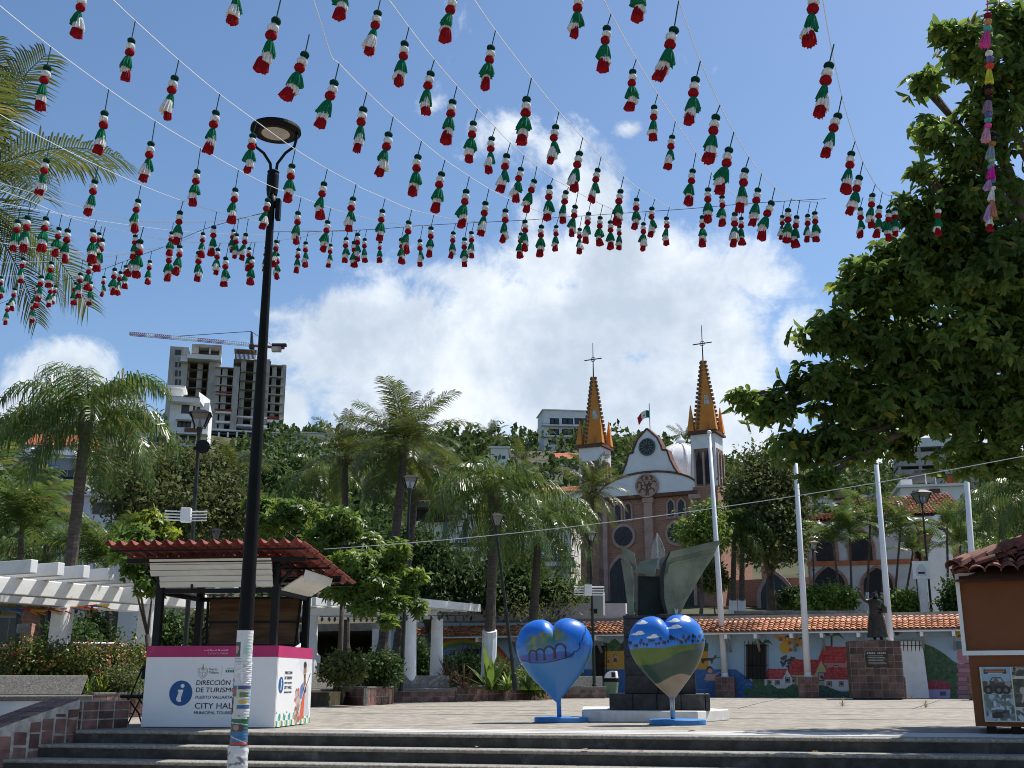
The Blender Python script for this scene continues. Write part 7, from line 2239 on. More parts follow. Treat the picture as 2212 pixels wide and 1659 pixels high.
def pb(c, w, h):
    c.put(c.Y > -1, (0.02, 0.035, 0.1))
    c.put((c.Y < h * .82) & (c.Y > h * .43), (0.16, 0.24, 0.34)); c.put((c.Y < h * .6) & (c.Y > h * .43), (0.1, 0.19, 0.28))
    blot(c, 0, w, h * .43, h * .6, (0.1, 0.19, 0.29), [(0.14, 0.24, 0.34), (0.07, 0.15, 0.25)], 50, .06)
    for (y, k) in ((.945, 5), (.895, 4)):
        for q in range(k): c.rect(w * (.16 + .11 * q), w * (.24 + .11 * q), h * y, h * (y + .03), (0.5, 0.52, 0.58))
    c.rect(w * .2, w * .6, h * .85, h * .855, (0.4, 0.42, 0.5)); c.ell(w * .45, h * .79, .02, .03, (0.45, 0.48, 0.55))
    c.pol([(w * .25, h * .72), (w * .36, h * .66), (w * .7, h * .67), (w, h * .76), (w, h * .54), (w * .6, h * .5), (w * .3, h * .54)], (0.1, 0.055, 0.035)); c.ell(w * .34, h * .69, .05, .035, (0.02, 0.015, 0.02)); c.pol([(w * .4, h * .5), (w, h * .5), (w, h * .44), (w * .44, h * .44)], (0.5, 0.54, 0.58))
    c.rect(0, w, h * .22, h * .42, (0.45, 0.46, 0.47)); c.rect(w * .02, w * .4, h * .23, h * .41, (0.12, 0.22, 0.32)); c.pol([(w * .1, h * .25), (w * .2, h * .4), (w * .36, h * .25)], (0.07, 0.13, 0.12))
    blot(c, w * .43, w, h * .23, h * .41, (0.42, 0.43, 0.44), [(0.4, 0.08, 0.08), (0.1, 0.12, 0.2), (0.5, 0.5, 0.5)], 26, .035)
    blot(c, w * .02, w, h * .01, h * .21, (0.03, 0.2, 0.4), [(0.06, 0.3, 0.5), (0.02, 0.15, 0.33)], 40, .05); c.pol([(w * .2, h * .07), (w * .24, h * .13), (w * .7, h * .15), (w * .66, h * .06)], (0.5, 0.45, 0.45)); c.rect(w * .28, w * .6, h * .13, h * .17, (0.42, 0.2, 0.18))
lz0, lz1 = .16, tz_ - .18
poster('tall poster of off road buggies, canyon zip line and waterfalls on the kiosk', .14, lz0, .62, lz1 - lz0, pa)
poster('blue poster of whales and a boat tour on the kiosk', .80, .05, 1.1, lz1 - .1, pb)
# ================================================================ cables
def cable(name, label, pts, r, mat, cat='cable'):
    m = MB(); m.tube([Vector(p) for p in pts], r, 5)
    return m.build(name, mat, label=label, cat=cat)
a, b = W(700, 1186, 16.3), W(2330, 962, 13.0)
cp = []
for k in range(17):
    f = k / 16
    p = a.lerp(b, f)
    p.z -= .17 * 4 * f * (1 - f)
    cp.append(p)
cable('white_cable', 'thin white cable running from the kiosk roof to the big tree', cp, .0045, WHITEG)
# ================================================================ leaves, palms and trees
def unit(a):
    return a / np.maximum(np.linalg.norm(a, axis=1, keepdims=True), 1e-9)

def leaf_arrays(P, A, N, L, wid, shape=4, fold=.12):
    """P base, A axis, N normal, L length per leaf; returns V, F. shape 4: diamond, 6: oval leaf folded on its midrib"""
    S = np.cross(A, N)
    L = L[:, None]
    Wd = L * wid
    n = len(P)
    if shape == 4:
        V = np.stack([P, P + A * L * .5 + S * Wd * .5 + N * L * fold, P + A * L, P + A * L * .5 - S * Wd * .5 + N * L * fold], 1).reshape(-1, 3)
        F = np.arange(n * 4).reshape(n, 4)
        return V, F
    dn = -N * L * .10
    V = np.stack([P, P + A * L * .3 + S * Wd * .42 + N * L * fold, P + A * L * .7 + S * Wd * .45 + N * L * fold * .8 + dn * .6, P + A * L + dn * 1.6, P + A * L * .7 - S * Wd * .45 + N * L * fold * .8 + dn * .6, P + A * L * .3 - S * Wd * .42 + N * L * fold], 1).reshape(-1, 3)
    b = np.arange(n) * 6
    F = np.concatenate([np.stack([b, b + 1, b + 2, b + 3], 1), np.stack([b, b + 3, b + 4, b + 5], 1)])
    return V, F

def ell_points(ells, n, shell=.55):
    """points and outward directions spread through the clumps of the ellipsoids, denser near their skin"""
    vol = np.array([e[1][0] * e[1][1] * e[1][2] for e in ells]) ** (2 / 3)
    cnt = np.maximum(1, (n * vol / vol.sum()).astype(int))
    P, O = [], []
    for (c, r), k in zip(ells, cnt):
        d = unit(rng.normal(size=(k, 3)))
        rr = (shell + (1 - shell) * rng.random((k, 1))) * (.86 + .28 * rng.random((k, 1)))
        P.append(np.array(c) + d * rr * np.array(r)); O.append(unit(d / np.array(r)))
    return np.concatenate(P), np.concatenate(O)

def foliage(ells, n_leaf, size, wid=.5, rosette=0, shape=4, droop=.35, clump=8, spread=.35, shell=.5):
    if rosette:
        C, O = ell_points(ells, max(1, n_leaf // rosette), shell)
        O = unit(O + .35 * rng.normal(size=O.shape) + np.array([0, 0, .35]))
        T = unit(np.cross(O, rng.normal(size=O.shape)))
        B = np.cross(O, T)
        k = np.arange(rosette)
        a = 2 * np.pi * k / rosette
        R = (T[:, None] * np.cos(a)[None, :, None] + B[:, None] * np.sin(a)[None, :, None])
        A = R + O[:, None] * (.25 + .5 * rng.random((len(C), rosette, 1)))
        A[..., 2] -= droop * (.5 + rng.random((len(C), rosette)))
        A = unit(A.reshape(-1, 3))
        N = unit(np.repeat(O, rosette, 0) + .2 * rng.normal(size=A.shape))
        P = np.repeat(C, rosette, 0)
    else:
        C, O = ell_points(ells, max(1, n_leaf // clump), shell)
        P = np.repeat(C, clump, 0) + rng.normal(size=(len(C) * clump, 3)) * spread
        A = unit(np.repeat(O, clump, 0) * .6 + rng.normal(size=P.shape))
        A[:, 2] -= droop * rng.random(len(P)); A = unit(A)
        N = unit(np.repeat(O, clump, 0) + np.array([0, 0, .6]) + .7 * rng.normal(size=P.shape))
    N = unit(N - A * (N * A).sum(1, keepdims=True))
    L = size * (.6 + .7 * rng.random(len(P)))
    return P, A, N, L

BARK = M('grey_bark', (0.09, 0.075, 0.06), .95, .35, 5.0, bump=.6, stretch=(1, 1, .4), stain=(0.04, 0.035, 0.03))
BARKP = M('palm_bark', (0.085, 0.07, 0.06), .95, .35, 14.0, bump=.8, stretch=(.3, .3, 1.6), stain=(0.16, 0.14, 0.12))
WASH = M('white_wash', (0.66, 0.68, 0.7), .9, .1, 3.0, stain=(0.3, 0.34, 0.38))
LF_BIG = leafmat('big_tree_leaf', (0.065, 0.135, 0.028), (0.165, 0.25, 0.05), .5, .42, dead=(0.24, 0.24, 0.04))
LF_LIGHT = leafmat('light_leaf', (0.081, 0.162, 0.027), (0.169, 0.257, 0.047), .4, .4)
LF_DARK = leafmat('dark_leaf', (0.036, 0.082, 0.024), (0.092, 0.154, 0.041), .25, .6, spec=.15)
LF_OLIVE = leafmat('olive_leaf', (0.079, 0.112, 0.034), (0.169, 0.191, 0.068), .25, .6, spec=.15, dead=(0.12, 0.09, 0.04))
LF_YEL = leafmat('yellow_leaf', (0.143, 0.221, 0.019), (0.260, 0.312, 0.039), .45, .45)
LF_HILL = leafmat('hill_leaf', (0.042, 0.083, 0.022), (0.103, 0.148, 0.042), .2, .7, spec=.12)
LF_PALM = leafmat('palm_leaf', (0.047, 0.103, 0.021), (0.110, 0.169, 0.037), .35, .33, dead=(0.2, 0.17, 0.05))
LF_COCO = leafmat('coconut_leaf', (0.041, 0.070, 0.014), (0.097, 0.122, 0.030), .35, .35, dead=(0.22, 0.19, 0.06))
LF_RED = leafmat('cordyline_leaf', (0.108, 0.066, 0.036), (0.156, 0.120, 0.060), .3, .5)
LF_HEDGE = leafmat('hedge_leaf', (0.063, 0.105, 0.017), (0.140, 0.161, 0.028), .3, .45, dead=(0.28, 0.11, 0.03))

def E(x, y, rx, ry, Z, rz=None):
    """ellipsoid from pixel centre and radii at distance Z"""
    c = W(x, y, Z)
    s = Z / FPX
    return ((c.x, c.y, c.z), (rx * s, (rz if rz else (rx + ry) * .5 * s), ry * s))

def local(ells, o):
    return [((c[0] - o[0], c[1] - o[1], c[2] - o[2]), r) for c, r in ells]

def tree(name, label, base, ells, n, size, mat, trunk_r=.18, wid=.5, rosette=0, shape=4, droop=.35, clump=8, spread=.3, cat='tree', group=None, limbs=True, shell=.5, parts=0, partsort=None, bark=None, lean=None):
    base = Vector(base)
    t = thing(name, label, cat, tuple(base), 0, group)
    el = local(ells, base)
    P, A, N, L = foliage(el, n, size, wid, rosette, shape, droop, clump, spread, shell)
    if parts:                                      # nearest leaves singly, the rest as one mass
        key = partsort(P + np.array(base))
        o_ = np.argsort(key)
        pick, rest = o_[:parts], o_[parts:]
        V1, F1 = leaf_arrays(np.zeros((1, 3)), np.array([[0, 1., 0]]), np.array([[0, 0, 1.]]), np.ones(1), wid, shape)
        lm = bpy.data.meshes.new('leaf'); lm.from_pydata(V1.tolist(), [], F1.tolist()); lm.materials.append(mat)
        for i in pick:
            S = np.cross(A[i], N[i])
            m4 = Matrix(((S[0] * L[i], A[i][0] * L[i], N[i][0] * L[i], P[i][0]), (S[1] * L[i], A[i][1] * L[i], N[i][1] * L[i], P[i][1]), (S[2] * L[i], A[i][2] * L[i], N[i][2] * L[i], P[i][2]), (0, 0, 0, 1)))
            place('leaf', lm, t, (0, 0, 0), mat4=m4)
        P, A, N, L = P[rest], A[rest], N[rest], L[rest]
    V, F = leaf_arrays(P, A, N, L, wid, shape)
    np_mesh('leaves' if parts else 'crown', V, F, mat, t, kind='stuff' if parts else None)
    if trunk_r:
        m = MB()
        cs = [Vector(c) for c, r in el]
        mid = sum(cs, Vector()) / len(cs)
        fork = Vector(lean) if lean else Vector((mid.x * .35, mid.y * .35, mid.z * .45))
        m.tube([(0, 0, -.2), fork * .5 + Vector((.04, 0, 0)), fork], [trunk_r * 1.25, trunk_r, trunk_r * .8], 9)
        m.build('trunk', bark or BARK, t, smooth=True)
        if limbs:
            m = MB()
            for c, (_c, r_) in zip(cs, el):
                cr_ = min(r_)
                q = fork.lerp(c, .5) + Vector((random.uniform(-.2, .2), random.uniform(-.2, .2), .15 * (c - fork).length))
                m.tube([fork, q, c], [trunk_r * .5, trunk_r * .28, trunk_r * .07], 6)
                for k in range(4):
                    e = c + Vector((random.uniform(-1, 1), random.uniform(-1, 1), random.uniform(-.5, .8))) * min(cr_, trunk_r * 4) * .6
                    m.tube([q.lerp(c, .6), e], [trunk_r * .13, trunk_r * .04], 5)
            m.build('limbs', bark or BARK, t, smooth=True)
    return t

# ---------------------------------------------------------------- palms
def frond_mesh(name, L, e0, e1, ll, n, droop, wid, mat, plume=.25, stem=.02):
    """one feather leaf in the x-z plane going out along +x, leaflets on both sides"""
    s = np.linspace(0, 1, 15)
    el = np.radians(e0 + (e1 - e0) * s ** 1.1)
    dx, dz = np.cos(el), np.sin(el)
    X = np.concatenate([[0], np.cumsum((dx[1:] + dx[:-1]) / 2)]) * L / 14
    Z = np.concatenate([[0], np.cumsum((dz[1:] + dz[:-1]) / 2)]) * L / 14
    V, F = [], []
    for i in range(n):
        f = .14 + .86 * (i + .5) / n
        x, z = np.interp(f, s, X), np.interp(f, s, Z)
        a = np.interp(f, s, el)
        tg = np.array([np.cos(a), 0, np.sin(a)])
        up = np.array([-np.sin(a), 0, np.cos(a)])
        ln = ll * (math.sin(math.pi * (f * .82 + .10)) ** .7 * .9 + .14)
        for sd in (-1, 1):
            d = tg * (.5 + .35 * f) + np.array([0, sd, 0]) * .9 + up * (plume * rng.normal() + .12)
            d = d / np.linalg.norm(d)
            l2 = ln * (.85 + .3 * rng.random())
            p0 = np.array([x, 0, z])
            d2 = d * (1 - droop * .55) + np.array([0, 0, -1]) * droop * .55
            d2 /= np.linalg.norm(d2)
            d3 = d * (1 - droop) + np.array([0, 0, -1]) * droop
            d3 /= np.linalg.norm(d3)
            p1 = p0 + d * l2 * .3; p2 = p1 + d2 * l2 * .38; p3 = p2 + d3 * l2 * .34
            w_ = tg * wid * .5
            k = len(V)
            V += [p0 - w_ * .5, p0 + w_ * .5, p1 - w_, p1 + w_, p2 - w_ * .8, p2 + w_ * .8, p3 - w_ * .12, p3 + w_ * .12]
            F += [(k, k + 1, k + 3, k + 2), (k + 2, k + 3, k + 5, k + 4), (k + 4, k + 5, k + 7, k + 6)]
    for i in range(14):                            # rachis
        k = len(V)
        r0, r1 = stem * (1.3 - s[i]), stem * (1.3 - s[i + 1])
        V += [np.array([X[i], -r0, Z[i]]), np.array([X[i], r0, Z[i]]), np.array([X[i + 1], r1, Z[i + 1]]), np.array([X[i + 1], -r1, Z[i + 1]])]
        F += [(k, k + 1, k + 2, k + 3)]
    me = bpy.data.meshes.new(name)
    me.from_pydata([tuple(v) for v in V], [], F)
    me.materials.append(mat)
    return me

FR = {}
def fronds(kind):
    if kind not in FR:
        if kind == 'queen':
            FR[kind] = [frond_mesh('frond', 1, e0, e1, .30, 56, .92, .014, LF_PALM, .42, .007) for e0, e1 in ((80, -30), (68, -50), (52, -62), (34, -72), (12, -80), (-15, -86))]
        elif kind == 'coco':
            FR[kind] = [frond_mesh('frond', 1, e0, e1, .25, 52, .42, .0135, LF_COCO, .10, .008) for e0, e1 in ((84, 52), (70, 18), (54, -8), (34, -34), (10, -58), (-22, -78))]
        else:
            FR[kind] = [frond_mesh('frond', 1, e0, e1, .26, 30, .45, .024, LF_PALM, .12, .009) for e0, e1 in ((86, 40), (74, 5), (60, -18), (42, -40))]
    return FR[kind]

def palm(kind, label, xc, yc, xb, yb, Z, L, n, r, zg, wash=None, group='feather leaved palms', twist=0.0, top_boost=0, classes=None):
    top = W(xc, yc, Z)
    b = W(xb, yb, Z)
    f = (zg - b.z) / (top.z - b.z) if abs(top.z - b.z) > .1 else 0
    base = b + (top - b) * f
    t = thing({'queen': 'queen_palm', 'coco': 'coconut_palm', 'areca': 'areca_palm'}[kind], label, 'palm tree', (base.x, Z, zg), 0, group)
    d = Vector((top.x - base.x, 0, top.z - zg))
    m = MB()
    pts, rs = [], []
    nseg = 22
    for k in range(nseg + 1):
        q = k / nseg
        bend = d.x * (q - q * q) * .35
        pts.append(Vector((d.x * q + bend * .5, .1 * math.sin(q * 3), d.z * q)))
        rs.append(r * (1.35 - .5 * q if q < .15 else 1.05 - .3 * q) * (1 + (.05 if k % 2 else -.03)))
    m.tube(pts, rs, 10)
    m.build('trunk', BARKP, t, smooth=False)
    if wash:
        zt = W(xb, wash, Z).z - zg
        m = MB(); kk = [p for p in pts if p.z < zt] + [pts[0].lerp(pts[-1], zt / d.z)]
        m.tube(kk, [r * 1.35] * len(kk), 10); m.build('white_washed_foot', WASH, t)
    head = pts[-1]
    if kind == 'queen':
        m = MB(); m.tube([head - d.normalized() * .5, head, head + Vector((0, 0, .5))], [r * .9, r * 1.25, r * .6], 8); m.build('crown_shaft', BARKP, t)
    elif kind == 'coco':
        m = MB()
        for k in range(7):
            a = k * .9
            m.ball(head + Vector((.24 * math.cos(a), .24 * math.sin(a), -.12 - .1 * (k % 2))), .13, 7, 5)
        m.build('coconuts', M('coconut_husk', (0.13, 0.12, 0.03), .6, .3, 4), t)
    fs = fronds(kind)
    for i in range(n):
        q = i / max(1, n - 1)
        c = min(len(fs) - 1, int(q ** .9 * len(fs))) if classes is None else classes[i % len(classes)]
        az = i * 2.39996 + twist + random.uniform(-.2, .2)
        k = L * random.uniform(.88, 1.1) * (.85 if c == 0 else 1)
        place('frond', fs[c], t, head + Vector((0, 0, -.02 * c)), (random.uniform(-.25, .25), random.uniform(-.12, .12), az), (k, k, k))
    return t

palm('queen', 'tall palm with drooping crown in front of the white pergola, its foot whitewashed', 186, 905, 122, 1440, 27.5, 2.75, 26, .17, .36, 1308, twist=.4)
palm('coco', 'coconut palm whose fronds hang in from the picture edge below the tassel strings', -95, 400, -210, 1400, 19, 3.3, 26, .17, .3, twist=.2)
palm('areca', 'bushy low palm at the picture edge behind the white pergola', 45, 1150, 40, 1330, 34, 2.6, 22, .1, .3)
palm('areca', 'low palm clump between the edge and the first palm trunk', -40, 1095, -40, 1330, 37, 3.0, 20, .1, .3, twist=1)
palm('areca', 'low feathery palm just behind the first palm trunk', 230, 1225, 235, 1400, 36, 2.2, 18, .1, .3, twist=.7)
palm('queen', 'shaded palm fronds hanging over the pergola beside the first trunk', 100, 1200, 90, 1400, 39, 2.6, 18, .13, .3, twist=2)
palm('coco', 'tallest leaning coconut palm in the middle of the park', 874, 962, 836, 1300, 44, 3.0, 30, .2, .36, twist=.1)
palm('coco', 'second trunk coconut palm crossing behind the tallest one', 902, 1010, 868, 1300, 47, 2.5, 18, .19, .36, twist=.9, classes=[2, 3, 4, 5])
palm('coco', 'slim coconut palm with upright fronds beside the tallest palm', 745, 985, 747, 1290, 46, 2.3, 22, .16, .36, twist=.5)
palm('queen', 'shaggy palm with dry trunk fibres between lamp post and coconut palms', 688, 1040, 682, 1250, 52, 2.5, 20, .16, .36, twist=1.4)
palm('coco', 'small palm with yellowing fronds behind the lantern and lamp post', 503, 1022, 486, 1220, 52, 2.0, 18, .14, .36, twist=.8, classes=[1, 2, 3, 4])
palm('queen', 'dark palm with whitewashed foot standing before the mural', 1068, 1080, 1055, 1440, 39, 2.9, 26, .19, .36, 1362, twist=1.1)
palm('queen', 'palm with long hanging fronds between mural palm and church', 1164, 1140, 1150, 1350, 45, 3.1, 26, .2, .36, twist=.3)
palm('coco', 'coconut palm in front of the church tower', 1279, 1062, 1272, 1300, 58, 2.35, 24, .17, TERR, twist=.65)
palm('queen', 'pair palm before the church side, with whitewashed foot', 1586, 1150, 1583, 1320, 62, 2.5, 16, .17, TERR, 1296, twist=.2)
palm('queen', 'second pair palm close to the flagpole, with whitewashed foot', 1604, 1140, 1602, 1320, 62.5, 2.5, 16, .17, TERR, 1296, twist=1.2)
for k, (x, y, xb, L) in enumerate([(1836, 1150, 1842, 2.2), (1880, 1130, 1872, 2.4), (1908, 1160, 1906, 2.1), (1800, 1175, 1822, 2.0), (1945, 1150, 1930, 2.3), (1972, 1195, 1950, 1.9), (2046, 1140, 2050, 2.0), (2075, 1180, 2072, 1.9)]):
    lab = ['areca palm with white painted stem before the arcade, nearest the lower arch', 'tall areca palm touching the arcade roof behind the statue hand', 'areca palm right over the bronze statue', 'short areca palm by the pointed arch and hedge', 'areca palm between flagpole and roof lantern', 'low areca palm under the roof lantern', 'thin palm before the curved white wall', 'low palm at the brown kiosk roof edge'][k]
    palm('areca', lab, x, y, xb, 1320, 59 + (k % 3), L, 13, .07, TERR, 1280, group='slim areca palms on the terrace', twist=k * .7)
palm('queen', 'dense dark palm behind the flagpole by the brown kiosk', 2165, 1110, 2160, 1320, 55, 3.0, 24, .17, TERR, twist=.5)
palm('queen', 'palm crown at the picture edge above the brown kiosk', 2230, 1070, 2230, 1320, 50, 3.0, 20, .17, TERR, twist=1.5)
for k, (x, y, Z, L, lab) in enumerate([(1482, 957, 205, 5.2, 'lone hill palm between gable and spire tower'), (1128, 1000, 200, 5.0, 'hill palm below the apartment block, among dark trees'), (1062, 945, 260, 5.5, 'hill palm on the ridge over the tallest coconut palm'), (1392, 985, 190, 5, 'hill palm behind the church gable')]):
    palm('coco', lab, x, y, x, y + 40, Z, L, 15, .25, tz(W(x, y, Z).x, Z) - 1, group='palms on the far hill', twist=k)

# ---------------------------------------------------------------- broad leaved trees
bt = [E(2010, 500, 80, 60, 13.8), E(1925, 555, 75, 45, 14.2), E(2070, 480, 80, 60, 13.8), E(1850, 590, 55, 35, 14.6), E(2000, 180, 45, 35, 12.8), E(2170, 40, 90, 40, 12.6), E(2180, 180, 80, 60, 12.8), E(2080, 330, 70, 40, 13), E(1985, 370, 40, 26, 13.2), E(2105, 120, 105, 75, 12.6), E(2050, 60, 60, 30, 12.4), E(2195, 90, 60, 60, 12.8), E(2140, 260, 105, 90, 13), E(2010, 285, 55, 45, 13), E(2090, 420, 130, 100, 13.6), E(1955, 455, 50, 35, 13.6), E(2130, 560, 140, 110, 14), E(1990, 600, 130, 80, 14.2),
      E(1870, 640, 100, 55, 14.6), E(1800, 720, 100, 55, 14.8), E(1920, 740, 150, 90, 15), E(2090, 740, 150, 110, 14.4), E(1770, 830, 90, 60, 15), E(1660, 880, 75, 40, 15), E(1600, 862, 42, 22, 15), E(1880, 870, 140, 70, 15.2), E(2040, 880, 140, 80, 15), E(2180, 900, 120, 90, 14.6),
      E(1720, 960, 75, 42, 15.2), E(1820, 960, 100, 45, 15.2), E(1935, 955, 60, 30, 15.5), E(2120, 990, 120, 40, 15), E(1765, 1035, 38, 40, 15), E(2230, 700, 110, 200, 14.5), E(2330, 500, 140, 220, 15), E(2400, 850, 160, 160, 16), E(2330, 180, 130, 150, 14), E(2300, 760, 150, 150, 19), E(2060, 800, 150, 120, 18)]
tb_ = Vector((9.6, 16.5, 0))
def near_edge(P):
    x = CX + P[:, 0] / (P[:, 1] * CP + (P[:, 2] - EYE) * SP) * FPX
    off = np.where((x > 2200) | (x < 1540), 1e4, 0)
    return off + x * .55 + np.abs(P[:, 1] - 12) * 90
tree('broadleaf_tree', 'big tree with large drooping leaves overhanging the plaza and brown kiosk', tb_, bt, 45000, .165, LF_BIG, .28, .40, rosette=7, shape=6, droop=.7, shell=.2, parts=300, partsort=near_edge, lean=(-1.2, -1.0, 4.2))
tree('broadleaf_tree', 'light green tree with finger leaves crowding the kiosk roof edge', (W(725, 1480, 33).x, 33, .3), [E(735, 1128, 52, 34, 32), E(690, 1165, 46, 36, 32), E(640, 1108, 60, 30, 33), E(585, 1125, 50, 26, 34), E(560, 1090, 34, 22, 34), E(790, 1180, 40, 30, 32), E(765, 1215, 50, 32, 31), E(862, 1186, 26, 18, 31.5), E(838, 1222, 36, 20, 31.5), E(815, 1258, 44, 22, 31), E(892, 1244, 30, 14, 32), E(880, 1282, 22, 18, 32), E(745, 1270, 44, 26, 31), E(850, 1304, 30, 16, 31), E(785, 1308, 34, 16, 31), E(838, 1342, 22, 12, 30.5), E(905, 1312, 14, 16, 31), E(700, 1225, 40, 20, 31)], 15000, .24, LF_LIGHT, .08, .27, rosette=8, shape=4, droop=.55, shell=.15, lean=(.1, 0, 2.6))
tree('broadleaf_tree', 'light green branch of a tree reaching under the kiosk roof', (W(330, 1480, 23.5).x, 23.5, .3), [E(300, 1222, 46, 34, 23.5), E(330, 1262, 36, 26, 23), E(262, 1190, 30, 24, 24), E(290, 1160, 40, 30, 24.5)], 2400, .17, LF_LIGHT, .07, .4, rosette=6, droop=.6, shell=.2)
tree('broadleaf_tree', 'wide olive brown tree behind the lantern and kiosk', (W(330, 1300, 50).x, 50, .3), [E(300, 1060, 100, 70, 50), E(390, 1020, 90, 60, 52), E(400, 1110, 90, 60, 49), E(300, 1150, 70, 50, 49), E(460, 1080, 80, 70, 51), E(250, 1010, 60, 40, 52), E(520, 1110, 70, 60, 50)], 17000, .28, LF_OLIVE, .22, .45, clump=7, spread=.35, shell=.3)
tree('broadleaf_tree', 'small yellow green tree above the kiosk roof tiles', (W(345, 1300, 36).x, 36, .3), [E(325, 1130, 40, 28, 36), E(350, 1160, 36, 26, 36), E(312, 1165, 34, 26, 36)], 2600, .2, LF_YEL, .08, .4, rosette=6, shell=.2)
tree('broadleaf_tree', 'dark round tree behind the central pergola and lantern', (W(925, 1330, 50).x, 50, .36), [E(930, 1215, 70, 60, 50), E(985, 1250, 60, 55, 51), E(880, 1180, 50, 50, 52), E(910, 1275, 60, 40, 49)], 9000, .26, LF_DARK, .16, .5, clump=7, shell=.3)
tree('broadleaf_tree', 'dark green tree between the two queen palms by the lilac wall', (W(1105, 1330, 52).x, 52, .36), [E(1105, 1225, 60, 50, 52), E(1085, 1280, 60, 35, 51), E(1170, 1275, 66, 32, 51), E(1220, 1300, 40, 24, 51)], 8000, .26, LF_DARK, .13, .5, clump=7, shell=.3)
tree('bare_shrub', 'shrub of dark twisted bare branches above the lilac wall', (W(1165, 1345, 48).x, 48, .36), [E(1140, 1315, 30, 14, 48), E(1240, 1300, 26, 10, 48), E(1185, 1330, 24, 12, 48), E(1215, 1285, 30, 10, 48), E(1110, 1300, 20, 12, 48)], 420, .22, LF_OLIVE, .08, .4, clump=5, spread=.3)
tree('broadleaf_tree', 'tree with airy crown before the church side and flagpole', (W(1665, 1320, 64).x, 64, TERR), [E(1655, 1010, 60, 46, 64), E(1700, 1060, 50, 55, 64), E(1620, 1060, 55, 45, 63), E(1660, 1120, 66, 45, 63), E(1690, 1170, 50, 40, 63), E(1600, 1120, 40, 35, 63), E(1640, 1180, 40, 30, 62), E(1720, 1130, 30, 40, 64)], 13000, .3, LF_OLIVE, .28, .5, clump=7, spread=.4, shell=.3)
tree('broadleaf_tree', 'pale leaved small tree close to the round church window', (W(1510, 1300, 60).x, 60, TERR), [E(1500, 1150, 40, 28, 60), E(1530, 1115, 30, 26, 60), E(1540, 1165, 34, 20, 60)], 2600, .28, LF_LIGHT, .1, .45, clump=7, shell=.3)
tree('broadleaf_tree', 'dark trees massed behind the slim coconut palm', (W(640, 1250, 70).x, 70, 2), [E(640, 1020, 70, 60, 70), E(590, 1060, 60, 60, 68), E(700, 1080, 60, 70, 70), E(790, 1080, 60, 70, 68), E(760, 1150, 70, 60, 64), E(650, 1120, 80, 60, 64), E(820, 1180, 60, 60, 62)], 12000, .42, LF_DARK, .3, .5, clump=7, spread=.5, shell=.3)
for (x, y, rx, ry, Z, lab, mat, zg) in [(1790, 1290, 58, 26, 58, 'rounded light green bush on the terrace before the arcade', LF_LIGHT, TERR), (1722, 1290, 36, 18, 64, 'dark clipped bush behind the iron fence', LF_DARK, TERR), (1950, 1302, 46, 22, 58, 'rounded bush below the notice board', LF_LIGHT, TERR), (1540, 1245, 26, 30, 61, 'small leafy bush beside the big metal wing', LF_OLIVE, TERR), (2075, 1290, 36, 40, 56, 'leafy bush at the corner of the brown kiosk', LF_DARK, TERR), (2150, 1215, 70, 50, 52, 'broad leafy bush above the brown kiosk roof', LF_LIGHT, TERR)]:
    tree('garden_bush', lab, (W(x, y, Z).x, Z, zg), [E(x, y, rx, ry, Z), E(x - rx * .5, y + ry * .35, rx * .6, ry * .6, Z), E(x + rx * .5, y + ry * .3, rx * .6, ry * .65, Z)], 3200, .24, mat, .05, .5, clump=7, spread=.16, cat='bush', limbs=False, shell=.4)

# hedge with orange flowers
h0, h1_ = W(10, 1440, 22.6), W(300, 1440, 24.2)
hd = [((h0.x + (h1_.x - h0.x) * f, h0.y + (h1_.y - h0.y) * f + .5, .92 + .05 * math.sin(f * 17)), (.5, .62, .52)) for f in np.linspace(.0, 1, 9)]
hb_ = Vector(((h0.x + h1_.x) / 2, (h0.y + h1_.y) / 2 + .5, .3))
hg = thing('flowering_hedge', 'clipped hedge with small orange flowers behind the long grey bench', 'hedge', tuple(hb_))
P, A, N, L = foliage(local(hd, hb_), 20000, .075, .5, clump=6, spread=.09, shell=.55)
np_mesh('foliage', *leaf_arrays(P, A, N, L, .55), LF_HEDGE, hg)
P, A, N, L = foliage(local(hd, hb_), 800, .075, .8, clump=4, spread=.04, shell=.96)
k = (P[:, 2] > .35)
np_mesh('flowers', *leaf_arrays(P[k], A[k], N[k], L[k], .8), leafmat('orange_flower', (0.5, 0.12, 0.03), (0.6, 0.28, 0.16), .3, .5), hg, kind='stuff')

# low garden plants
def blades(label, x, y, Z, n, L, wid, mat, zg=.36, cat='plant', name='blade_plant', up=.9, flop=.6):
    base = W(x, y, Z)
    t = thing(name, label, cat, (base.x, Z, zg))
    V, F = [], []
    for i in range(n):
        a = i * 2.4 + random.uniform(-.3, .3)
        e = rad(random.uniform(25, 85))
        l = L * random.uniform(.7, 1.1)
        p = np.zeros(3)
        d = np.array([math.cos(a) * math.cos(e), math.sin(a) * math.cos(e), math.sin(e)])
        sd = np.array([-math.sin(a), math.cos(a), 0]) * wid * .5
        k = len(V)
        for j, w_ in enumerate((.5, 1, .9, .08)):
            V += [p - sd * w_, p + sd * w_]
            p = p + d * l / 3
            d = d + np.array([0, 0, -flop * .5]); d /= np.linalg.norm(d)
        F += [(k + 2 * j, k + 2 * j + 1, k + 2 * j + 3, k + 2 * j + 2) for j in range(3)]
    np_mesh('blades', np.array(V), np.array(F), mat, t)
    return t
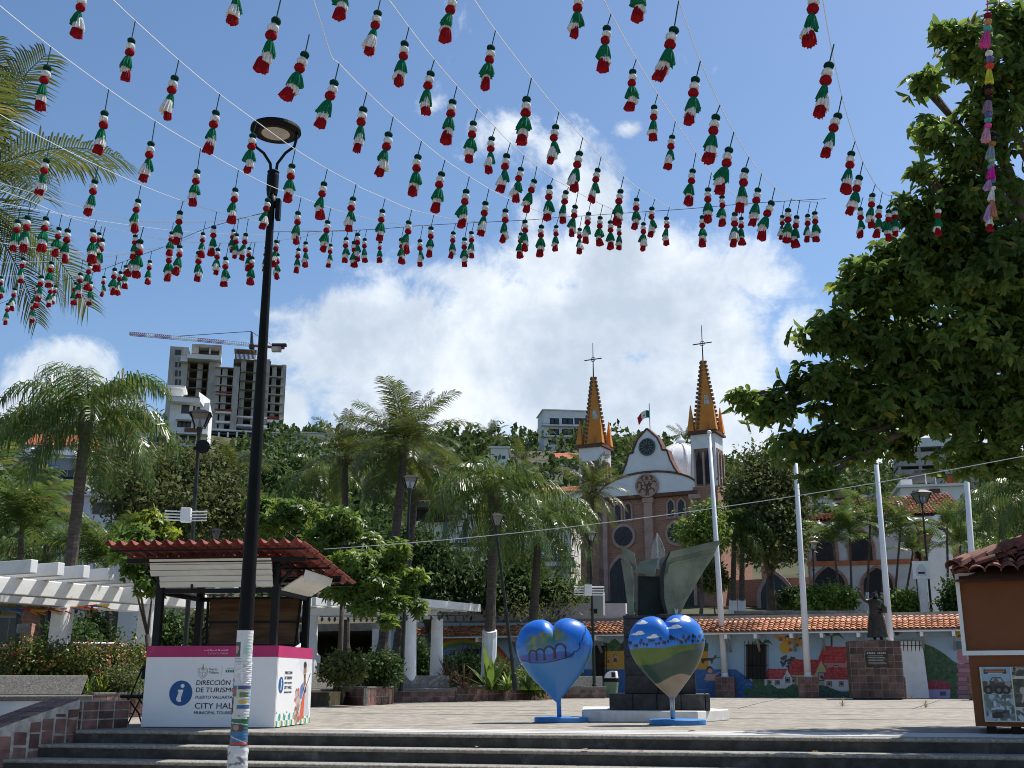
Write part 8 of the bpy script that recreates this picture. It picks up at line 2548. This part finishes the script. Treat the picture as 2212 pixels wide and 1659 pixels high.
def shrub(label, x, y, rx, ry, Z, n, size, mat, zg=.36, name='garden_bush', wid=.5, ros=0):
    return tree(name, label, (W(x, y, Z).x, Z, zg), [E(x, y, rx, ry, Z), E(x + rx * .4, y + ry * .4, rx * .7, ry * .6, Z), E(x - rx * .5, y + ry * .45, rx * .6, ry * .55, Z)], n, size, mat, .03, wid, rosette=ros, clump=6, spread=.12, cat='bush', limbs=False, shell=.3)
blades('dark reddish spiky plant below the second pergola column', 968, 1462, 38, 60, 1.15, .045, LF_RED)
blades('second reddish spiky plant near the leaning lantern', 1003, 1470, 37, 44, .95, .045, LF_RED)
blades('broad leaved young banana plant beside the leaning lantern foot', 1058, 1465, 38, 11, 1.5, .26, LF_LIGHT, flop=.35)
blades('ferny low plant in front of the pale boulder', 792, 1478, 34.5, 60, .7, .035, LF_LIGHT)
blades('arching grass tuft in front of the flowering hedge', 196, 1476, 22, 40, .62, .02, LF_LIGHT, flop=.9)
blades('zamia fern with upright bright leaflets beside the grey bench end', 222, 1492, 21.8, 26, .5, .05, LF_YEL, flop=.4)
blades('spiky leaves rising behind the folding chair', 285, 1478, 22.2, 26, .6, .04, LF_LIGHT)
blades('broad leaved plant behind the arch heart edge', 1142, 1478, 38, 26, .9, .12, LF_DARK)
blades('leafy plant between banana leaves and planter rim', 1098, 1480, 37.5, 30, .7, .1, LF_LIGHT)
shrub('wispy bush with dry stems and pink flowers before the hedge end', 258, 1472, 44, 34, 22, 2600, .07, LF_OLIVE)
shrub('tangled bush under the kiosk side tree', 742, 1440, 40, 24, 31, 3200, .13, LF_OLIVE)
shrub('leafy bush between kiosk panel and first pergola column', 822, 1440, 40, 28, 33, 3600, .13, LF_DARK)
shrub('bush with long leaves behind the first pergola column', 905, 1425, 34, 46, 40, 2600, .16, LF_DARK)
shrub('low bush left of the leaning lantern foot', 1085, 1458, 34, 24, 39, 2200, .13, LF_OLIVE)
shrub('dark garden bush behind the spiky plants', 990, 1440, 60, 30, 42, 3000, .16, LF_DARK)
shrub('green bush at the foot of the arch heart tip', 1150, 1465, 40, 28, 40, 2600, .14, LF_LIGHT)
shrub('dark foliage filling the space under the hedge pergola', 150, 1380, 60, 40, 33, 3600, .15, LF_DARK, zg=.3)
shrub('thin leaved bush by the garden house doorway', 205, 1365, 40, 40, 36, 2200, .15, LF_DARK, zg=.3)
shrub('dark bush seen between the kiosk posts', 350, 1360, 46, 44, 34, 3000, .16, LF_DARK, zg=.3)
shrub('bush seen through the open kiosk beside the plywood board', 440, 1350, 40, 40, 36, 2400, .16, LF_OLIVE, zg=.3)
def boulder(label, x, y, Z, s, mat):
    c = W(x, y, Z)
    m = MB(); m.ball((c.x, c.y, .36 + s * .35), s, 12, 8, 1.5, .9, .7)
    m.v = [tuple(Vector(v) + Vector((math.sin(v[1] * 9 + v[2] * 7), math.sin(v[0] * 8), math.sin(v[0] * 6 + v[1] * 5))) * s * .13) for v in m.v]
    return m.build('boulder', mat, label=label, cat='boulder', smooth=False)
boulder('dark grey boulder behind the kiosk panel bench', 790, 1462, 33.5, .5, M('boulder_grey', (0.09, 0.085, 0.09), .9, .3, 4, bump=.5))
boulder('pale sandy boulder right of the second pergola column', 918, 1462, 39.5, .4, M('boulder_pale', (0.36, 0.31, 0.26), .9, .25, 4, bump=.5))
# grass on the central planter, dry tufts on the plaza
N_ = 5200
gx_ = rng.uniform(-1.6, 1.4, N_)
gy_ = rng.uniform(38.2, 46, N_)
u = rng.random(N_)
V = np.stack([np.stack([gx_ - .012, gy_, 0 * u + .355], 1), np.stack([gx_ + .012, gy_, 0 * u + .355], 1), np.stack([gx_ + .05 * (u - .5), gy_ + .03, .42 + .13 * u], 1)], 1).reshape(-1, 3)
np_mesh('grass', V, np.arange(N_ * 3).reshape(-1, 3), LF_LIGHT, nper=3, kind='stuff')
for (x, y, lab) in [(1968, 1511, 'dry grass tuft at the pedestal foot'), (2000, 1529, 'flat dry weed on the open plaza floor'), (1820, 1526, 'tiny dry weed beside the painted line'), (1562, 1507, 'dry tuft at the first flagpole foot')]:
    g = G(x, y)
    blades(lab, x, y, g.y, 24, .22 if y < 1515 else .3, .012, leafmat('dry_grass', (0.2, 0.16, 0.07), (0.28, 0.22, 0.1), .3, .6), zg=0, name='grass_tuft', flop=1.3 if y > 1520 else .6)
# fallen leaves on the steps
for k, (x, y, z, lab) in enumerate([(868, 1613, -.172, 'dry curled leaf on the second step, nearest the lamp post'), (1032, 1616, -.172, 'dry leaf near the middle of the second step'), (1264, 1622, -.172, 'pale dry leaf on the second step below the white plinth'), (1382, 1626, -.172, 'dry leaf on the second step below the balloon heart'), (1762, 1627, -.172, 'dry leaf on the shaded second step'), (1495, 1582, 0, 'dark leaf on the painted edge of the plaza')]):
    p = G(x, y, z)
    m = MB(); m.add([(-.07, 0, .012), (-.02, .035, .03), (.06, .0, .02), (.0, -.035, .035)], [(0, 1, 2), (0, 2, 3)])
    m.v = [tuple(Matrix.Rotation(k * 1.3, 3, 'Z') @ Vector(v) + p) for v in m.v]
    m.build('fallen_leaf', leafmat('dead_leaf', (0.25, 0.17, 0.08), (0.3, 0.22, 0.1), .2, .6), label=lab, cat='leaf', group='dry leaves fallen on the steps')

# ---------------------------------------------------------------- the wooded hill: one far mass
keep_clear = [(365, 615, 745, 968, 350), (365, 460, 830, 1000, 225), (1170, 1284, 884, 962, 262), (0, 165, 965, 1050, 118), (62, 180, 905, 1000, 145), (608, 722, 932, 962, 222), (1938, 2112, 945, 1078, 195), (1745, 1890, 1050, 1105, 128), (1945, 2092, 1010, 1090, 108), (1060, 1098, 968, 1004, 186), (1206, 1272, 984, 1016, 178), (135, 320, 1066, 1190, 62), (905, 1240, 1074, 1300, 92), (1105, 1250, 1060, 1130, 110), (270, 460, 930, 990, 225), (1440, 1520, 930, 966, 400)]
cand = []
for k in range(9000):
    y = 74 + 320 * rng.random() ** .8
    x = (rng.random() - .5) * 1.2 * y
    cand.append((x, y))
cells, ells = set(), []
for (x, y) in cand:
    r = 1.7 + .008 * y + 1.4 * rng.random()
    key = (int(x / (r * 1.25)), int(y / (r * 1.5)))
    if key in cells or (y < 110 and -2 < x < 30): continue
    cells.add(key)
    z = tz(x, y) + r * .55
    d = CP * y + (z - EYE) * SP
    px = CX + x / d * FPX
    py = CY - (-(y * SP) + (z - EYE) * CP) / d * FPX
    rp = r / y * FPX
    if any(a - rp < px < b + rp and t_ - rp < py < bt_ + rp * .0 and y < Z_ + 12 for (a, b, t_, bt_, Z_) in keep_clear): continue
    ells.append(((x, y, z), (r, r, r * (.8 + .4 * rng.random()))))
P, A, N, L = foliage(ells, min(260000, 110 * len(ells)), .9, .6, clump=6, spread=.45, shell=.45, droop=.2)
L = L * (.6 + P[:, 1] / 230)
np_mesh('hillside_forest', *leaf_arrays(P, A, N, L, .62), LF_HILL, kind='stuff')
# ================================================================ strings of yarn tassels over the plaza
WOOL = lambda n_, c_: M('wool_' + n_, c_, .95, .35, 60.0, bump=.6, stretch=(1, 1, .12), spec=.1)
WG, WDG, WW, WR = WOOL('green', (0.008, 0.16, 0.075)), WOOL('dark_green', (0.006, 0.045, 0.03)), WOOL('white', (0.72, 0.72, 0.7)), WOOL('red', (0.3, 0.008, 0.014))
def bead_mesh(name, r, mat, sz=.85):
    m = MB(); m.ball((0, 0, 0), r, 10, 6, 1, 1, sz)
    m.v = [(x * (1 + .05 * math.sin(9 * z / r + 7 * x / r)), y * (1 + .05 * math.cos(11 * x / r)), z) for x, y, z in m.v]
    return m.mesh(name, mat, smooth=True)
def tuft_mesh(name, r0, r1, h, mat, seed, bell=.8):
    """skirt of strands with grooves and a ragged lower edge"""
    r_ = random.Random(seed)
    n, rows = 26, 6
    ph = [r_.uniform(-1, 1) for _ in range(n)]
    m = MB()
    vs = []
    for i in range(rows):
        f = i / (rows - 1)
        for k in range(n):
            a = 2 * math.pi * k / n
            r = (r0 + (r1 - r0) * f ** bell) * (1 + (.05 + .07 * f) * (1 if k % 2 else -1) + .06 * f * ph[k])
            z = -h * f * (1 + (.10 * ph[(k * 7) % n] if i == rows - 1 else 0))
            vs.append((r * math.cos(a) + .012 * f * ph[0], r * math.sin(a), z))
    fs = [(i * n + k, i * n + (k + 1) % n, (i + 1) * n + (k + 1) % n, (i + 1) * n + k) for i in range(rows - 1) for k in range(n)]
    fs += [tuple(range(n)), tuple((rows - 1) * n + k for k in range(n - 1, -1, -1))]
    m.add(vs, fs)
    return m.mesh(name, mat)
BEADS = [('cap_bead', bead_mesh('cap_bead', .044, WDG, .75), 0.0), ('white_bead', bead_mesh('white_bead', .049, WW), -.066), ('red_bead', bead_mesh('red_bead', .05, WR), -.132)]
TUFTS = [[('green_tuft', tuft_mesh('green_tuft', .017, .052 + .004 * q, .135, WG, q, .55), -.172), ('white_tuft', tuft_mesh('white_tuft', .03, .047 + .002 * (4 - q), .125, WW, q + 9, .6), -.25), ('red_tuft', tuft_mesh('red_tuft', .034, .042 + .003 * q, .105, WR, q + 19, .5), -.34)] for q in range(5)]
LT = .45
def cvt(k, x, y):
    x0, s = {'A': (0, 1.2764), 'B': (1300, 1.3829), 'C': (2700, 1.6592)}[k]
    return ((x0 + x / s) / 1.8228, (y / s) / 1.8228)
STR = [   # name, colour, crop, points
    ('the string running just below the lamp head', 0, 'A', [(-160, -110), (0, 30), (255, 235), (543, 447), (780, 608), (1008, 745), (1192, 850), (1348, 930), (1508, 990), (1658, 1045), (1800, 1085), (1950, 1120), (2070, 1130), (2160, 1134)]),
    ('the string passing across the lamp head', 0, 'A', [(300, -250), (405, -150), (570, 0), (677, 102), (897, 300), (1100, 470), (1284, 607), (1472, 742), (1638, 845), (1787, 925), (1810, 942), (1925, 992), (2058, 1050), (2170, 1079), (2278, 1102), (2375, 1113), (2458, 1118)]),
    ('the string that starts above the lamp head', 0, 'B', [(-330, -330), (-180, -120), (-95, -10), (0, 290), (45, 343), (187, 488), (338, 630), (488, 760), (618, 865), (745, 952), (855, 1022), (965, 1080), (1040, 1110), (1120, 1145), (1240, 1185)]),
    ('the string sloping down over the middle of the cloud', 0, 'B', [(0, -360), (150, -190), (270, -40), (320, 0), (420, 135), (555, 310), (682, 458), (790, 580), (888, 682), (973, 770), (1052, 842), (1128, 905), (1205, 965), (1285, 1012), (1400, 1075), (1540, 1140), (1610, 1160)]),
    ('the string ending above the church gable', 0, 'B', [(520, -330), (690, -130), (785, 0), (892, 155), (1085, 410), (1232, 592), (1367, 740), (1472, 850), (1585, 950), (1670, 1020), (1757, 1077), (1835, 1123), (1875, 1140)]),
    ('the string ending above the taller spire', 0, 'B', [(1180, -520), (1360, -200), (1490, 0), (1513, 45), (1648, 290), (1765, 485), (1869, 645), (1936, 745), (1975, 808), (2055, 915), (2135, 1000), (2210, 1068), (2290, 1125)]),
    ('the curved string between taller spire and big tree', 0, 'C', [(-190, -400), (-100, -150), (0, 140), (88, 382), (203, 643), (307, 850), (398, 1003), (490, 1128), (578, 1222), (667, 1285), (730, 1310), (865, 1322)]),
    ('the string nearest the big tree', 0, 'C', [(800, -420), (850, -190), (895, 0), (945, 285), (1018, 620), (1090, 870), (1152, 1043), (1216, 1168), (1270, 1245), (1328, 1278), (1370, 1270)]),
    ('the black wire crossing below the strings', 1, 'B', [(-330, 1262), (-120, 1262), (0, 1258), (220, 1250), (380, 1238), (550, 1225), (1040, 1200), (1240, 1185), (1610, 1160), (1936, 1138), (2140, 1120), (2320, 1105), (2700, 1082)]),
    ('the string crossing in front of the upper palm fronds', 0, 'A', [(-120, 480), (0, 575), (250, 712), (490, 832), (708, 930), (912, 1008), (1083, 1063), (1240, 1100), (1390, 1135), (1540, 1158), (1787, 1165)]),
    ('the string reaching the lamp pole from the coconut fronds', 0, 'A', [(-100, 885), (0, 918), (150, 965), (300, 1010), (480, 1062), (700, 1112), (850, 1120), (1030, 1115), (1160, 1103), (1320, 1075)]),
    ('the long sagging string behind the lower palm frond', 0, 'A', [(-90, 918), (0, 955), (150, 1010), (300, 1075), (500, 1135), (750, 1190), (920, 1215), (1080, 1222), (1330, 1215), (1500, 1195), (1620, 1165)]),
    ('the flatter string through the lower palm frond', 0, 'A', [(-90, 1000), (0, 1020), (160, 1050), (350, 1085), (500, 1110), (700, 1138), (900, 1162), (1100, 1175), (1380, 1180)]),
    ('the sagging string left of the lamp pole', 0, 'A', [(-90, 1205), (0, 1220), (250, 1255), (450, 1268), (620, 1270), (820, 1240), (980, 1187)]),
    ('the second lowest level string at the picture edge', 0, 'A', [(-80, 1318), (0, 1318), (300, 1313), (500, 1295), (650, 1275), (820, 1240)]),
    ('the low string at the picture edge', 0, 'A', [(-80, 1388), (0, 1387), (200, 1385), (380, 1365), (560, 1330), (700, 1290)]),
    ('the lowest string at the picture edge', 0, 'A', [(-80, 1490), (0, 1475), (180, 1440), (310, 1412)]),
    ('the black wire at the lower edge of the strings', 1, 'A', [(-80, 1560), (90, 1490), (310, 1412), (470, 1370), (700, 1285), (830, 1238), (1030, 1150), (1265, 1085), (1320, 1072)]),
]
TAS = {'A': [(235, 343, 195, 550), (526, 570, 500, 772), (761, 724, 720, 912), (991, 862, 965, 1030), (1182, 955, 1162, 1118), (1346, 1007, 1320, 1155), (1498, 1072, 1483, 1226), (1648, 1117, 1628, 1262), (660, 206, 628, 403), (878, 393, 832, 598), (1084, 568, 1050, 767), (1271, 683, 1243, 868), (1466, 835, 1443, 1013), (1628, 925, 1600, 1095), (1773, 1002, 1745, 1160),
             (1385, 106, 1312, 355), (1530, 276, 1440, 502), (1680, 417, 1610, 640), (412, -22, 385, 185), (1200, -95, 1168, 125), (1738, -125, 1700, 90), (233, 808, 192, 980), (476, 913, 440, 1083), (693, 1010, 668, 1166), (905, 1070, 890, 1225), (1075, 1143, 1063, 1282), (1172, 1160, 1162, 1270),
             (90, 1113, 65, 1262), (140, 1095, 110, 1262), (232, 1100, 206, 1263), (296, 1150, 275, 1287), (342, 1160, 318, 1320), (470, 1160, 458, 1317), (500, 1175, 480, 1290), (513, 1207, 483, 1366), (680, 1187, 665, 1300), (703, 1215, 680, 1397), (678, 1252, 643, 1390), (861, 1172, 850, 1285), (853, 1268, 843, 1413), (905, 1240, 887, 1382), (1021, 1175, 1010, 1290), (1000, 1272, 992, 1418), (1095, 1255, 1085, 1382), (1136, 1300, 1122, 1441), (1188, 1180, 1180, 1300), (1235, 1180, 1217, 1307), (1253, 1250, 1245, 1362), (1268, 1297, 1252, 1430), (1340, 1247, 1332, 1363), (1390, 1215, 1372, 1340), (1393, 1280, 1385, 1404), (1499, 1255, 1490, 1372), (1537, 1222, 1532, 1343), (1662, 1233, 1653, 1345), (1740, 1200, 1735, 1318), (1780, 1225, 1780, 1342),
             (118, 1302, 98, 1422), (260, 1322, 240, 1447), (210, 1392, 187, 1518), (75, 1453, 57, 1560), (40, 1530, 25, 1630), (190, 1440, 178, 1545), (165, 1520, 157, 1620), (257, 1435, 243, 1545), (280, 1440, 262, 1530), (405, 1378, 392, 1497), (380, 1425, 365, 1532), (452, 1330, 433, 1455), (455, 1420, 447, 1535), (522, 1393, 513, 1490), (575, 1355, 563, 1480), (605, 1370, 590, 1485), (632, 1340, 628, 1450), (752, 1315, 743, 1428), (5, 1395, 0, 1500)],
       'B': [(177, 597, 152, 828), (321, 734, 273, 955), (476, 855, 448, 1065), (605, 948, 570, 1148), (739, 1043, 715, 1232), (847, 1108, 823, 1287), (955, 1148, 945, 1320), (257, 72, 210, 295), (407, 240, 370, 465), (545, 402, 508, 625), (669, 556, 630, 772), (781, 673, 750, 880), (880, 756, 857, 942), (961, 850, 930, 1047), (1038, 922, 1000, 1096), (1109, 987, 1063, 1153), (1195, 1020, 1183, 1202), (1283, 1048, 1262, 1217),
             (672, -15, 618, 220), (878, 262, 845, 482), (1071, 543, 1042, 790), (1226, 693, 1203, 893), (1355, 837, 1322, 1042), (1458, 928, 1418, 1098), (1580, 1043, 1560, 1226), (1669, 1088, 1657, 1248), (1753, 1137, 1747, 1288), (1833, 1190, 1830, 1332), (1356, -22, 1325, 205), (1507, 155, 1483, 380), (1646, 392, 1640, 600), (1765, 585, 1757, 768), (1862, 747, 1838, 922), (1700, -140, 1672, 108), (1870, 165, 1800, 432),
             (86, 1302, 80, 1430), (130, 1322, 130, 1455), (151, 1278, 145, 1422), (187, 1305, 183, 1427), (124, 1083, 95, 1256), (283, 1150, 268, 1312), (272, 1320, 267, 1428), (388, 1305, 388, 1435), (428, 1212, 410, 1377), (490, 1312, 490, 1452), (549, 1243, 543, 1395), (670, 1270, 663, 1408), (733, 1303, 727, 1450), (771, 1268, 768, 1407), (1037, 1275, 1028, 1404), (1062, 1208, 1062, 1365), (1150, 1235, 1140, 1392), (1230, 1235, 1225, 1368), (1334, 1127, 1312, 1287), (1358, 1250, 1357, 1383), (1406, 1165, 1390, 1322), (1469, 1187, 1463, 1338), (1526, 1210, 1528, 1357), (1573, 1235, 1575, 1360), (1707, 1220, 1707, 1363)],
       'C': [(45, 1118, 18, 1338), (147, 1240, 140, 1455), (237, 1288, 240, 1473), (320, 1400, 317, 1612), (362, 1428, 362, 1598), (66, 522, 15, 815), (194, 768, 150, 1063), (285, 982, 218, 1268), (387, 1115, 345, 1380), (473, 1243, 440, 1472), (558, 1328, 480, 1558), (670, 1375, 665, 1585), (842, -40, 792, 298), (935, 430, 880, 760), (992, 758, 905, 1028), (1082, 1005, 1045, 1255), (1134, 1163, 1075, 1400), (1218, 1277, 1208, 1483), (1265, 1355, 1247, 1548), (1328, 1382, 1318, 1567), (1367, 1368, 1370, 1542), (110, 1420, 107, 1605), (630, 1415, 627, 1567), (725, 1420, 707, 1613), (797, 1410, 797, 1582), (844, 1393, 845, 1580), (1140, 1367, 1143, 1553), (1650, 1355, 1645, 1540)]}
HS = 6.3
def smooth_pts(p, per=4):
    q = catmull(p, per)
    return q
STRD = []
for k_, (nm, col, cr_, pts) in enumerate(STR):
    d = smooth_pts([cvt(cr_, *p) for p in pts])
    d = [p for p in d]
    STRD.append(d)
    hs = HS + (.0 if col else .02) - .012 * k_
    m = MB(); m.tube([G(x, y, HS) for x, y in d], .0042 if not col else .0036, 5)
    lab = nm.replace('the ', '', 1)
    m.build('tassel_wire' if col else 'tassel_string', BLACK if col else M('white_string', (0.75, 0.75, 0.74), .7, .05), label=('thin ' if col else 'thin white ') + lab, cat='wire' if col else 'string', group='strings carrying the tassels')
CORD = M('green_cord', (0.006, 0.05, 0.04), .8, .2, 9.0)
rows = {}
for cr_, lst in TAS.items():
    for (xc, yc, xb, yb) in lst:
        (xc, yc), (xb, yb) = cvt(cr_, xc, yc), cvt(cr_, xb, yb)
        L = math.hypot(xb - xc, yb - yc)
        xt = xc + .10 * L
        best = None
        for s_i, d in enumerate(STRD):
            for (ax, ay), (bx, by) in zip(d[:-1], d[1:]):
                if min(ax, bx) <= xt <= max(ax, bx) and abs(ax - bx) > 1e-6:
                    yt = ay + (by - ay) * (xt - ax) / (bx - ax)
                    gap = (yc - yt) / L
                    if .12 < gap < .95 and (best is None or abs(gap - .42) < best[0]):
                        best = (abs(gap - .42), s_i, yt)
        if best is None:
            best = (9, -1, yc - .42 * L)
        rows.setdefault(best[1], []).append((xt, best[2], xc, yc, xb, yb))
ORD = 'first second third fourth fifth sixth seventh eighth ninth tenth eleventh twelfth thirteenth fourteenth fifteenth sixteenth seventeenth eighteenth nineteenth twentieth'.split()
ti = 0
for s_i, lst in rows.items():
    lst.sort()
    for k, (xt, yt, xc, yc, xb, yb) in enumerate(lst):
        T = G(xt, yt, HS - .004)
        C, Bm = W(xc, yc, T.y), W(xb, yb, T.y)
        ax = (Bm - C)
        sc = ax.length / LT
        nm = STR[s_i][0] if s_i >= 0 else 'no visible string, cut by the upper picture edge'
        o_ = ORD[k] if k < 20 else 'last'
        lab = f'yarn tassel, {o_} along {nm}' if s_i >= 0 else f'{o_} yarn tassel hanging in from the upper picture edge'
        t = bpy.data.objects.new('yarn_tassel', None)
        t.empty_display_size = .1
        link(t, None, lab, 'tassel', 'yarn tassels strung over the plaza')
        q = Vector((0, 0, -1)).rotation_difference(ax.normalized())
        t.rotation_mode = 'QUATERNION'
        t.rotation_quaternion = q
        t.location = C
        t.scale = (sc, sc, sc)
        XF[t.name] = Matrix.Translation(C) @ q.to_matrix().to_4x4() @ Matrix.Scale(sc, 4)
        for nm_, me, z in BEADS:
            place(nm_, me, t, (random.uniform(-.005, .005), 0, z), (random.uniform(-.2, .2), random.uniform(-.2, .2), random.random() * 6))
        for nm_, me, z in TUFTS[ti % 5]:
            place(nm_, me, t, (random.uniform(-.006, .006), 0, z), (random.uniform(-.16, .16), random.uniform(-.16, .16), random.random() * 6), (1 + .2 * random.uniform(-1, 1), 1 + .2 * random.uniform(-1, 1), 1 + .08 * random.uniform(-1, 1)))
        inv = XF[t.name].inverted()
        m = MB(); m.tube([inv @ T, (inv @ T).lerp(Vector((0, 0, .02)), .5), (0, 0, .02)], .0058, 5); m.build('cord', CORD, t)
        ti += 1

# long strand of coloured pompoms hanging before the big tree
gd = thing('pompom_garland', 'long hanging garland of multicoloured yarn pompoms and tassels before the big tree', 'garland', tuple(W(*cvt('C', 1970, 85), 9.0)))
go = Vector(gd.location)
gp = lambda x, y: W(*cvt('C', x, y), 9.0) - go
m = MB(); m.tube([gp(1969, -260), gp(1970, 0), gp(1974, 90), gp(1972, 300), gp(1985, 560), gp(1975, 800), gp(1990, 1000), gp(1995, 1250), gp(1985, 1500)], .006, 5); m.build('cord', M('pink_cord', (0.5, 0.08, 0.15), .8, .1), gd)
u_ = 9.0 / FPX / 1.8228 / 1.6592 * .98
GC = {'crimson': (0.2, 0.012, 0.03), 'peach': (0.6, 0.3, 0.12), 'teal': (0.1, 0.35, 0.37), 'pink': (0.65, 0.08, 0.3), 'white': (0.65, 0.63, 0.58), 'violet': (0.14, 0.14, 0.33), 'coral': (0.65, 0.06, 0.06), 'yellow': (0.6, 0.6, 0.06), 'black': (0.012, 0.012, 0.012), 'brown': (0.1, 0.035, 0.03), 'mauve': (0.3, 0.2, 0.27), 'palepink': (0.6, 0.3, 0.4), 'navy': (0.015, 0.025, 0.04), 'ochre': (0.35, 0.16, 0.03), 'greyblue': (0.25, 0.33, 0.38), 'mint': (0.22, 0.45, 0.28), 'magenta': (0.7, 0.03, 0.4), 'salmon': (0.5, 0.2, 0.15), 'lilac': (0.45, 0.28, 0.5), 'red': (0.35, 0.01, 0.015)}
for (nm_, x, y, r) in [('crimson', 1973, 102, 30), ('peach', 1974, 143, 31), ('teal', 1970, 188, 32), ('white', 1982, 350, 29), ('violet', 1988, 388, 31), ('coral', 1985, 430, 31), ('black', 1980, 568, 27), ('brown', 1979, 598, 29), ('black', 1979, 640, 28), ('violet', 1978, 748, 29), ('teal', 1975, 783, 28), ('pink', 1974, 822, 28), ('black', 2002, 875, 26), ('navy', 2006, 908, 26), ('ochre', 2003, 940, 27), ('mint', 2001, 1050, 25), ('mauve', 2000, 1078, 23), ('teal', 1985, 1092, 18), ('violet', 2008, 1180, 20), ('white', 2006, 1230, 21), ('salmon', 1990, 1420, 15), ('mint', 1990, 1432, 18)]:
    m = MB(); m.ball(gp(x, y), r * u_, 10, 6, 1, 1, .82); m.build('pompom', WOOL(nm_, GC[nm_]), gd, smooth=True)
for (nm_, x0, y0, x1, y1, r) in [('pink', 1968, 210, 1948, 300, 38), ('yellow', 1982, 455, 1978, 545, 30), ('mauve', 1978, 660, 1962, 735, 36), ('palepink', 1968, 840, 1955, 918, 34), ('greyblue', 1998, 958, 1985, 1035, 33), ('magenta', 1999, 1095, 1992, 1165, 30), ('lilac', 1985, 1180, 1972, 1240, 26), ('white', 2002, 1245, 2000, 1310, 25), ('salmon', 2002, 1310, 2000, 1405, 26), ('lilac', 1985, 1340, 1972, 1440, 22), ('white', 1986, 1432, 1984, 1470, 26), ('red', 1985, 1465, 1985, 1505, 25)]:
    a, b = gp(x0, y0), gp(x1, y1)
    h = (b - a).length
    me = tuft_mesh('tuft', r * u_ * .45, r * u_, h, WOOL(nm_, GC[nm_]), len(nm_) + x0, .6)
    qm = Vector((0, 0, -1)).rotation_difference((b - a).normalized()).to_matrix().to_4x4()
    place('tuft', me, gd, (0, 0, 0), mat4=Matrix.Translation(a) @ qm)
